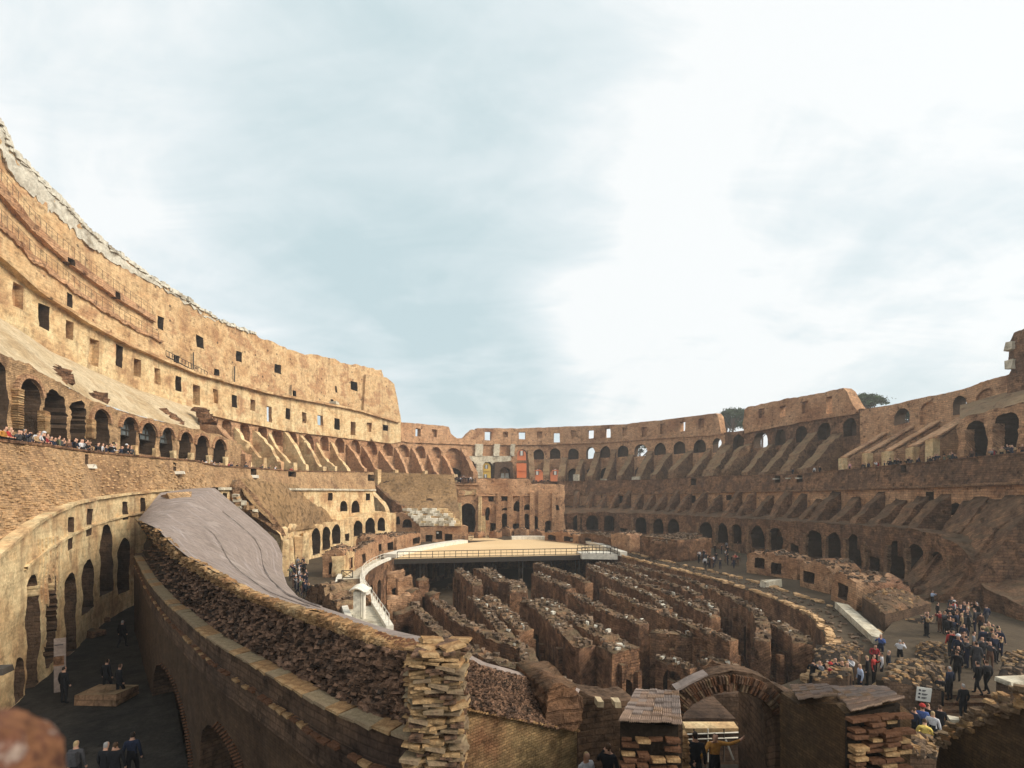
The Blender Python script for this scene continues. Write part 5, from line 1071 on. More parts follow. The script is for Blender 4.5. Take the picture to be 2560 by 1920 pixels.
# ------------------------------------------------------------------ near curved wall of the left corridor
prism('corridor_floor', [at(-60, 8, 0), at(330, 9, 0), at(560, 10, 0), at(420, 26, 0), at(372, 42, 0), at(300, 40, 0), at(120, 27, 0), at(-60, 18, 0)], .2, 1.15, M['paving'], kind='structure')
J = [(300, 40), (336, 33.7), (362, 24.4), (416, 18.7), (470, 16), (532, 13.8), (600, 12.5), (687, 11.1), (800, 9.7), (915, 8.8), (1032, 8.3), (1080, 8.2)]
class PlanRing(Ring):
    def __init__(s, pts, off=0.0):
        us = np.arange(s.U0, 3200, s.DU, dtype=float); k = (us - CX) / F
        d = 1 / np.interp(us, [p[0] for p in pts], [1 / p[1] for p in pts]); ker = np.hanning(17); ker /= ker.sum()
        pad = np.concatenate([np.full(8, d[0]), d, np.full(8, d[-1])]); d = np.convolve(pad, ker, 'valid') + off
        s.d = d; s.x = k * d; tx, ty = np.gradient(s.x), np.gradient(s.d); ln = np.maximum(1e-6, np.hypot(tx, ty)); s.nx, s.ny = -ty / ln, tx / ln
        m = s.ny * s.d + s.nx * s.x < 0; s.nx[m] *= -1; s.ny[m] *= -1
        s.s = np.concatenate([[0], np.cumsum(np.hypot(np.diff(s.x), np.diff(s.d)))])
JR = PlanRing(J)
near = empty('near_curved_wall', JR.ptz(700, 1.1), label='big dark curved brick wall in the foreground with rubble core top and two arches', cat='brick wall'); nl = near.location
def child(o): o.parent = near; o.location = -nl; return o
us = np.array([334, 338, 345, 355, 370, 390, 415, 440, 470, 500, 540, 580, 620, 660, 700, 750, 800, 850, 900, 950, 1000, 1040], float)
def zline(ring, z): return [(u, ring.v(u, z)) for u in us]
lo_ = JR
ol = zline(JR, 5.12) + [(1040, 1990), (640, 1990), (480, 1990), (380, JR.v(380, 1.0) + 40), (352, JR.v(352, 1.0)), (336, JR.v(336, 1.0))]
def px_arch(cx, w_, vt, vb, n=12):
    return [(cx - w_, vb)] + [(cx - w_ * math.cos(math.pi * i / n), vt + (1 - math.sin(math.pi * i / n)) * w_ * 2.1) for i in range(n + 1)] + [(cx + w_, vb)]
a1 = [(381, 1985), (381, 1720), (384, 1684), (391, 1664), (401, 1662), (416, 1678), (434, 1712), (450, 1762), (463, 1822), (473, 1890), (480, 1985)]
a2 = [(498, 1985), (500, 1860), (506, 1826), (518, 1813), (534, 1817), (552, 1836), (571, 1866), (588, 1905), (602, 1945), (610, 1985)]
a0 = [(340.5, 1700), (340.5, 1590), (342, 1555), (344, 1548), (347, 1560), (351, 1610), (354, 1680), (355, 1700)]
rsl = lambda name, ring, ol, hs, mat, **k: child(rslab(name, ring, ol, hs, mat, **k))
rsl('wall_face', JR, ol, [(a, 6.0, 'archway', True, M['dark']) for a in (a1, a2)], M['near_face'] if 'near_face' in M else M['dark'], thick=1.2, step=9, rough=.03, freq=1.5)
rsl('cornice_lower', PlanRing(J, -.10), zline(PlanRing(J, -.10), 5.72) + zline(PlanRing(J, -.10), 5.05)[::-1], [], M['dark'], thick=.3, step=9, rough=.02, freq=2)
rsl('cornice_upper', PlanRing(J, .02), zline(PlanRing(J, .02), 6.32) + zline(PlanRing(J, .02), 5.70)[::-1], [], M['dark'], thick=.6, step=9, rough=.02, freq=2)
# lower moulding bricks and the row of yellow tiles, one by one
def along(ring, z, w_, u0, u1, gap):
    u = u0
    while u < u1:
        d = ring.dep(u); n = ring.nrm(u); t = Vector((-n.y, n.x, 0)); 
        if t.x < 0: t = -t
        du = w_ / max(.004, abs((ring.ptz(u + 2, 0) - ring.ptz(u, 0)).length / 2))
        yield u + du / 2, ring.ptz(u + du / 2, z), math.atan2(t.y, t.x), n
        u += du * (1 + gap)
tm = []
for i in range(6): mb = MB(); mb.box((0, 0, 0), .27, .14, .055, jit=.008); tm.append(mb.mesh('moulding_brick', M['brick_a'] if i % 3 == 0 else M['brick_b']))
for u, p, rz, n in along(PlanRing(J, -.16), 5.70, .30, 338, 1035, .12):
    if rnd() < .08: continue
    o = bpy.data.objects.new('moulding_brick', tm[int(rnd() * 6)]); o.location = p - nl - n * uni(-.02, .03); o.rotation_euler = (uni(-.04, .04), uni(-.04, .04), rz); put(o, parent=near)
ym = []
for i in range(6): mb = MB(); mb.box((0, .08, 0), .44 * uni(.9, 1.05), .40, .06, jit=.012); ym.append(mb.mesh('tile', M['tile_y'] if i < 4 else M['brick_a']))
for u, p, rz, n in along(PlanRing(J, .0), 6.355, .46, 340, 1050, .03):
    o = bpy.data.objects.new('tile', ym[int(rnd() * 6)]); o.location = p - nl + Vector((0, 0, uni(-.012, .02))); o.rotation_euler = (uni(-.03, .03), uni(-.02, .04), rz + uni(-.03, .03)); put(o, parent=near)
# rubble core above the tiles: mortar body and projecting broken bricks
R_TOP = [(334, 1297), (345, 1301), (390, 1320), (434, 1363), (448, 1381), (506, 1410), (615, 1476), (723, 1515), (800, 1533), (833, 1544), (953, 1591), (1040, 1614)]
rtop = line(R_TOP)
def rub(u, t):
    """surface of the rubble core: t=0 at the tiles, 0.8 at the edge, 1 at the lead sheet"""
    j = JR.dep(u); n = JR.nrm(u)
    sh = min(1, (u - 330) / 60.)
    if t <= .8: q = t / .8; p = JR.ptz(u, 6.38 + 1.15 * q) + n * (.42 + .30 * q)
    else:
        a = JR.ptz(u, 7.53) + n * .72; b = P(u, rtop(u), j + 1.25); p = a.lerp(b, (t - .8) / .2)
    return p
nu, nv = 90, 14; vs = []; uvs = []
uu = np.concatenate([np.linspace(335, 420, 22), np.linspace(426, 1044, nu - 22)])
for j in range(nv):
    for u in uu: p = disp(rub(u, j / (nv - 1)), .07, 2.2); vs.append(p - nl); uvs.append((JR.arc(u), p.z))
fs = [(j * nu + i, j * nu + i + 1, (j + 1) * nu + i + 1, (j + 1) * nu + i) for j in range(nv - 1) for i in range(nu - 1)]
obj('rubble_core', mesh('rubble_core', vs, fs, M['rubble_dark'], uvs=uvs, smooth=True), parent=near)
stm = []
for i in range(12):
    mb = MB(); mb.box((0, 0, 0), uni(.13, .2), uni(.2, .3), uni(.045, .075), jit=.022, taper=uni(.7, .95)); stm.append(mb.mesh('broken_brick', [M['brick_b'], M['brick_a'], M['brick_b'], M['rubble']][i % 4]))
mbs = [MB(), MB()]; cnt = 0
cand = []
for i in range(5200):
    u = 338 + (1040 - 338) * rnd() ** .75; t = rnd() ** .9; cand.append((u, t))
for i in range(2600): u = 345 + (1042 - 345) * rnd() ** .8; cand.append((u, uni(.78, .99)))
cand.sort(key=lambda c: -c[0])
for u, t in cand:
    p = rub(u, t); n = JR.nrm(u); rz = math.atan2(n.y, n.x) - math.pi / 2 + uni(-.5, .5); big = u > 780
    flat = t > .8
    if cnt < 295 and u > 640 and rnd() < .16:
        o = bpy.data.objects.new('broken_brick', stm[int(rnd() * 12)]); o.location = p - nl; o.rotation_euler = (uni(-.25, .25) + (.1 if not flat else .2), uni(-.3, .3), rz); put(o, parent=near); cnt += 1
    else:
        s_ = uni(.7, 1.25); mbs[1 if flat else 0].box(p - nl - (n * uni(0, .07) if not flat else Vector((0, 0, 0))), .13 * s_ * uni(.7, 1.4), .26 * s_, .045 * s_, rz * .6 + uni(-.2, .2), jit=.025, taper=.85)
mbs[0].build('brick_rubble', M['rubble_b'], parent=near, kind='stuff'); mbs[1].build('brick_rubble', M['brick_a'], parent=near, kind='stuff')  # face bricks dark, top bricks lighter: shadow and sunlight put into their colours
# radiating bricks round the two arches
for a in (a1, a2):
    k0, k1 = 4, len(a) - 1; pts = densify(a[k0:k1 + 1], 8, False); vmx = 1930
    for (u0, v0), (u1, v1) in zip(pts[:-1], pts[1:]):
        if v0 > vmx: continue
        dx, dy = u1 - u0, v1 - v0; l = math.hypot(dx, dy); nx_, ny_ = dy / l, -dx / l
        c = JR.pt(u0, v0); q = (JR.pt(u0 + nx_ * 30, v0 + ny_ * 30) - c); L_ = q.length; q.normalize(); n = JR.nrm(u0); s_ = n.cross(q).normalized()
        c = c + q * .27 - n * .012; mb = MB(); hh, ww = .24, .022
        mb.add([c + q * a_ * hh + s_ * b_ * ww + n * c_ * .04 - nl for a_ in (-1, 1) for b_ in (-1, 1) for c_ in (-1, 1)], [(0, 1, 3, 2), (4, 6, 7, 5), (0, 4, 5, 1), (2, 3, 7, 6), (0, 2, 6, 4), (1, 5, 7, 3)])
        mb.build('voussoir', M['brick_b'], parent=near)
# the corner pier of stacked bricks
pc = at(1094, 8.45, 0); pier = empty('brick_pier', (pc.x, pc.y, 4.6), label='stack of jagged bricks forming the near corner pier in the foreground', cat='pier')
mb = MB(); mb.box((0, .22, 1.45), .74, .84, 3.5, .12, jit=.02); mb.build('core', M['rubble'], parent=pier)
pbm = []
for i in range(10): mb = MB(); mb.box((0, 0, 0), uni(.2, .34), uni(.24, .36), uni(.038, .05), jit=.011, taper=.95); pbm.append(mb.mesh('brick', [M['brick_a'], M['brick_a'], M['tile_y'], M['brick_a'], M['rubble_b']][i % 5]))
z = .9; row = 0
while z < 3.22:
    for x in (-.30, -.02, .27):
        if rnd() < .1: continue
        o = bpy.data.objects.new('brick', pbm[int(rnd() * 10)]); o.location = (x + uni(-.06, .06) + (.05 if row % 2 else -.04), -.20 + uni(-.07, .06) + x * .12, z); o.rotation_euler = (uni(-.1, .1), uni(-.1, .16), .12 + uni(-.35, .35)); put(o, parent=pier)
    if row % 1 == 0:
        o = bpy.data.objects.new('brick', pbm[int(rnd() * 10)]); o.location = (.36 + uni(-.05, .04), .12 + uni(-.05, .05), z); o.rotation_euler = (uni(-.05, .05), uni(-.05, .05), 1.5 + uni(-.2, .2)); put(o, parent=pier)
        o = bpy.data.objects.new('brick', pbm[int(rnd() * 10)]); o.location = (-.40 + uni(-.05, .05), .08 + uni(-.05, .08), z); o.rotation_euler = (uni(-.05, .05), uni(-.1, .1), 1.4 + uni(-.4, .4)); put(o, parent=pier)
    z += .058; row += 1
for i in range(9):
    o = bpy.data.objects.new('brick', pbm[int(rnd() * 10)]); o.location = (uni(-.35, .35), uni(-.1, .5), 3.23 + uni(0, .07)); o.rotation_euler = (uni(-.15, .15), uni(-.15, .15), uni(-.6, .9)); o.scale = (1.3, 1.2, 1); put(o, parent=pier)

# --- lead sheet on the old vault
bot = [P(345, 1299, 35.2), P(390, 1320, JR.dep(390) + 1.2)] + [P(u, rtop(u), JR.dep(u) + 1.2) for u in (434, 470, 506, 560, 615, 670, 723, 800, 870, 953)] + [P(1042, 1611, 9.4)]
top = [P(402, 1232, 41), P(470, 1222, 46), P(535, 1218, 50), P(580, 1256, 49), P(640, 1305, 47), P(690, 1350, 45), P(706, 1385, 42), P(706, 1425, 37), P(718, 1462, 31), P(745, 1492, 25), P(790, 1512, 20), P(860, 1535, 16), P(960, 1570, 12.5), P(1100, 1602, 9.6)]
nu, nv = 60, 22
b_, t_ = sample(bot, 240), sample(top, 240)
# match the two edges by bearing so that the sheet's runs fan out as laid
vs = []; uvs = []
def par_(pl, n, pw): return [pl[min(239, int(239 * (i / (n - 1)) ** pw + .5))] for i in range(n)]
bb, tt = par_(b_, nu, .62), par_(t_, nu, .95)
for j in range(nv):
    y = j / (nv - 1)
    for i in range(nu):
        p = bb[i].lerp(tt[i], y); fold = .04 * noise.noise(p * .9) + .10 * noise.noise(p * .25)
        k = min(1, 5 * min(y, 1 - y)); vs.append(p + Vector((0, 0, fold * k * min(1, p.y / 20)))); uvs.append((i / (nu - 1) * 40, y * 12))
fs = [(j * nu + i, j * nu + i + 1, (j + 1) * nu + i + 1, (j + 1) * nu + i) for j in range(nv - 1) for i in range(nu - 1)]
lead = obj('lead_covering', mesh('lead_covering', vs, fs, M['lead'], uvs=uvs, smooth=True), label='large grey lilac lead sheet covering the sloping vault behind the foreground wall', cat='roof sheet')
for i, (y0, n_) in enumerate(((.30, 16), (.68, 12))):  # seams and folds
    mb = MB(); pv = None
    for i_ in range(max(0, n_), nu - 10):
        p = bb[i_].lerp(tt[i_], y0) + Vector((0, 0, .06)); 
        if pv: mb.bar(pv, p, .022 + .02 * (i % 2))
        pv = p
    mb.build('seam', M['lead'], parent=lead)
strip_ = [(u, 0) for u in (0,)]
mb = MB(); pv = None
for p in top[2:]:
    q = p - Vector((0, 0, .25)); mb.bar(q, q + Vector((0, 0, .1)), .05)
    if pv: mb.add([pv + Vector((0, 0, .25)), p + Vector((0, 0, 0)), p - Vector((0, 0, 2.2)), pv - Vector((0, 0, 1.95))], [(0, 1, 2, 3)])
    pv = q
mb.build('sheet_underside', M['fin'], parent=lead)
fl = Flat(398, 40.5, 436, 38.5)
pslab('broken_edge', fl, rough_pts(fl.loop([(388, 1300), (395, 1262), (404, 1240), (420, 1232), (425, 1262), (412, 1300)]), .5, .1, 1, .15), [], M['brick'], 1.5, step=.5, rough=.3, freq=.9, nseg=2, parent=lead)

# --- wall right of the pier: sloped rubble band with lead on top, smooth brick face below
T2 = [(1138, 1636, 9.5), (1213, 1668, 10), (1300, 1690, 10.7), (1400, 1718, 11.4), (1446, 1733, 11.8)]
L2_ = [(1136, 1618, 9.9), (1213, 1656, 10.4), (1300, 1680, 11.1), (1400, 1706, 11.9), (1450, 1723, 12.3)]
M2 = [(1132, 1758, 8.55), (1270, 1791, 9.2), (1330, 1805, 9.6), (1392, 1819, 10), (1442, 1818, 10.4)]
mid = empty('middle_wall', P(1280, 1860, 9.2), label='tan brick wall right of the corner pier with a sloping rubble band above', cat='brick wall'); ml = mid.location
def cp(o): o.parent = mid; o.location = -ml; return o
PP = lambda t: [P(*q) for q in t]
cp(coons('rubble_band', PP(M2), PP(T2), [P(*M2[0]), P(*T2[0])], [P(*M2[-1]), P(*T2[-1])], 60, 14, .08, 2.5, M['rubble_dark']))
cp(coons('lead_edge', PP(T2), PP(L2_), [P(*T2[0]), P(*L2_[0])], [P(*T2[-1]), P(*L2_[-1])], 40, 4, .02, 2, M['lead']))
mb = MB()
bs_, ts_ = sample(PP(M2), 200), sample(PP(T2), 200)
for i in range(3400):
    k = int(rnd() * 199); p = bs_[k].lerp(ts_[k], rnd()) - ml; mb.box(p, uni(.06, .13), uni(.05, .1), uni(.02, .038), uni(-.3, .5), jit=.01)
mb.build('brick_rubble', M['rubble_b'] if 'rubble_b' in M else M['brick_b'], parent=mid, kind='stuff')
fl = Flat(1132, 8.6, 1442, 10.45)
ol = fl.loop([(1128, 1990), (1442, 1990), (1442, 1818), (1392, 1817), (1330, 1803), (1270, 1789), (1128, 1757)])
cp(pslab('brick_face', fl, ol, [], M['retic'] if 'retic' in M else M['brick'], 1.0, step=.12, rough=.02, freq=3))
mb = MB(); 
for i in range(46):      # row of small edge bricks under the band
    t = i / 45; p = fl.pt(fl.len * t, 0); q = fl.px(1132 + 310 * t, 1760 + 62 * t); p = fl.pt(*q); 
    mb = MB(); mb.box(p - ml - Vector((0, .06, 0)), .055, .12, .03, .5, jit=.006); mb.build('edge_brick', M['brick_a'], parent=mid)
fl = Flat(1366, 9.9, 1450, 10.2)
cp(pslab('end_block', fl, ragged(fl.loop([(1366, 1812), (1364, 1738), (1372, 1716), (1400, 1706), (1436, 1714), (1450, 1736), (1449, 1812), (1420, 1826), (1390, 1818)]), .05), [], M['rfin'], 1.6, step=.1, rough=.07, freq=1.8, nseg=5))
# low wall with two yellow stones behind; its dark face runs down in place of shaded empty space
fl = Flat(1442, 12.2, 1590, 12.6)
lw = pslab('low_wall', fl, fl.loop([(1442, 2200), (1588, 2200)]) + rough_pts(fl.loop([(1588, 1752), (1545, 1752), (1500, 1748), (1470, 1738), (1442, 1730)]), .15, .03, 1, .03), [], M['dark'], .9, step=.25, rough=.06, freq=1.5, nseg=3, label='low dark wall with two yellow stones on top, left of the tiled pillar', cat='brick wall')
for u, v in ((1497, 1754), (1541, 1757)): MB().box(P(u, v, 12.1), .17, .3, .14, .1, jit=.02).build('yellow_stone', M['slope'], parent=lw)

# ------------------------------------------------------------------ tiled pillar wall, arch, second tiled wall
def tiled(name_parent, fl_, fr, bl_, br, nc, nr, sag):
    """ribbed tiles on a sloping quad (3-D corners), each tile an object"""
    base = name_parent.location; ribs = 5
    for r in range(nr):
        for c in range(nc):
            x0, x1 = c / nc, (c + 1) / nc; y0, y1 = r / nr - .03, (r + 1) / nr; vs = []
            off = uni(-.015, .015)
            for k in range(ribs * 2 + 1):
                for y in (y0, y1):
                    x = x0 + (x1 - x0) * k / (ribs * 2) * .97; a = fl_.lerp(fr, x); b = bl_.lerp(br, x); p = a.lerp(b, y)
                    p = p + Vector((0, 0, (.022 if k % 2 else 0) + sag * math.sin(y * 9 + x * 2.5) + off + (.03 if y == y0 else 0) + (.02 * noise.noise(Vector((x * 3, y * 4, 1)))))); vs.append(p - base)
            n = len(vs); vs += [v - Vector((0, 0, .035)) for v in vs]
            fs = [(2 * k, 2 * k + 2, 2 * k + 3, 2 * k + 1) for k in range(ribs * 2)] + [(n + 2 * k + 1, n + 2 * k + 3, n + 2 * k + 2, n + 2 * k) for k in range(ribs * 2)] + [(2 * k, n + 2 * k, n + 2 * k + 2, 2 * k + 2) for k in range(ribs * 2)]
            fs += [(0, 1, n + 1, n), (n - 1, n - 2, 2 * n - 2, 2 * n - 1)]
            o = obj('roof_tile', mesh('roof_tile', vs, fs, M['lead'] if rnd() < (.55 if r > 1 else .1) else M['roof_tile']), parent=name_parent)
p1 = empty('tiled_pillar_wall', P(1625, 1860, 7.5), label='narrow brick wall end with a ribbed tile roof, left of the foreground arch', cat='brick wall')
FL, FR, BL, BR = P(1549, 1800, 7.4), P(1706, 1809, 7.4), P(1590, 1722, 11.2), P(1697, 1724, 11.2)
tiled(p1, FL, FR, BL, BR, 6, 8, .022)
l0 = p1.location
mb = MB(); dz = Vector((0, 0, .09)); cs = [FL - dz, FR - dz, BR - dz, BL - dz]; cs = [c + (Vector((0.03, .1, 0)) if i in (0, 3) else Vector((-.03, .1, 0))) for i, c in enumerate(cs)]
lowc = [Vector((c.x, c.y, 1)) for c in cs]; mb.add([c - l0 for c in cs + lowc], [(0, 1, 2, 3), (0, 4, 5, 1), (1, 5, 6, 2), (3, 2, 6, 7), (0, 3, 7, 4)]); mb.build('wall_core', M['rubble_dark'], parent=p1)
bmx = []
for i in range(8): mb = MB(); mb.box((0, 0, 0), uni(.14, .27), .14, uni(.042, .056), jit=.007); bmx.append(mb.mesh('brick', M['brick_b'] if i % 4 else M['brick_a']))
x0, x1 = FL.x + .03, FR.x - .03; z = 6.74; row = 0
while z > 6.0:
    x = x0 + uni(-.02, .05)
    while x < x1 - .08:
        if rnd() < .8:
            o = bpy.data.objects.new('brick', bmx[int(rnd() * 8)]); o.location = Vector((min(x1 - .1, x + .1), 7.49 + uni(-.06, .02) + (.1 if rnd() < .2 else 0), z)) - l0; o.rotation_euler = (uni(-.05, .05), uni(-.04, .04), uni(-.08, .08)); put(o, parent=p1)
        x += uni(.2, .27)
    z -= .074; row += 1
# second tiled wall on the right
tw = empty('tiled_corner_wall', P(2180, 1850, 8), label='broad brick wall end with a two part ribbed tile roof, right of the foreground arch', cat='brick wall'); l1_ = tw.location
q1 = (P(1996, 1748, 8.6), P(2094, 1742, 8.3), P(1974, 1714, 11), P(2066, 1707, 11)); q2 = (P(2126, 1777, 7.7), P(2260, 1748, 7.9), P(2072, 1716, 10.6), P(2206, 1713, 10.8))
tiled(tw, *q1, 5, 6, .02); tiled(tw, *q2, 7, 7, .02)
def bodyq(q, lf=None):
    mb = MB(); cs = [q[0] - dz * 1.3, q[1] - dz * 1.3, q[3] - dz * 1.3, q[2] - dz * 1.3]; cs = [c + Vector((0, .08, 0)) for c in cs]; lowc = [Vector((c.x, c.y, .5)) for c in cs]
    mb.add([c - l1_ for c in cs + lowc], [(0, 1, 2, 3), (0, 4, 5, 1), (1, 5, 6, 2), (3, 2, 6, 7), (0, 3, 7, 4)]); return mb
bodyq(q2).build('wall_core', M['rubble_dark'], parent=tw)
fl = Flat(1952, 9.4, 2128, 7.85)
o = pslab('brick_face', fl, fl.loop([(1950, 1990), (2120, 1990), (2126, 1800), (2090, 1760), (1996, 1760), (1950, 1730)]), [], M['retic_shaded'] if 'retic_shaded' in M else M['dark'], 1.2, step=.15, rough=.02, freq=3); o.parent = tw; o.location = -l1_
x0, x1 = q2[0].x, q2[1].x; z = q2[1].z - .25
while z > 5.6:
    x = x0
    while x < x1 - .1:
        if rnd() < .8:
            t = (x - x0) / (x1 - x0); o = bpy.data.objects.new('brick', bmx[int(rnd() * 8)]); o.location = Vector((x + .12, 7.72 + .2 * t + uni(-.05, .03), z)) - l1_; o.rotation_euler = (uni(-.05, .05), uni(-.04, .04), .15 + uni(-.1, .1)); o.scale = (1.25, 1, 1.1); put(o, parent=tw)
        x += uni(.24, .33)
    z -= .085
# the arch between them
aw_ = empty('brick_arch', P(1820, 1800, 11), label='dark brick arch of radiating bricks between the two tiled walls', cat='arch'); la = aw_.location
D_ = 11.0; ex = [(1690, 1790), (1692, 1740), (1712, 1722), (1750, 1700), (1790, 1684), (1838, 1677), (1880, 1682), (1920, 1698), (1950, 1722), (1975, 1745), (1985, 1800)]
inn = [(1706, 1800), (1711, 1783), (1728, 1762), (1759, 1744), (1800, 1731), (1838, 1727), (1872, 1733), (1904, 1749), (1924, 1770), (1936, 1800)]
fl = Flat(1690, D_, 1985, D_)
o = pslab('spandrel', fl, fl.loop(ex + [(1985, 1990), (1938, 1990)] + inn[::-1] + [(1704, 1990), (1690, 1990)]), [], M['dark'], .42, step=.12, rough=.03, freq=2, nseg=2, back=True); o.parent = aw_; o.location = -la
ipts = densify(inn, 5.2, False); cx_, cy_ = 1824, 1850
for i, (u, v) in enumerate(ipts):
    dx, dy = u - cx_, v - cy_; l = math.hypot(dx, dy * 1.1); ux, uy = dx / l, dy / l; h_ = 44
    if v > 1785: continue
    a, b = P(u + ux * 2, v + uy * 2, D_ - .03), P(u + ux * h_, v + uy * h_, D_ - .03); c = (a + b) / 2; q = (b - a); hl = q.length / 2; q.normalize(); s_ = Vector((0, 1, 0)).cross(q).normalized(); mb = MB()
    for k0, k1 in ((-1, -.05), (.02, 1)):
        if rnd() < .12: continue
        dep = uni(.03, .09); ww = .019
        mb = MB(); mb.add([c + q * hl * a_ + s_ * b_ * ww + Vector((0, -dep if c_ < 0 else .1, 0)) - la for a_ in (k0, k1) for b_ in (-1, 1) for c_ in (-1, 1)], [(0, 1, 3, 2), (4, 6, 7, 5), (0, 4, 5, 1), (2, 3, 7, 6), (0, 2, 6, 4), (1, 5, 7, 3)])
        mb.build('voussoir', [M['brick_b'], M['rubble_b'], M['rubble_b'], M['rubble'], M['brick_b']][int(rnd() * 5)], parent=aw_)
fl = Flat(1938, 11.3, 1846, 13.6); o = pslab('inner_wall', fl, rough_pts([(0, .2), (fl.len, .2), (fl.len, 5.3), (0, 5.75)], .2, .02, 1, .01), [], M['dark'], -.8, step=.2, rough=.03, freq=2); o.parent = aw_; o.location = -la
fl = Flat(1696, 16.8, 1950, 16.8); o = pslab('vault_shade_slab', fl, fl.loop([(1696, 1990), (1950, 1990), (1950, 1775), (1915, 1745), (1850, 1733), (1780, 1738), (1720, 1765), (1696, 1790)]), [], M['dark'], .5, step=.25, rough=.04); o.parent = aw_; o.location = -la  # dark slab added in place of the shaded vault interior
# lead flashing that runs from the pillar roof to the arch
mb = MB(); pv = None
for u, v in ((1690, 1724), (1705, 1718), (1725, 1706), (1745, 1696), (1770, 1686)):
    p = P(u, v, 11.02) - la
    if pv: mb.add([pv, p, p + Vector((0, .3, 0)), pv + Vector((0, .3, 0)), pv - Vector((0, 0, .05)), p - Vector((0, 0, .05))], [(0, 1, 2, 3), (0, 4, 5, 1)])
    pv = p
mb.build('flashing', M['lead'], parent=aw_)
# floor and parapet seen through the arch
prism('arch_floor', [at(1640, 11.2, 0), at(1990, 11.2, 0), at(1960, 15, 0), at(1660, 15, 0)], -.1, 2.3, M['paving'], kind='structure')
fl = Flat(1690, 14.6, 1860, 14.6)
ap = pslab('inner_parapet', fl, fl.loop([(1690, 1980), (1860, 1980)]) + fl.loop([(1846, 1830), (1838, 1796), (1705, 1796), (1690, 1800)]), [], M['dark'], 2.0, step=.2, rough=.03, label='low wall with rubble top and pale stone edge seen through the arch', cat='brick wall')
mb = MB(); mb.box(P(1775, 1819, 14.35), 1.55, .35, .17, 0, jit=.02); mb.build('stone_edge', M['ochre_low'], parent=ap)
for i in range(40): mb = MB(); mb.box(P(uni(1705, 1835), uni(1798, 1808), 15) + Vector((0, uni(-.3, 1), 0)), uni(.08, .2), uni(.08, .2), .07, uni(0, 3), jit=.02); mb.build('stone', M['rubble'], parent=ap)
rf = empty('arch_railing', P(1770, 1850, 14.2), label='white rails before the inner low wall under the arch', cat='railing'); lr = rf.location
for v in (1834, 1847): mb = MB(); mb.bar(P(1706, v + 2, 14.1) - lr, P(1846, v - 3, 14.1) - lr, .022); mb.build('rail', M['white'], parent=rf)
for u in (1770, 1810, 1735): mb = MB(); mb.bar(P(u, 1822, 14.1) - lr, P(u, 1905, 14.1) - lr, .02); mb.build('post', M['steel' if u != 1770 else 'white'], parent=rf)
for u, v0, u2, v1, m_ in ((1815, 1850, 1834, 1900, 'white'), (1750, 1890, 1790, 1868, 'steel')): mb = MB(); mb.bar(P(u, v0, 13.6) - lr, P(u2, v1, 13.6) - lr, .025); mb.build('handrail', M[m_], parent=rf)
mb = MB()
for i in range(34): mb.box(P(1709 + uni(-3, 7), 1832 + i * 4, 12.4), .14, .3, .05, 0, jit=.02)
mb.build('jamb_bricks', M['brick_a'], parent=ap)

# ------------------------------------------------------------------ right foreground: plaza, steps, mounds, sign
prism('plaza', [at(2190, 25.5, 0), at(2345, 23.9, 0), at(2600, 23.9, 0), at(2640, 44, 0), at(2380, 50, 0), at(2290, 46, 0), at(2200, 33, 0)], -.1, .6, M['floor'], kind='structure')
st = empty('stone_steps', at(2410, 22.6, 0), label='four worn dark steps rising to the crowded plaza on the right', cat='steps'); ls = st.location
for i in range(4):
    mb = MB(); a, b = at(2335 + i * 3, 22.2 + i * .45, .0), at(2500, 22.2 + i * .45, 0); mb.box((a + b) / 2 + Vector((0, .3, .075 + .15 * i)) - ls, (b - a).length, .75, .15 + .02 * i, 0, jit=.015); mb.build('step', M['travertine_d'] if 'travertine_d' in M else M['hypo'], parent=st)
def mound(name, pts, d0, d1, zb, bump, lab, n_st=60, mat='rubble_dark', stone='rubble', seed=1):
    """rubble topped masonry block: pts is its top edge in view (front-left, front-right, back-right, back-left)"""
    A, B_, C_, D2 = (P(*q) if len(q) == 3 else P(*q, d0 if i < 2 else d1) for i, q in enumerate(pts))
    o = coons(name, [A, B_], [D2, C_], [A, D2], [B_, C_], 22, 14, .14, 1.2, M[mat], hump=bump, label=lab, cat='ruin mound')
    mb = MB()
    for a, b in ((A, B_), (B_, C_), (D2, A)): mb.add([a, b, Vector((b.x, b.y, zb)), Vector((a.x, a.y, zb))], [(0, 3, 2, 1)])
    mb.build('side', M['dark'], parent=o)
    for i in range(n_st):
        x, y = rnd(), rnd(); p = A.lerp(B_, x).lerp(D2.lerp(C_, x), y) + Vector((0, 0, bump * 16 * x * (1 - x) * y * (1 - y))); s_ = uni(.12, .34)
        mb = MB(); mb.box(p, s_, s_ * uni(.6, 1), s_ * .5, uni(0, 3), jit=s_ * .18, taper=.75); mb.build('stone', [M['rubble'], M['loose'], M['brick_a']][int(rnd() * 3)], parent=o)
    return o
m1 = mound('rubble_mound', [(2211, 1700), (2352, 1727), (2362, 1655), (2240, 1648)], 22.6, 25.8, 0, .35, 'square rubble topped block with a white sign on its dark front', 150)
m2 = mound('rubble_mound', [(2284, 1652), (2370, 1656), (2366, 1612), (2300, 1606)], 28, 31.5, .5, .45, 'second rubble topped block right behind the one with the sign', 90)
m3 = mound('rubble_mound', [(2250, 1565), (2352, 1562), (2350, 1548), (2258, 1546)], 36, 38.5, .5, .2, 'low flat topped block before the seated crowd on the right', 30)
m4 = mound('rubble_mound', [(2490, 1705), (2600, 1730), (2600, 1622), (2514, 1632)], 20, 23, 0, .2, 'rubble topped block at the right edge with a pale stone lip', 70)
mb = MB(); p = P(2548, 1702, 19.9); mb.box(p, 1.5, .6, .22, .1, jit=.03); mb.build('stone_lip', M['travertine'], parent=m4)
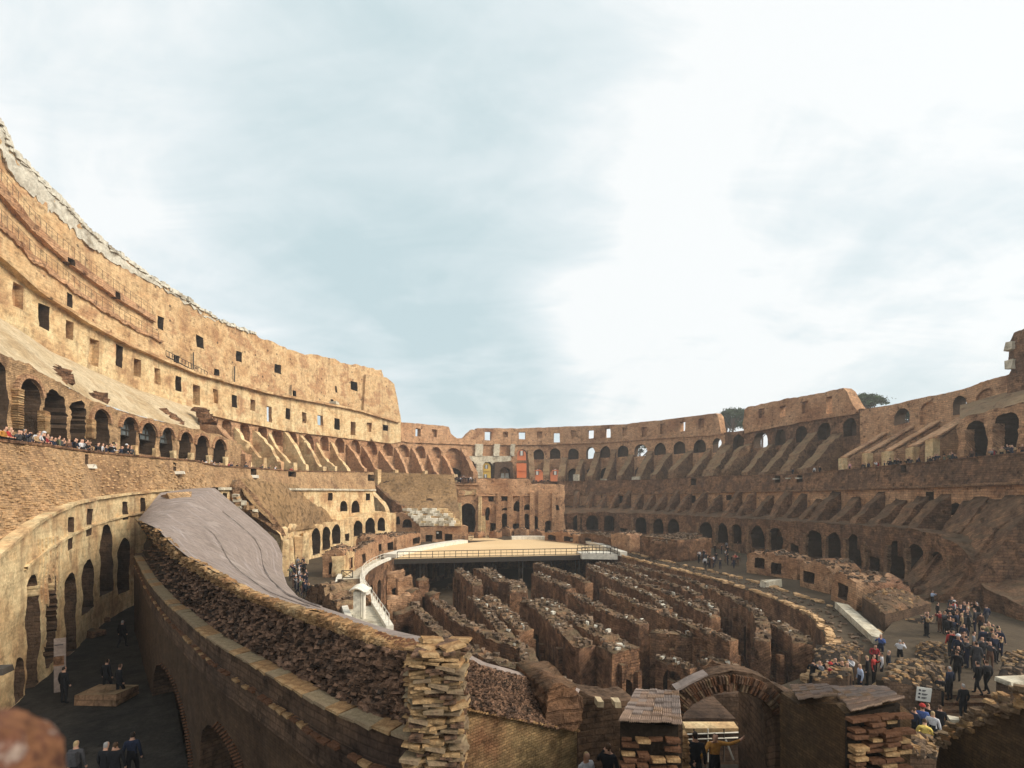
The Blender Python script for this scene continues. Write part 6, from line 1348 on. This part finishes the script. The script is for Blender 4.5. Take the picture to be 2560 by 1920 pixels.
m5 = mound('rubble_mound', [(2240, 1868), (2352, 1905), (2345, 1862), (2268, 1832)], 13, 14.6, 0, .25, 'small rubble heap between the tiled corner wall and the dark wall', 80)
m6 = mound('rubble_mound', [(2030, 1700), (2120, 1690), (2160, 1612), (2040, 1612)], 24, 32, 0, .3, 'rubble covered end of the right arena walkway where people lean', 150)
m7 = mound('ruin_mound', [(2155, 1492, 41), (2213, 1536, 36), (2328, 1508, 40), (2232, 1462, 46)], 0, 0, -.1, .7, 'big rubble topped mound on the right, by the long pale slab', 170, mat='rfin')
# sign with icons and lines of print
sg = empty('white_sign', P(2309, 1736, 22.4), label='white sign with three black symbols and lines of print on the dark block front', cat='sign'); q = 22.4 / F
rot = Matrix.Rotation(.12, 4, 'Z'); MB().box((0, 0, 0), 34 * q, .04, 34 * q).build('panel', M['sign'], parent=sg)
for i in range(3):
    z = (10 - 9 * i) * q; mb = MB(); mb.bar((-11 * q, -.022, z), (-11 * q, -.045, z), 2.4 * q, n=10); mb.build('symbol', M['ink'], parent=sg)
    mb = MB(); w_ = (8, 13, 12)[i]; mb.box((-5 * q + w_ * q / 2, -.03, z + .8 * q), w_ * q, .015, 1.6 * q); mb.box((-5 * q + w_ * q * .4, -.03, z - 1.6 * q), w_ * .8 * q, .015, 1.1 * q); mb.build('print_line', M['ink'], parent=sg)
sg.rotation_euler = (0, .12, -.1)
# lower right dark wall with a ragged stone edge
fl = Flat(2290, 9.6, 2620, 7.2)
lw2 = pslab('dark_corner_wall', fl, fl.loop([(2285, 1995), (2620, 1995)]) + rough_pts(fl.loop([(2620, 1722), (2560, 1749), (2460, 1798), (2366, 1848), (2347, 1867), (2340, 1925), (2320, 1960)]), .12, .02, 1, .02), [], M['retic_shaded'] if 'retic_shaded' in M else M['dark'], 1.0, step=.15, rough=.03, freq=2.5, nseg=3, label='dark brick wall sloping across the lower right corner with a stony edge', cat='brick wall')
for i in range(64):
    t = i / 63; u = 2350 + 250 * t; v = 1862 - 128 * t ** .92 + uni(-2, 4); q = fl.px(u, v); p = fl.pt(*q); s_ = uni(.06, .13); mb = MB(); mb.box(p + Vector((0, uni(-.08, .3), 0)), s_ * 1.3, s_ * 1.2, s_ * .6, uni(0, 3), jit=.018); mb.build('stone', M['brick_a'] if rnd() < .4 else M['rubble'], parent=lw2)
p = fl.pt(*fl.px(2420, 1815)); MB().box(p + Vector((0, .15, .02)), .32, .16, .08, -.4, jit=.02).build('stone', M['travertine'], parent=lw2)

# ------------------------------------------------------------------ left corridor: slabs, panel, stones
for i, (u, v, w_, h_, lab) in enumerate(((268, 1752, 1.9, .5, 'big pale broken slab lying on the corridor floor'), (232, 1590, 1.3, .4, 'pale stone block further along the corridor floor'), (250, 1555, 1.0, .3, 'low stone block beside the far corridor wall'), (238, 1530, 2.0, .5, 'stone base below the tall corridor arches'))):
    p = PZ(u, v, 1.15); mb = MB(); mb.box(p + Vector((0, 0, h_ / 2)), w_, w_ * .6, h_, uni(-.4, .2), jit=.08); mb.build('stone_slab', M['hypo'] if i else M['fin'], label=lab, cat='stone slab')
p = PZ(297, 1497, 1.15); br = empty('broken_stone', p, label='white broken marble piece with a raised point at the far end of the corridor', cat='marble fragment')
mb = MB(); mb.box((0, 0, .35), .9, .6, .7, .3, jit=.12, taper=.6); mb.box((.55, 0, .75), .8, .3, .3, .2, jit=.1, taper=.4); mb.box((-.5, 0, .6), .7, .3, .25, -.2, jit=.1); mb.build('fragment', M['white'], parent=br)
pn = empty('info_panel', PZ(150, 1735, 1.15), label='tall narrow pale information panel standing before the corridor wall', cat='panel')
MB().box((0, 0, 1.35), .42, .06, 2.5, .5).build('board', M['lead'], parent=pn)
mb = MB(); mb.box((-.02, -.035, 1.55), .38, .03, .45, .5); mb.build('picture', M['hypo'], parent=pn)
mb = MB(); mb.box((-.02, -.035, 2.3), .3, .03, .04, .5); mb.build('heading', M['ink'], parent=pn)
lamp = empty('wall_lamp', P(4, 1675, 14.5), label='dark angular lamp fixed to the wall at the left edge', cat='lamp'); MB().box((0, 0, 0), .35, .5, .18, .3, jit=.02, taper=.8).build('housing', M['steel'], parent=lamp)
# blurred stone right before the lens
bm = bmesh.new(); bmesh.ops.create_icosphere(bm, subdivisions=4, radius=1)
for v in bm.verts: v.co = Vector((v.co.x * .062, v.co.y * .08, v.co.z * .075)); v.co += noise.noise_vector(v.co * 40) * .007 + noise.noise_vector(v.co * 120) * .003
me = bpy.data.meshes.new('near_stone'); bm.to_mesh(me); bm.free(); me.materials.append(M['near_stone'] if 'near_stone' in M else M['brick_a'])
for p in me.polygons: p.use_smooth = True
o = obj('near_stone', me, label='blurred reddish stone corner close to the lens at the lower left', cat='stone'); o.location = P(-165, 2045, .36); o.rotation_euler = (0, .5, 0)
# ------------------------------------------------------------------ people
def body_mesh(name, J, fingers=False):
    """one continuous body grown over a skeleton: J gives arm and leg joints; front is -Y"""
    lx = J
    v = [(0, 0, .96), (0, 0, 1.12), (0, .01, 1.33), (0, .015, 1.47), (0, 0, 1.555), (0, -.012, 1.64), (0, -.004, 1.725)]
    r = [(.135, .1), (.125, .095), (.155, .105), (.058, .058), (.07, .08), (.082, .098), (.06, .07)]
    e = [(0, 1), (1, 2), (2, 3), (3, 4), (4, 5), (5, 6)]; tags = ['b', 't', 't', 's', 's', 'h']
    lean = J.get('lean', 0.0)
    def addv(p, rr): v.append(p); r.append((rr, rr) if isinstance(rr, float) else rr); return len(v) - 1
    for s in (-1, 1):
        k = 'l' if s < 0 else 'r'; el, wr, hd = J['arm_' + k]; kn, an = J['leg_' + k]
        a = addv((s * .17, .01, 1.405), .068); b = addv(el, .05); c = addv(wr, .036); d = addv(hd, (.045, .028) if not fingers else (.04, .026))
        e += [(2, a), (a, b), (b, c), (c, d)]; tags += ['t', 't', 't', 's']
        if fingers:
            w_, h_ = Vector(wr), Vector(hd); dr = (h_ - w_).normalized(); sd = dr.cross(Vector((0, 1, 0))).normalized()
            for i, (o_, l_) in enumerate(((-.03, .075), (-.01, .09), (.012, .085), (.032, .065))):
                f0 = addv(tuple(h_ + dr * .035 + sd * o_), .011); f1 = addv(tuple(h_ + dr * (.035 + l_ * .55) + sd * o_ * 1.2), .0095); f2 = addv(tuple(h_ + dr * (.03 + l_) + sd * o_ * 1.3 + Vector((0, -.015, 0))), .008)
                e += [(d, f0), (f0, f1), (f1, f2)]; tags += ['s'] * 3
            t0 = addv(tuple(h_ - dr * .01 + sd * -.05), .012); t1 = addv(tuple(h_ + dr * .02 + sd * -.085), .010); e += [(d, t0), (t0, t1)]; tags += ['s', 's']
        g = addv((s * .095, 0, .90), (.098, .095)); h = addv(kn, .064); i_ = addv(an, .044); t = addv((an[0], an[1] - .15, max(.035, an[2] - .055)), (.042, .034))
        e += [(0, g), (g, h), (h, i_), (i_, t)]; tags += ['b', 'b', 'b', 'f']
    for n_ in (1, 2, 3, 4, 5, 6): v[n_] = (v[n_][0], v[n_][1] - lean * (v[n_][2] - .96), v[n_][2] - lean * .12 * (v[n_][2] - .96))
    me = bpy.data.meshes.new(name + '_bones'); me.from_pydata(v, e, []); o = bpy.data.objects.new('tmp', me); col.objects.link(o)
    o.modifiers.new('skin', 'SKIN'); sv = me.skin_vertices[0].data
    for i, q in enumerate(r): sv[i].radius = q; sv[i].use_root = (i == 0)
    m = o.modifiers.new('sub', 'SUBSURF'); m.levels = 1; m.render_levels = 1
    dg = bpy.context.evaluated_depsgraph_get(); out_ = bpy.data.meshes.new_from_object(o.evaluated_get(dg)); out_.name = 'person'
    bpy.data.objects.remove(o); bpy.data.meshes.remove(me)
    V = [Vector(q) for q in v]; ci = {'s': 0, 't': 1, 'b': 2, 'f': 3, 'h': 4}; mi = []
    hd = V[5]
    for p in out_.polygons:
        c = Vector(p.center); best = 9; k = 's'
        for (a, b), tg in zip(e, tags):
            A, B = V[a], V[b]; ab = B - A; t = max(0, min(1, (c - A).dot(ab) / max(1e-9, ab.dot(ab)))); d = (A + ab * t - c).length
            if d < best: best = d; k = tg
        if k in 'sh' and (c - hd).length < .2 and c.z > hd.z - .1:
            k = 'h' if (c.z > hd.z + .055 or (c.y > hd.y + .02 and c.z > hd.z - .06)) else 's'
        mi.append(ci[k])
    out_.materials.clear()
    for _ in range(5): out_.materials.append(M['black'])
    out_.polygons.foreach_set('material_index', mi); out_.polygons.foreach_set('use_smooth', [True] * len(mi)); return out_
LS = (((-.10, -.01, .50), (-.105, .02, .085)), ((.10, -.01, .50), (.105, .02, .085)))
LW = (((-.095, -.16, .52), (-.095, -.20, .09)), ((.095, .02, .50), (.095, .24, .13)))
AD = (((-.235, .03, 1.13), (-.25, -.05, .89), (-.25, -.08, .80)), ((.235, .03, 1.13), (.25, -.05, .89), (.25, -.08, .80)))
AL = (((-.25, -.06, 1.16), (-.14, -.30, 1.10), (-.07, -.36, 1.10)), ((.25, -.06, 1.16), (.14, -.30, 1.10), (.07, -.36, 1.10)))
AP = (((-.27, -.10, 1.22), (-.11, -.27, 1.46), (-.06, -.28, 1.53)), ((.27, -.10, 1.22), (.11, -.27, 1.46), (.06, -.28, 1.53)))
AS = (((-.36, -.10, 1.22), (-.60, -.16, 1.07), (-.67, -.18, 1.02)), ((.43, -.08, 1.40), (.70, -.14, 1.52), (.77, -.15, 1.57)))
AO = (((-.235, .03, 1.13), (-.25, -.05, .89), (-.25, -.08, .80)), ((.27, -.10, 1.22), (.13, -.27, 1.40), (.08, -.30, 1.47)))
LC = (((-.11, -.42, .52), (-.11, -.40, .09)), ((.11, -.42, .52), (.11, -.40, .09)))
mk = lambda A, Lg, **k: dict(arm_l=A[0], arm_r=A[1], leg_l=Lg[0], leg_r=Lg[1], **k)
POSE = {'stand': body_mesh('p', mk(AD, LS)), 'walk': body_mesh('p', mk(AD, LW, lean=.06)), 'lean': body_mesh('p', mk(AL, LS, lean=.25)), 'photo': body_mesh('p', mk(AP, LS)), 'one': body_mesh('p', mk(AO, LS)), 'spread': body_mesh('p', mk(AS, LS, lean=.05), True)}
CL = {'black': (.012, .013, .016), 'navy': (.018, .024, .045), 'dark grey': (.05, .05, .055), 'grey': (.19, .19, .20), 'white': (.50, .50, .52), 'pale blue': (.36, .42, .55), 'red': (.36, .04, .035), 'crimson': (.25, .03, .035), 'tan': (.34, .23, .13), 'olive': (.11, .115, .07), 'brown': (.11, .06, .04), 'blue': (.06, .10, .26), 'orange': (.36, .17, .04), 'pink': (.55, .30, .30), 'yellow': (.60, .45, .12)}
CM = {k: plain('cloth_' + k.replace(' ', '_'), v_, .85, .25, 14) for k, v_ in CL.items()}
SK = [plain('skin_light', (.52, .30, .21), .6, .1), plain('skin_mid', (.36, .20, .13), .6, .1)]
HR = [plain('hair_dark', (.02, .014, .011), .6), plain('hair_brown', (.07, .04, .022), .6), plain('hair_fair', (.36, .26, .14), .6), plain('hair_grey', (.30, .29, .28), .6)]
DARKS = ['black'] * 12 + ['navy'] * 7 + ['dark grey'] * 6 + ['brown', 'olive', 'grey', 'white', 'white', 'red', 'crimson', 'tan', 'brown', 'olive', 'dark grey']
mb = MB(); mb.box((0, .17, 1.22), .30, .16, .42, jit=.015, taper=.85); bag_me = mb.mesh('backpack', M['black'])
bm = bmesh.new(); bmesh.ops.create_uvsphere(bm, u_segments=10, v_segments=6, radius=.118)
for v in list(bm.verts):
    if v.co.z < -.02: v.co.z = -.02
    v.co.z = v.co.z * 1.05 + 1.685
hat_me = bpy.data.meshes.new('cap'); bm.to_mesh(hat_me); bm.free(); hat_me.materials.append(M['black'])
PEOPLE = 0
def person(loc, rz, pose, top, bottom, label, group=None, hair=None, h=1.72, bag=False, cap=None):
    global PEOPLE; PEOPLE += 1
    o = bpy.data.objects.new('person', POSE[pose]); o.location = loc; o.rotation_euler = (0, 0, rz); s_ = h / 1.78; o.scale = (s_, s_, s_)
    for i, m_ in enumerate((SK[0] if rnd() < .75 else SK[1], CM[top], CM[bottom], CM['black'], HR[hair if hair is not None else random.choice((0, 0, 0, 1, 1, 2, 3))])):
        o.material_slots[i].link = 'OBJECT'; o.material_slots[i].material = m_
    put(o, label=label, cat='person', group=group)
    if bag:
        b = bpy.data.objects.new('backpack', bag_me); put(b, parent=o); b.material_slots[0].link = 'OBJECT'; b.material_slots[0].material = CM[random.choice(('black', 'navy', 'dark grey', 'crimson'))]
    if cap:
        b = bpy.data.objects.new('cap', hat_me); put(b, parent=o); b.material_slots[0].link = 'OBJECT'; b.material_slots[0].material = CM[cap]
    return o
PH = {'stand': 'standing', 'walk': 'walking', 'lean': 'leaning forward', 'photo': 'raising both hands', 'one': 'raising one hand'}
def crowd(n, where, poses, tmpl, group, face, hs=(1.55, 1.85), bags=.15, caps=.08):
    for i in range(n):
        loc, rz = where(i); top = random.choice(DARKS); bot = random.choice(['black', 'navy', 'dark grey', 'black', 'black', 'navy', 'brown'])
        po = random.choice(poses); bg_ = rnd() < bags; cp_ = random.choice(('white', 'black', 'white', 'tan')) if rnd() < caps else None
        u = CX + loc.x * F / loc.y; v = HY - (loc.z - EZ) * F / loc.y; txt = tmpl
        if isinstance(tmpl, tuple):
            pl_ = min(tmpl[1], key=lambda q: abs(u - q[0]) + (abs(v - q[1]) if len(q) > 2 else 0)); lw_ = 0; txt = 'person in %s, ' + PH[po] + (' with backpack' if bg_ else '') + (' and %s cap' % cp_ if cp_ else '') + ', ' + pl_[-1]
        if len((txt % top).split()) > 16: txt = txt.replace('raising both hands', 'hands raised').replace('raising one hand', 'hand raised').replace('leaning forward', 'leaning')
        if len((txt % top).split()) > 16: txt = txt.replace(' with backpack', '')
        person(loc, rz + uni(-face, face), po, top, bot, txt % top, group, h=uni(*hs), bag=bg_, cap=cp_)
def rz_to(n): return math.atan2(n.x, -n.y)          # front (-Y) turned along n
def on_terrace(us, top, back=(.75, 2.0), drop=1.05):
    def f(i):
        u = us(i); n = RD.nrm(u); b = RD.pt(u, top(u)); p = b + n * uni(*back); p.z = b.z - drop; return p, rz_to(-n)
    return f
# left terrace, named ones first
def lt(u, k=.8, dz=1.02): n = RD.nrm(u); b = RD.pt(u, dtop(u)); p = b + n * k; p.z = b.z - dz + .25; return p, rz_to(-n)
for u, top, hair, lab, k, h in ((22, 'olive', 3, 'balding person in olive jacket at the left end of the terrace parapet', .8, 1.85), (2, 'white', 0, 'person in white shirt cut by the left picture edge on the terrace', .8, 1.9), (50, 'orange', 1, 'person in orange red jacket leaning on the left terrace parapet', .7, 1.7), (66, 'red', 2, 'person in bright red jacket on the left terrace parapet', .8, 1.72), (126, 'tan', 2, 'fair haired person in tan coat on the left terrace parapet', .7, 1.65), (147, 'crimson', 0, 'person in crimson top leaning on the left terrace before the pale stone panel', .7, 1.68)):
    p, r = lt(u, k); person(p, r + uni(-.3, .3), 'lean', top, 'black', lab, 'visitors along the left terrace parapet', hair, h)
crowd(44, on_terrace(lambda i: 78 + 282 * (i + rnd()) / 44, dtop, (.6, 1.6), .78), ['lean', 'lean', 'stand', 'photo'], ('', [(70, 'before the first tall left arch'), (112, 'between the first two left arches'), (140, 'before the ragged second arch'), (172, 'before the pale stone panel'), (200, 'before the third left arch'), (222, 'above the slot in the brick wall'), (250, 'before the fourth left arch'), (285, 'left of the first glazed arch'), (320, 'before the first glazed arch'), (350, 'left of the second glazed arch')]), 'visitors along the left terrace parapet', .7)
crowd(25, on_terrace(lambda i: 508 + 236 * (i + rnd()) / 25, dtop, (.6, 2), 1.05), ['lean', 'stand'], ('', [(520, 'before the last open left arch'), (548, 'right of the last open left arch'), (585, 'left of the first sloping buttresses'), (625, 'by the terrace lamp box'), (660, 'on the terrace above the brown slope'), (700, 'among the terrace buttress feet'), (735, 'by the terrace box nearest the gate')]), 'far visitors on the left terrace', .6)
crowd(14, lambda i: (Vector(((1137 + 53 * (i + rnd()) / 14 - CX) / F * 112.5, 112.2 + uni(0, 1), 12.45)), uni(-.5, .5)), ['stand', 'lean'], ('', [(1140, 'left end of the gate balcony'), (1155, 'left part of the gate balcony'), (1172, 'right part of the gate balcony'), (1188, 'right end of the gate balcony')]), 'visitors on the gate balcony', .5)
crowd(8, on_terrace(lambda i: 1328 + 48 * (i + rnd()) / 8, dr, (.6, 1.5), 1.0), ['stand', 'lean'], ('', [(1335, 'below the left orange arch'), (1355, 'between the two orange arches'), (1372, 'below the right orange arch')]), 'visitors below the orange house', .6)
crowd(34, on_terrace(lambda i: 2138 + 232 * (i + rnd()) / 34, dr, (.6, 1.8), .75), ['lean', 'stand', 'stand', 'photo'], ('', [(2145, 'right terrace beside the dark doorway'), (2175, 'right terrace before the first pale pier'), (2205, 'right terrace between first two pale piers'), (2235, 'right terrace before the second pale pier'), (2265, 'right terrace over the dark slot'), (2295, 'right terrace before the third pale pier'), (2330, 'right terrace before the fourth pale pier'), (2360, 'right terrace past the fourth pale pier')]), 'visitors on the right terrace', .8)
crowd(11, on_terrace(lambda i: 2384 + 176 * (i + rnd()) / 11, dr, (.6, 2.2), .6), ['stand', 'lean', 'photo'], ('', [(2395, 'left of the first big right arch'), (2435, 'before the first big right arch'), (2475, 'between the two big right arches'), (2515, 'before the second big right arch'), (2550, 'at the right picture edge')]), 'visitors before the right arches', .8)
for u, top, lab in ((1962, 'navy', 'person in navy in the dark bay of the right terrace, left one'), (2014, 'white', 'person in white beside the ladder on the right terrace'), (2028, 'black', 'person in black in the dark doorway right of the ladder'), (2100, 'pink', 'person in pink by a pale pier on the right terrace')):
    n = RD.nrm(u); b = RD.pt(u, dr(u)); p = b + n * 1.5; p.z = b.z - .5; person(p, rz_to(-n), 'stand', top, 'black', lab)
# lower crowds
def patch(u0, u1, v0, v1, z, rz=None): return lambda i: (PZ(uni(u0, u1), uni(v0, v1), z), uni(-3, 3) if rz is None else rz)
def patch_poly(poly, z):
    def f(i):
        while True:
            u, v = uni(min(p[0] for p in poly), max(p[0] for p in poly)), uni(min(p[1] for p in poly), max(p[1] for p in poly))
            if pip(np.array([u]), np.array([v]), poly)[0]: return PZ(u, v, z), uni(-3.1, 3.1)
    return f
crowd(34, patch_poly([(712, 1425), (762, 1420), (768, 1460), (774, 1505), (750, 1497), (722, 1455)], 0), ['stand', 'walk', 'photo', 'one'], ('', [(722, 1415, 'back left of the lead sheet crowd'), (745, 1412, 'back of the lead sheet crowd'), (765, 1412, 'back right of the lead sheet crowd'), (735, 1445, 'middle of the lead sheet crowd'), (762, 1445, 'by the rubble bank, lead sheet crowd'), (768, 1485, 'front of the lead sheet crowd'), (750, 1470, 'lower left of the lead sheet crowd')]), 'crowd below the lead sheet', 1)
crowd(30, patch_poly([(1706, 1392), (1770, 1378), (1850, 1392), (1850, 1425), (1790, 1432), (1720, 1412)], 0), ['stand', 'walk', 'photo', 'one'], ('', [(1715, 1400, 'by the end of the long low ruin'), (1745, 1390, 'behind the right walkway crowd, left'), (1745, 1415, 'front left of the right walkway crowd'), (1780, 1385, 'back of the right walkway crowd'), (1785, 1415, 'middle of the right walkway crowd'), (1820, 1395, 'back right of the right walkway crowd'), (1840, 1420, 'right end of the right walkway crowd')]), 'crowd by the long low ruin', 1, bags=.05)
crowd(6, patch(1800, 1850, 1366, 1380, 0), ['stand', 'one'], ('', [(1805, 'under the left lower arch'), (1825, 'between the lower arches'), (1845, 'under the right lower arch')]), 'visitors under the lower arches', 1, bags=0)
crowd(60, patch_poly([(2330, 1560), (2400, 1540), (2480, 1570), (2500, 1640), (2470, 1690), (2400, 1690), (2376, 1660), (2370, 1600), (2300, 1602), (2270, 1590)], .6), ['stand', 'walk', 'photo', 'one', 'stand'], ('', [(2290, 1592, 'left fringe of the plaza crowd'), (2330, 1570, 'behind the flat topped block, plaza'), (2360, 1600, 'plaza left of the packed middle'), (2395, 1555, 'rear of the plaza crowd'), (2430, 1575, 'rear middle of the plaza crowd'), (2470, 1580, 'rear right of the plaza crowd'), (2400, 1610, 'packed middle of the plaza crowd'), (2440, 1620, 'plaza crowd, right of its middle'), (2485, 1625, 'right edge of the plaza crowd'), (2395, 1650, 'plaza beside the second rubble block'), (2430, 1665, 'front of the plaza crowd'), (2470, 1665, 'front right of the plaza crowd'), (2405, 1685, 'nearest the steps, plaza')]), 'crowd on the right plaza', 3)
person(PZ(2331, 1522, 0), .4, 'photo', 'pale blue', 'black', 'person in pale blue jacket standing alone below the lower arches')
for u, v, top, bot, pose, lab in ((2202, 1652, 'blue', 'navy', 'photo', 'person with blue backpack at the far end of the rail on the right walkway'), (2186, 1680, 'crimson', 'black', 'lean', 'person in crimson jacket in the row on the right walkway'), (2204, 1705, 'white', 'black', 'stand', 'person in white top with dark straps on the right walkway'), (2184, 1712, 'red', 'black', 'one', 'person in bright red jacket on the right walkway, nearest the rail'), (2168, 1715, 'black', 'black', 'stand', 'person in black left of the bright red jacket'),
    (2250, 1668, 'white', 'black', 'photo', 'person in white shirt lifting a camera by the white handrail'), (2222, 1700, 'black', 'navy', 'stand', 'person in black behind the one in white top'), (2032, 1728, 'black', 'black', 'lean', 'person in black at the left end of the row behind the tiled roof'), (2050, 1730, 'grey', 'black', 'photo', 'person in grey with raised arms behind the tiled roof'), (2070, 1727, 'black', 'navy', 'lean', 'person in black jacket, third in the row behind the tiled roof'),
    (2088, 1722, 'navy', 'black', 'photo', 'person in navy lifting a phone behind the tiled roof'), (2076, 1738, 'crimson', 'black', 'lean', 'person in red cap and dark coat behind the tiled roof'), (2105, 1730, 'black', 'black', 'stand', 'person in black right of the lifted phone'), (2118, 1736, 'tan', 'navy', 'stand', 'fair haired person in tan behind the tiled roof'), (2128, 1716, 'white', 'black', 'one', 'person in white lifting one arm by the rubble end'), (2150, 1740, 'pale blue', 'navy', 'stand', 'fair haired person in pale lilac jacket behind the tiled roof')):
    person(PZ(u, v, 0), uni(-2.5, 2.5), pose, top, bot, lab, bag=('backpack' in lab), hair=2 if 'fair' in lab else None, cap='red' if 'cap' in lab else None)
for u, v, z, top, pose, lab in ((2408, 1800, .12, 'black', 'stand', 'dark silhouette of a person standing on the stone steps'), (2446, 1738, .6, 'black', 'walk', 'person in black walking above the stone steps, left of a pair'), (2468, 1735, .6, 'dark grey', 'walk', 'person in dark grey above the stone steps, right of a pair'), (2374, 1752, .5, 'navy', 'stand', 'person in navy at the top left of the steps'), (2350, 1775, .1, 'black', 'stand', 'person in black against the block with the sign'), (2392, 1705, .6, 'black', 'stand', 'person in black at the rim of the crowd above the steps')):
    person(PZ(u, v, z), uni(-.6, .6) + 3.1, pose, top, 'black', lab)
for u, v, top, pose, lab in ((2306, 1862, 'blue', 'stand', 'person in blue with a red cap in the group before the sign'), (2285, 1868, 'navy', 'one', 'person in navy coat at the left of the group before the sign'), (2332, 1880, 'white', 'stand', 'person in white jacket in the group before the sign'), (2350, 1862, 'black', 'stand', 'person in black at the right of the group before the sign'), (2318, 1856, 'black', 'one', 'person in black in the middle of the group before the sign'), (2262, 1890, 'dark grey', 'lean', 'person bending behind the small rubble heap'), (2312, 1905, 'yellow', 'lean', 'person with a yellow hood beside the small rubble heap')):
    person(PZ(u, v, 0), uni(-1, 1) + 2.6, pose, top, 'black', lab, cap='red' if 'cap' in lab else None)
# corridor
for u, v, top, pose, lab, bg in ((298, 1752, 'black', 'walk', 'tall person in black walking past the big corridor slab', 0), (266, 1738, 'black', 'walk', 'person in black left of the walker by the corridor slab', 0), (305, 1620, 'black', 'walk', 'distant person in black further along the corridor', 0), (190, 1985, 'dark grey', 'stand', 'person in dark grey with a backpack at the bottom of the corridor', 1), (262, 1990, 'black', 'walk', 'person in black in the dark lower corridor, middle', 0), (330, 1960, 'navy', 'walk', 'person in navy in the dark lower corridor, right', 0), (160, 1760, 'black', 'stand', 'person in black beside the tall information panel', 0), (288, 1990, 'black', 'one', 'person with pale sleeves in the dark lower corridor', 0)):
    person(PZ(u, v, 1.15), uni(-.5, .5) + 3.1, pose, top, 'black', lab, bag=bool(bg))
# under the arch and in the dark room left of the pillar
person(at(1786, 13.2, 2.3), .15, 'spread', 'orange', 'black', 'person in orange jacket with arms spread wide under the foreground arch', hair=1, h=1.72)
person(at(1738, 13.0, 2.3), 2.9, 'stand', 'black', 'black', 'dark person seen from behind under the left of the arch', h=1.85)
person(at(1757, 12.2, 1.6), 3.0, 'stand', 'pink', 'black', 'dark haired person in pink with back turned at the bottom of the arch', hair=0)
person(at(1466, 11.4, 2.75), .5, 'stand', 'white', 'grey', 'fair haired person in white at the foot of the tan brick face', hair=2)
person(at(1520, 11.4, 2.95), 2.8, 'one', 'black', 'black', 'person in black with white straps in the dark gap beside the tiled pillar', bag=False)
person(at(1700, 9.4, 3.0), .2, 'stand', 'red', 'black', 'person in red mostly hidden behind the tiled pillar')
prism('gap_floor', [at(1442, 10.7, 0), at(1600, 10.7, 0), at(1600, 12.2, 0), at(1442, 12.2, 0)], .5, 2.75, M['floor'], kind='structure')
print('people', PEOPLE)
# ------------------------------------------------------------------ thin volume added over the bowl to lift its shadows
hm = bpy.data.materials.new('shadow_lift_air'); hm.use_nodes = True; t = hm.node_tree; t.nodes.clear()
o_ = t.nodes.new('ShaderNodeOutputMaterial'); v_ = t.nodes.new('ShaderNodeVolumePrincipled'); v_.inputs['Color'].default_value = (.90, .90, .90, 1); v_.inputs['Density'].default_value = .00065; v_.inputs['Anisotropy'].default_value = .2
t.links.new(v_.outputs[0], o_.inputs['Volume'])
mb = MB(); mb.box((0, 70, 24), 420, 380, 62.4); hz_ = mb.build('added_haze', hm, kind='stuff', label='thin pale veil added to lift the far shadows', cat='added_haze')
sc.cycles.volume_step_rate = 4
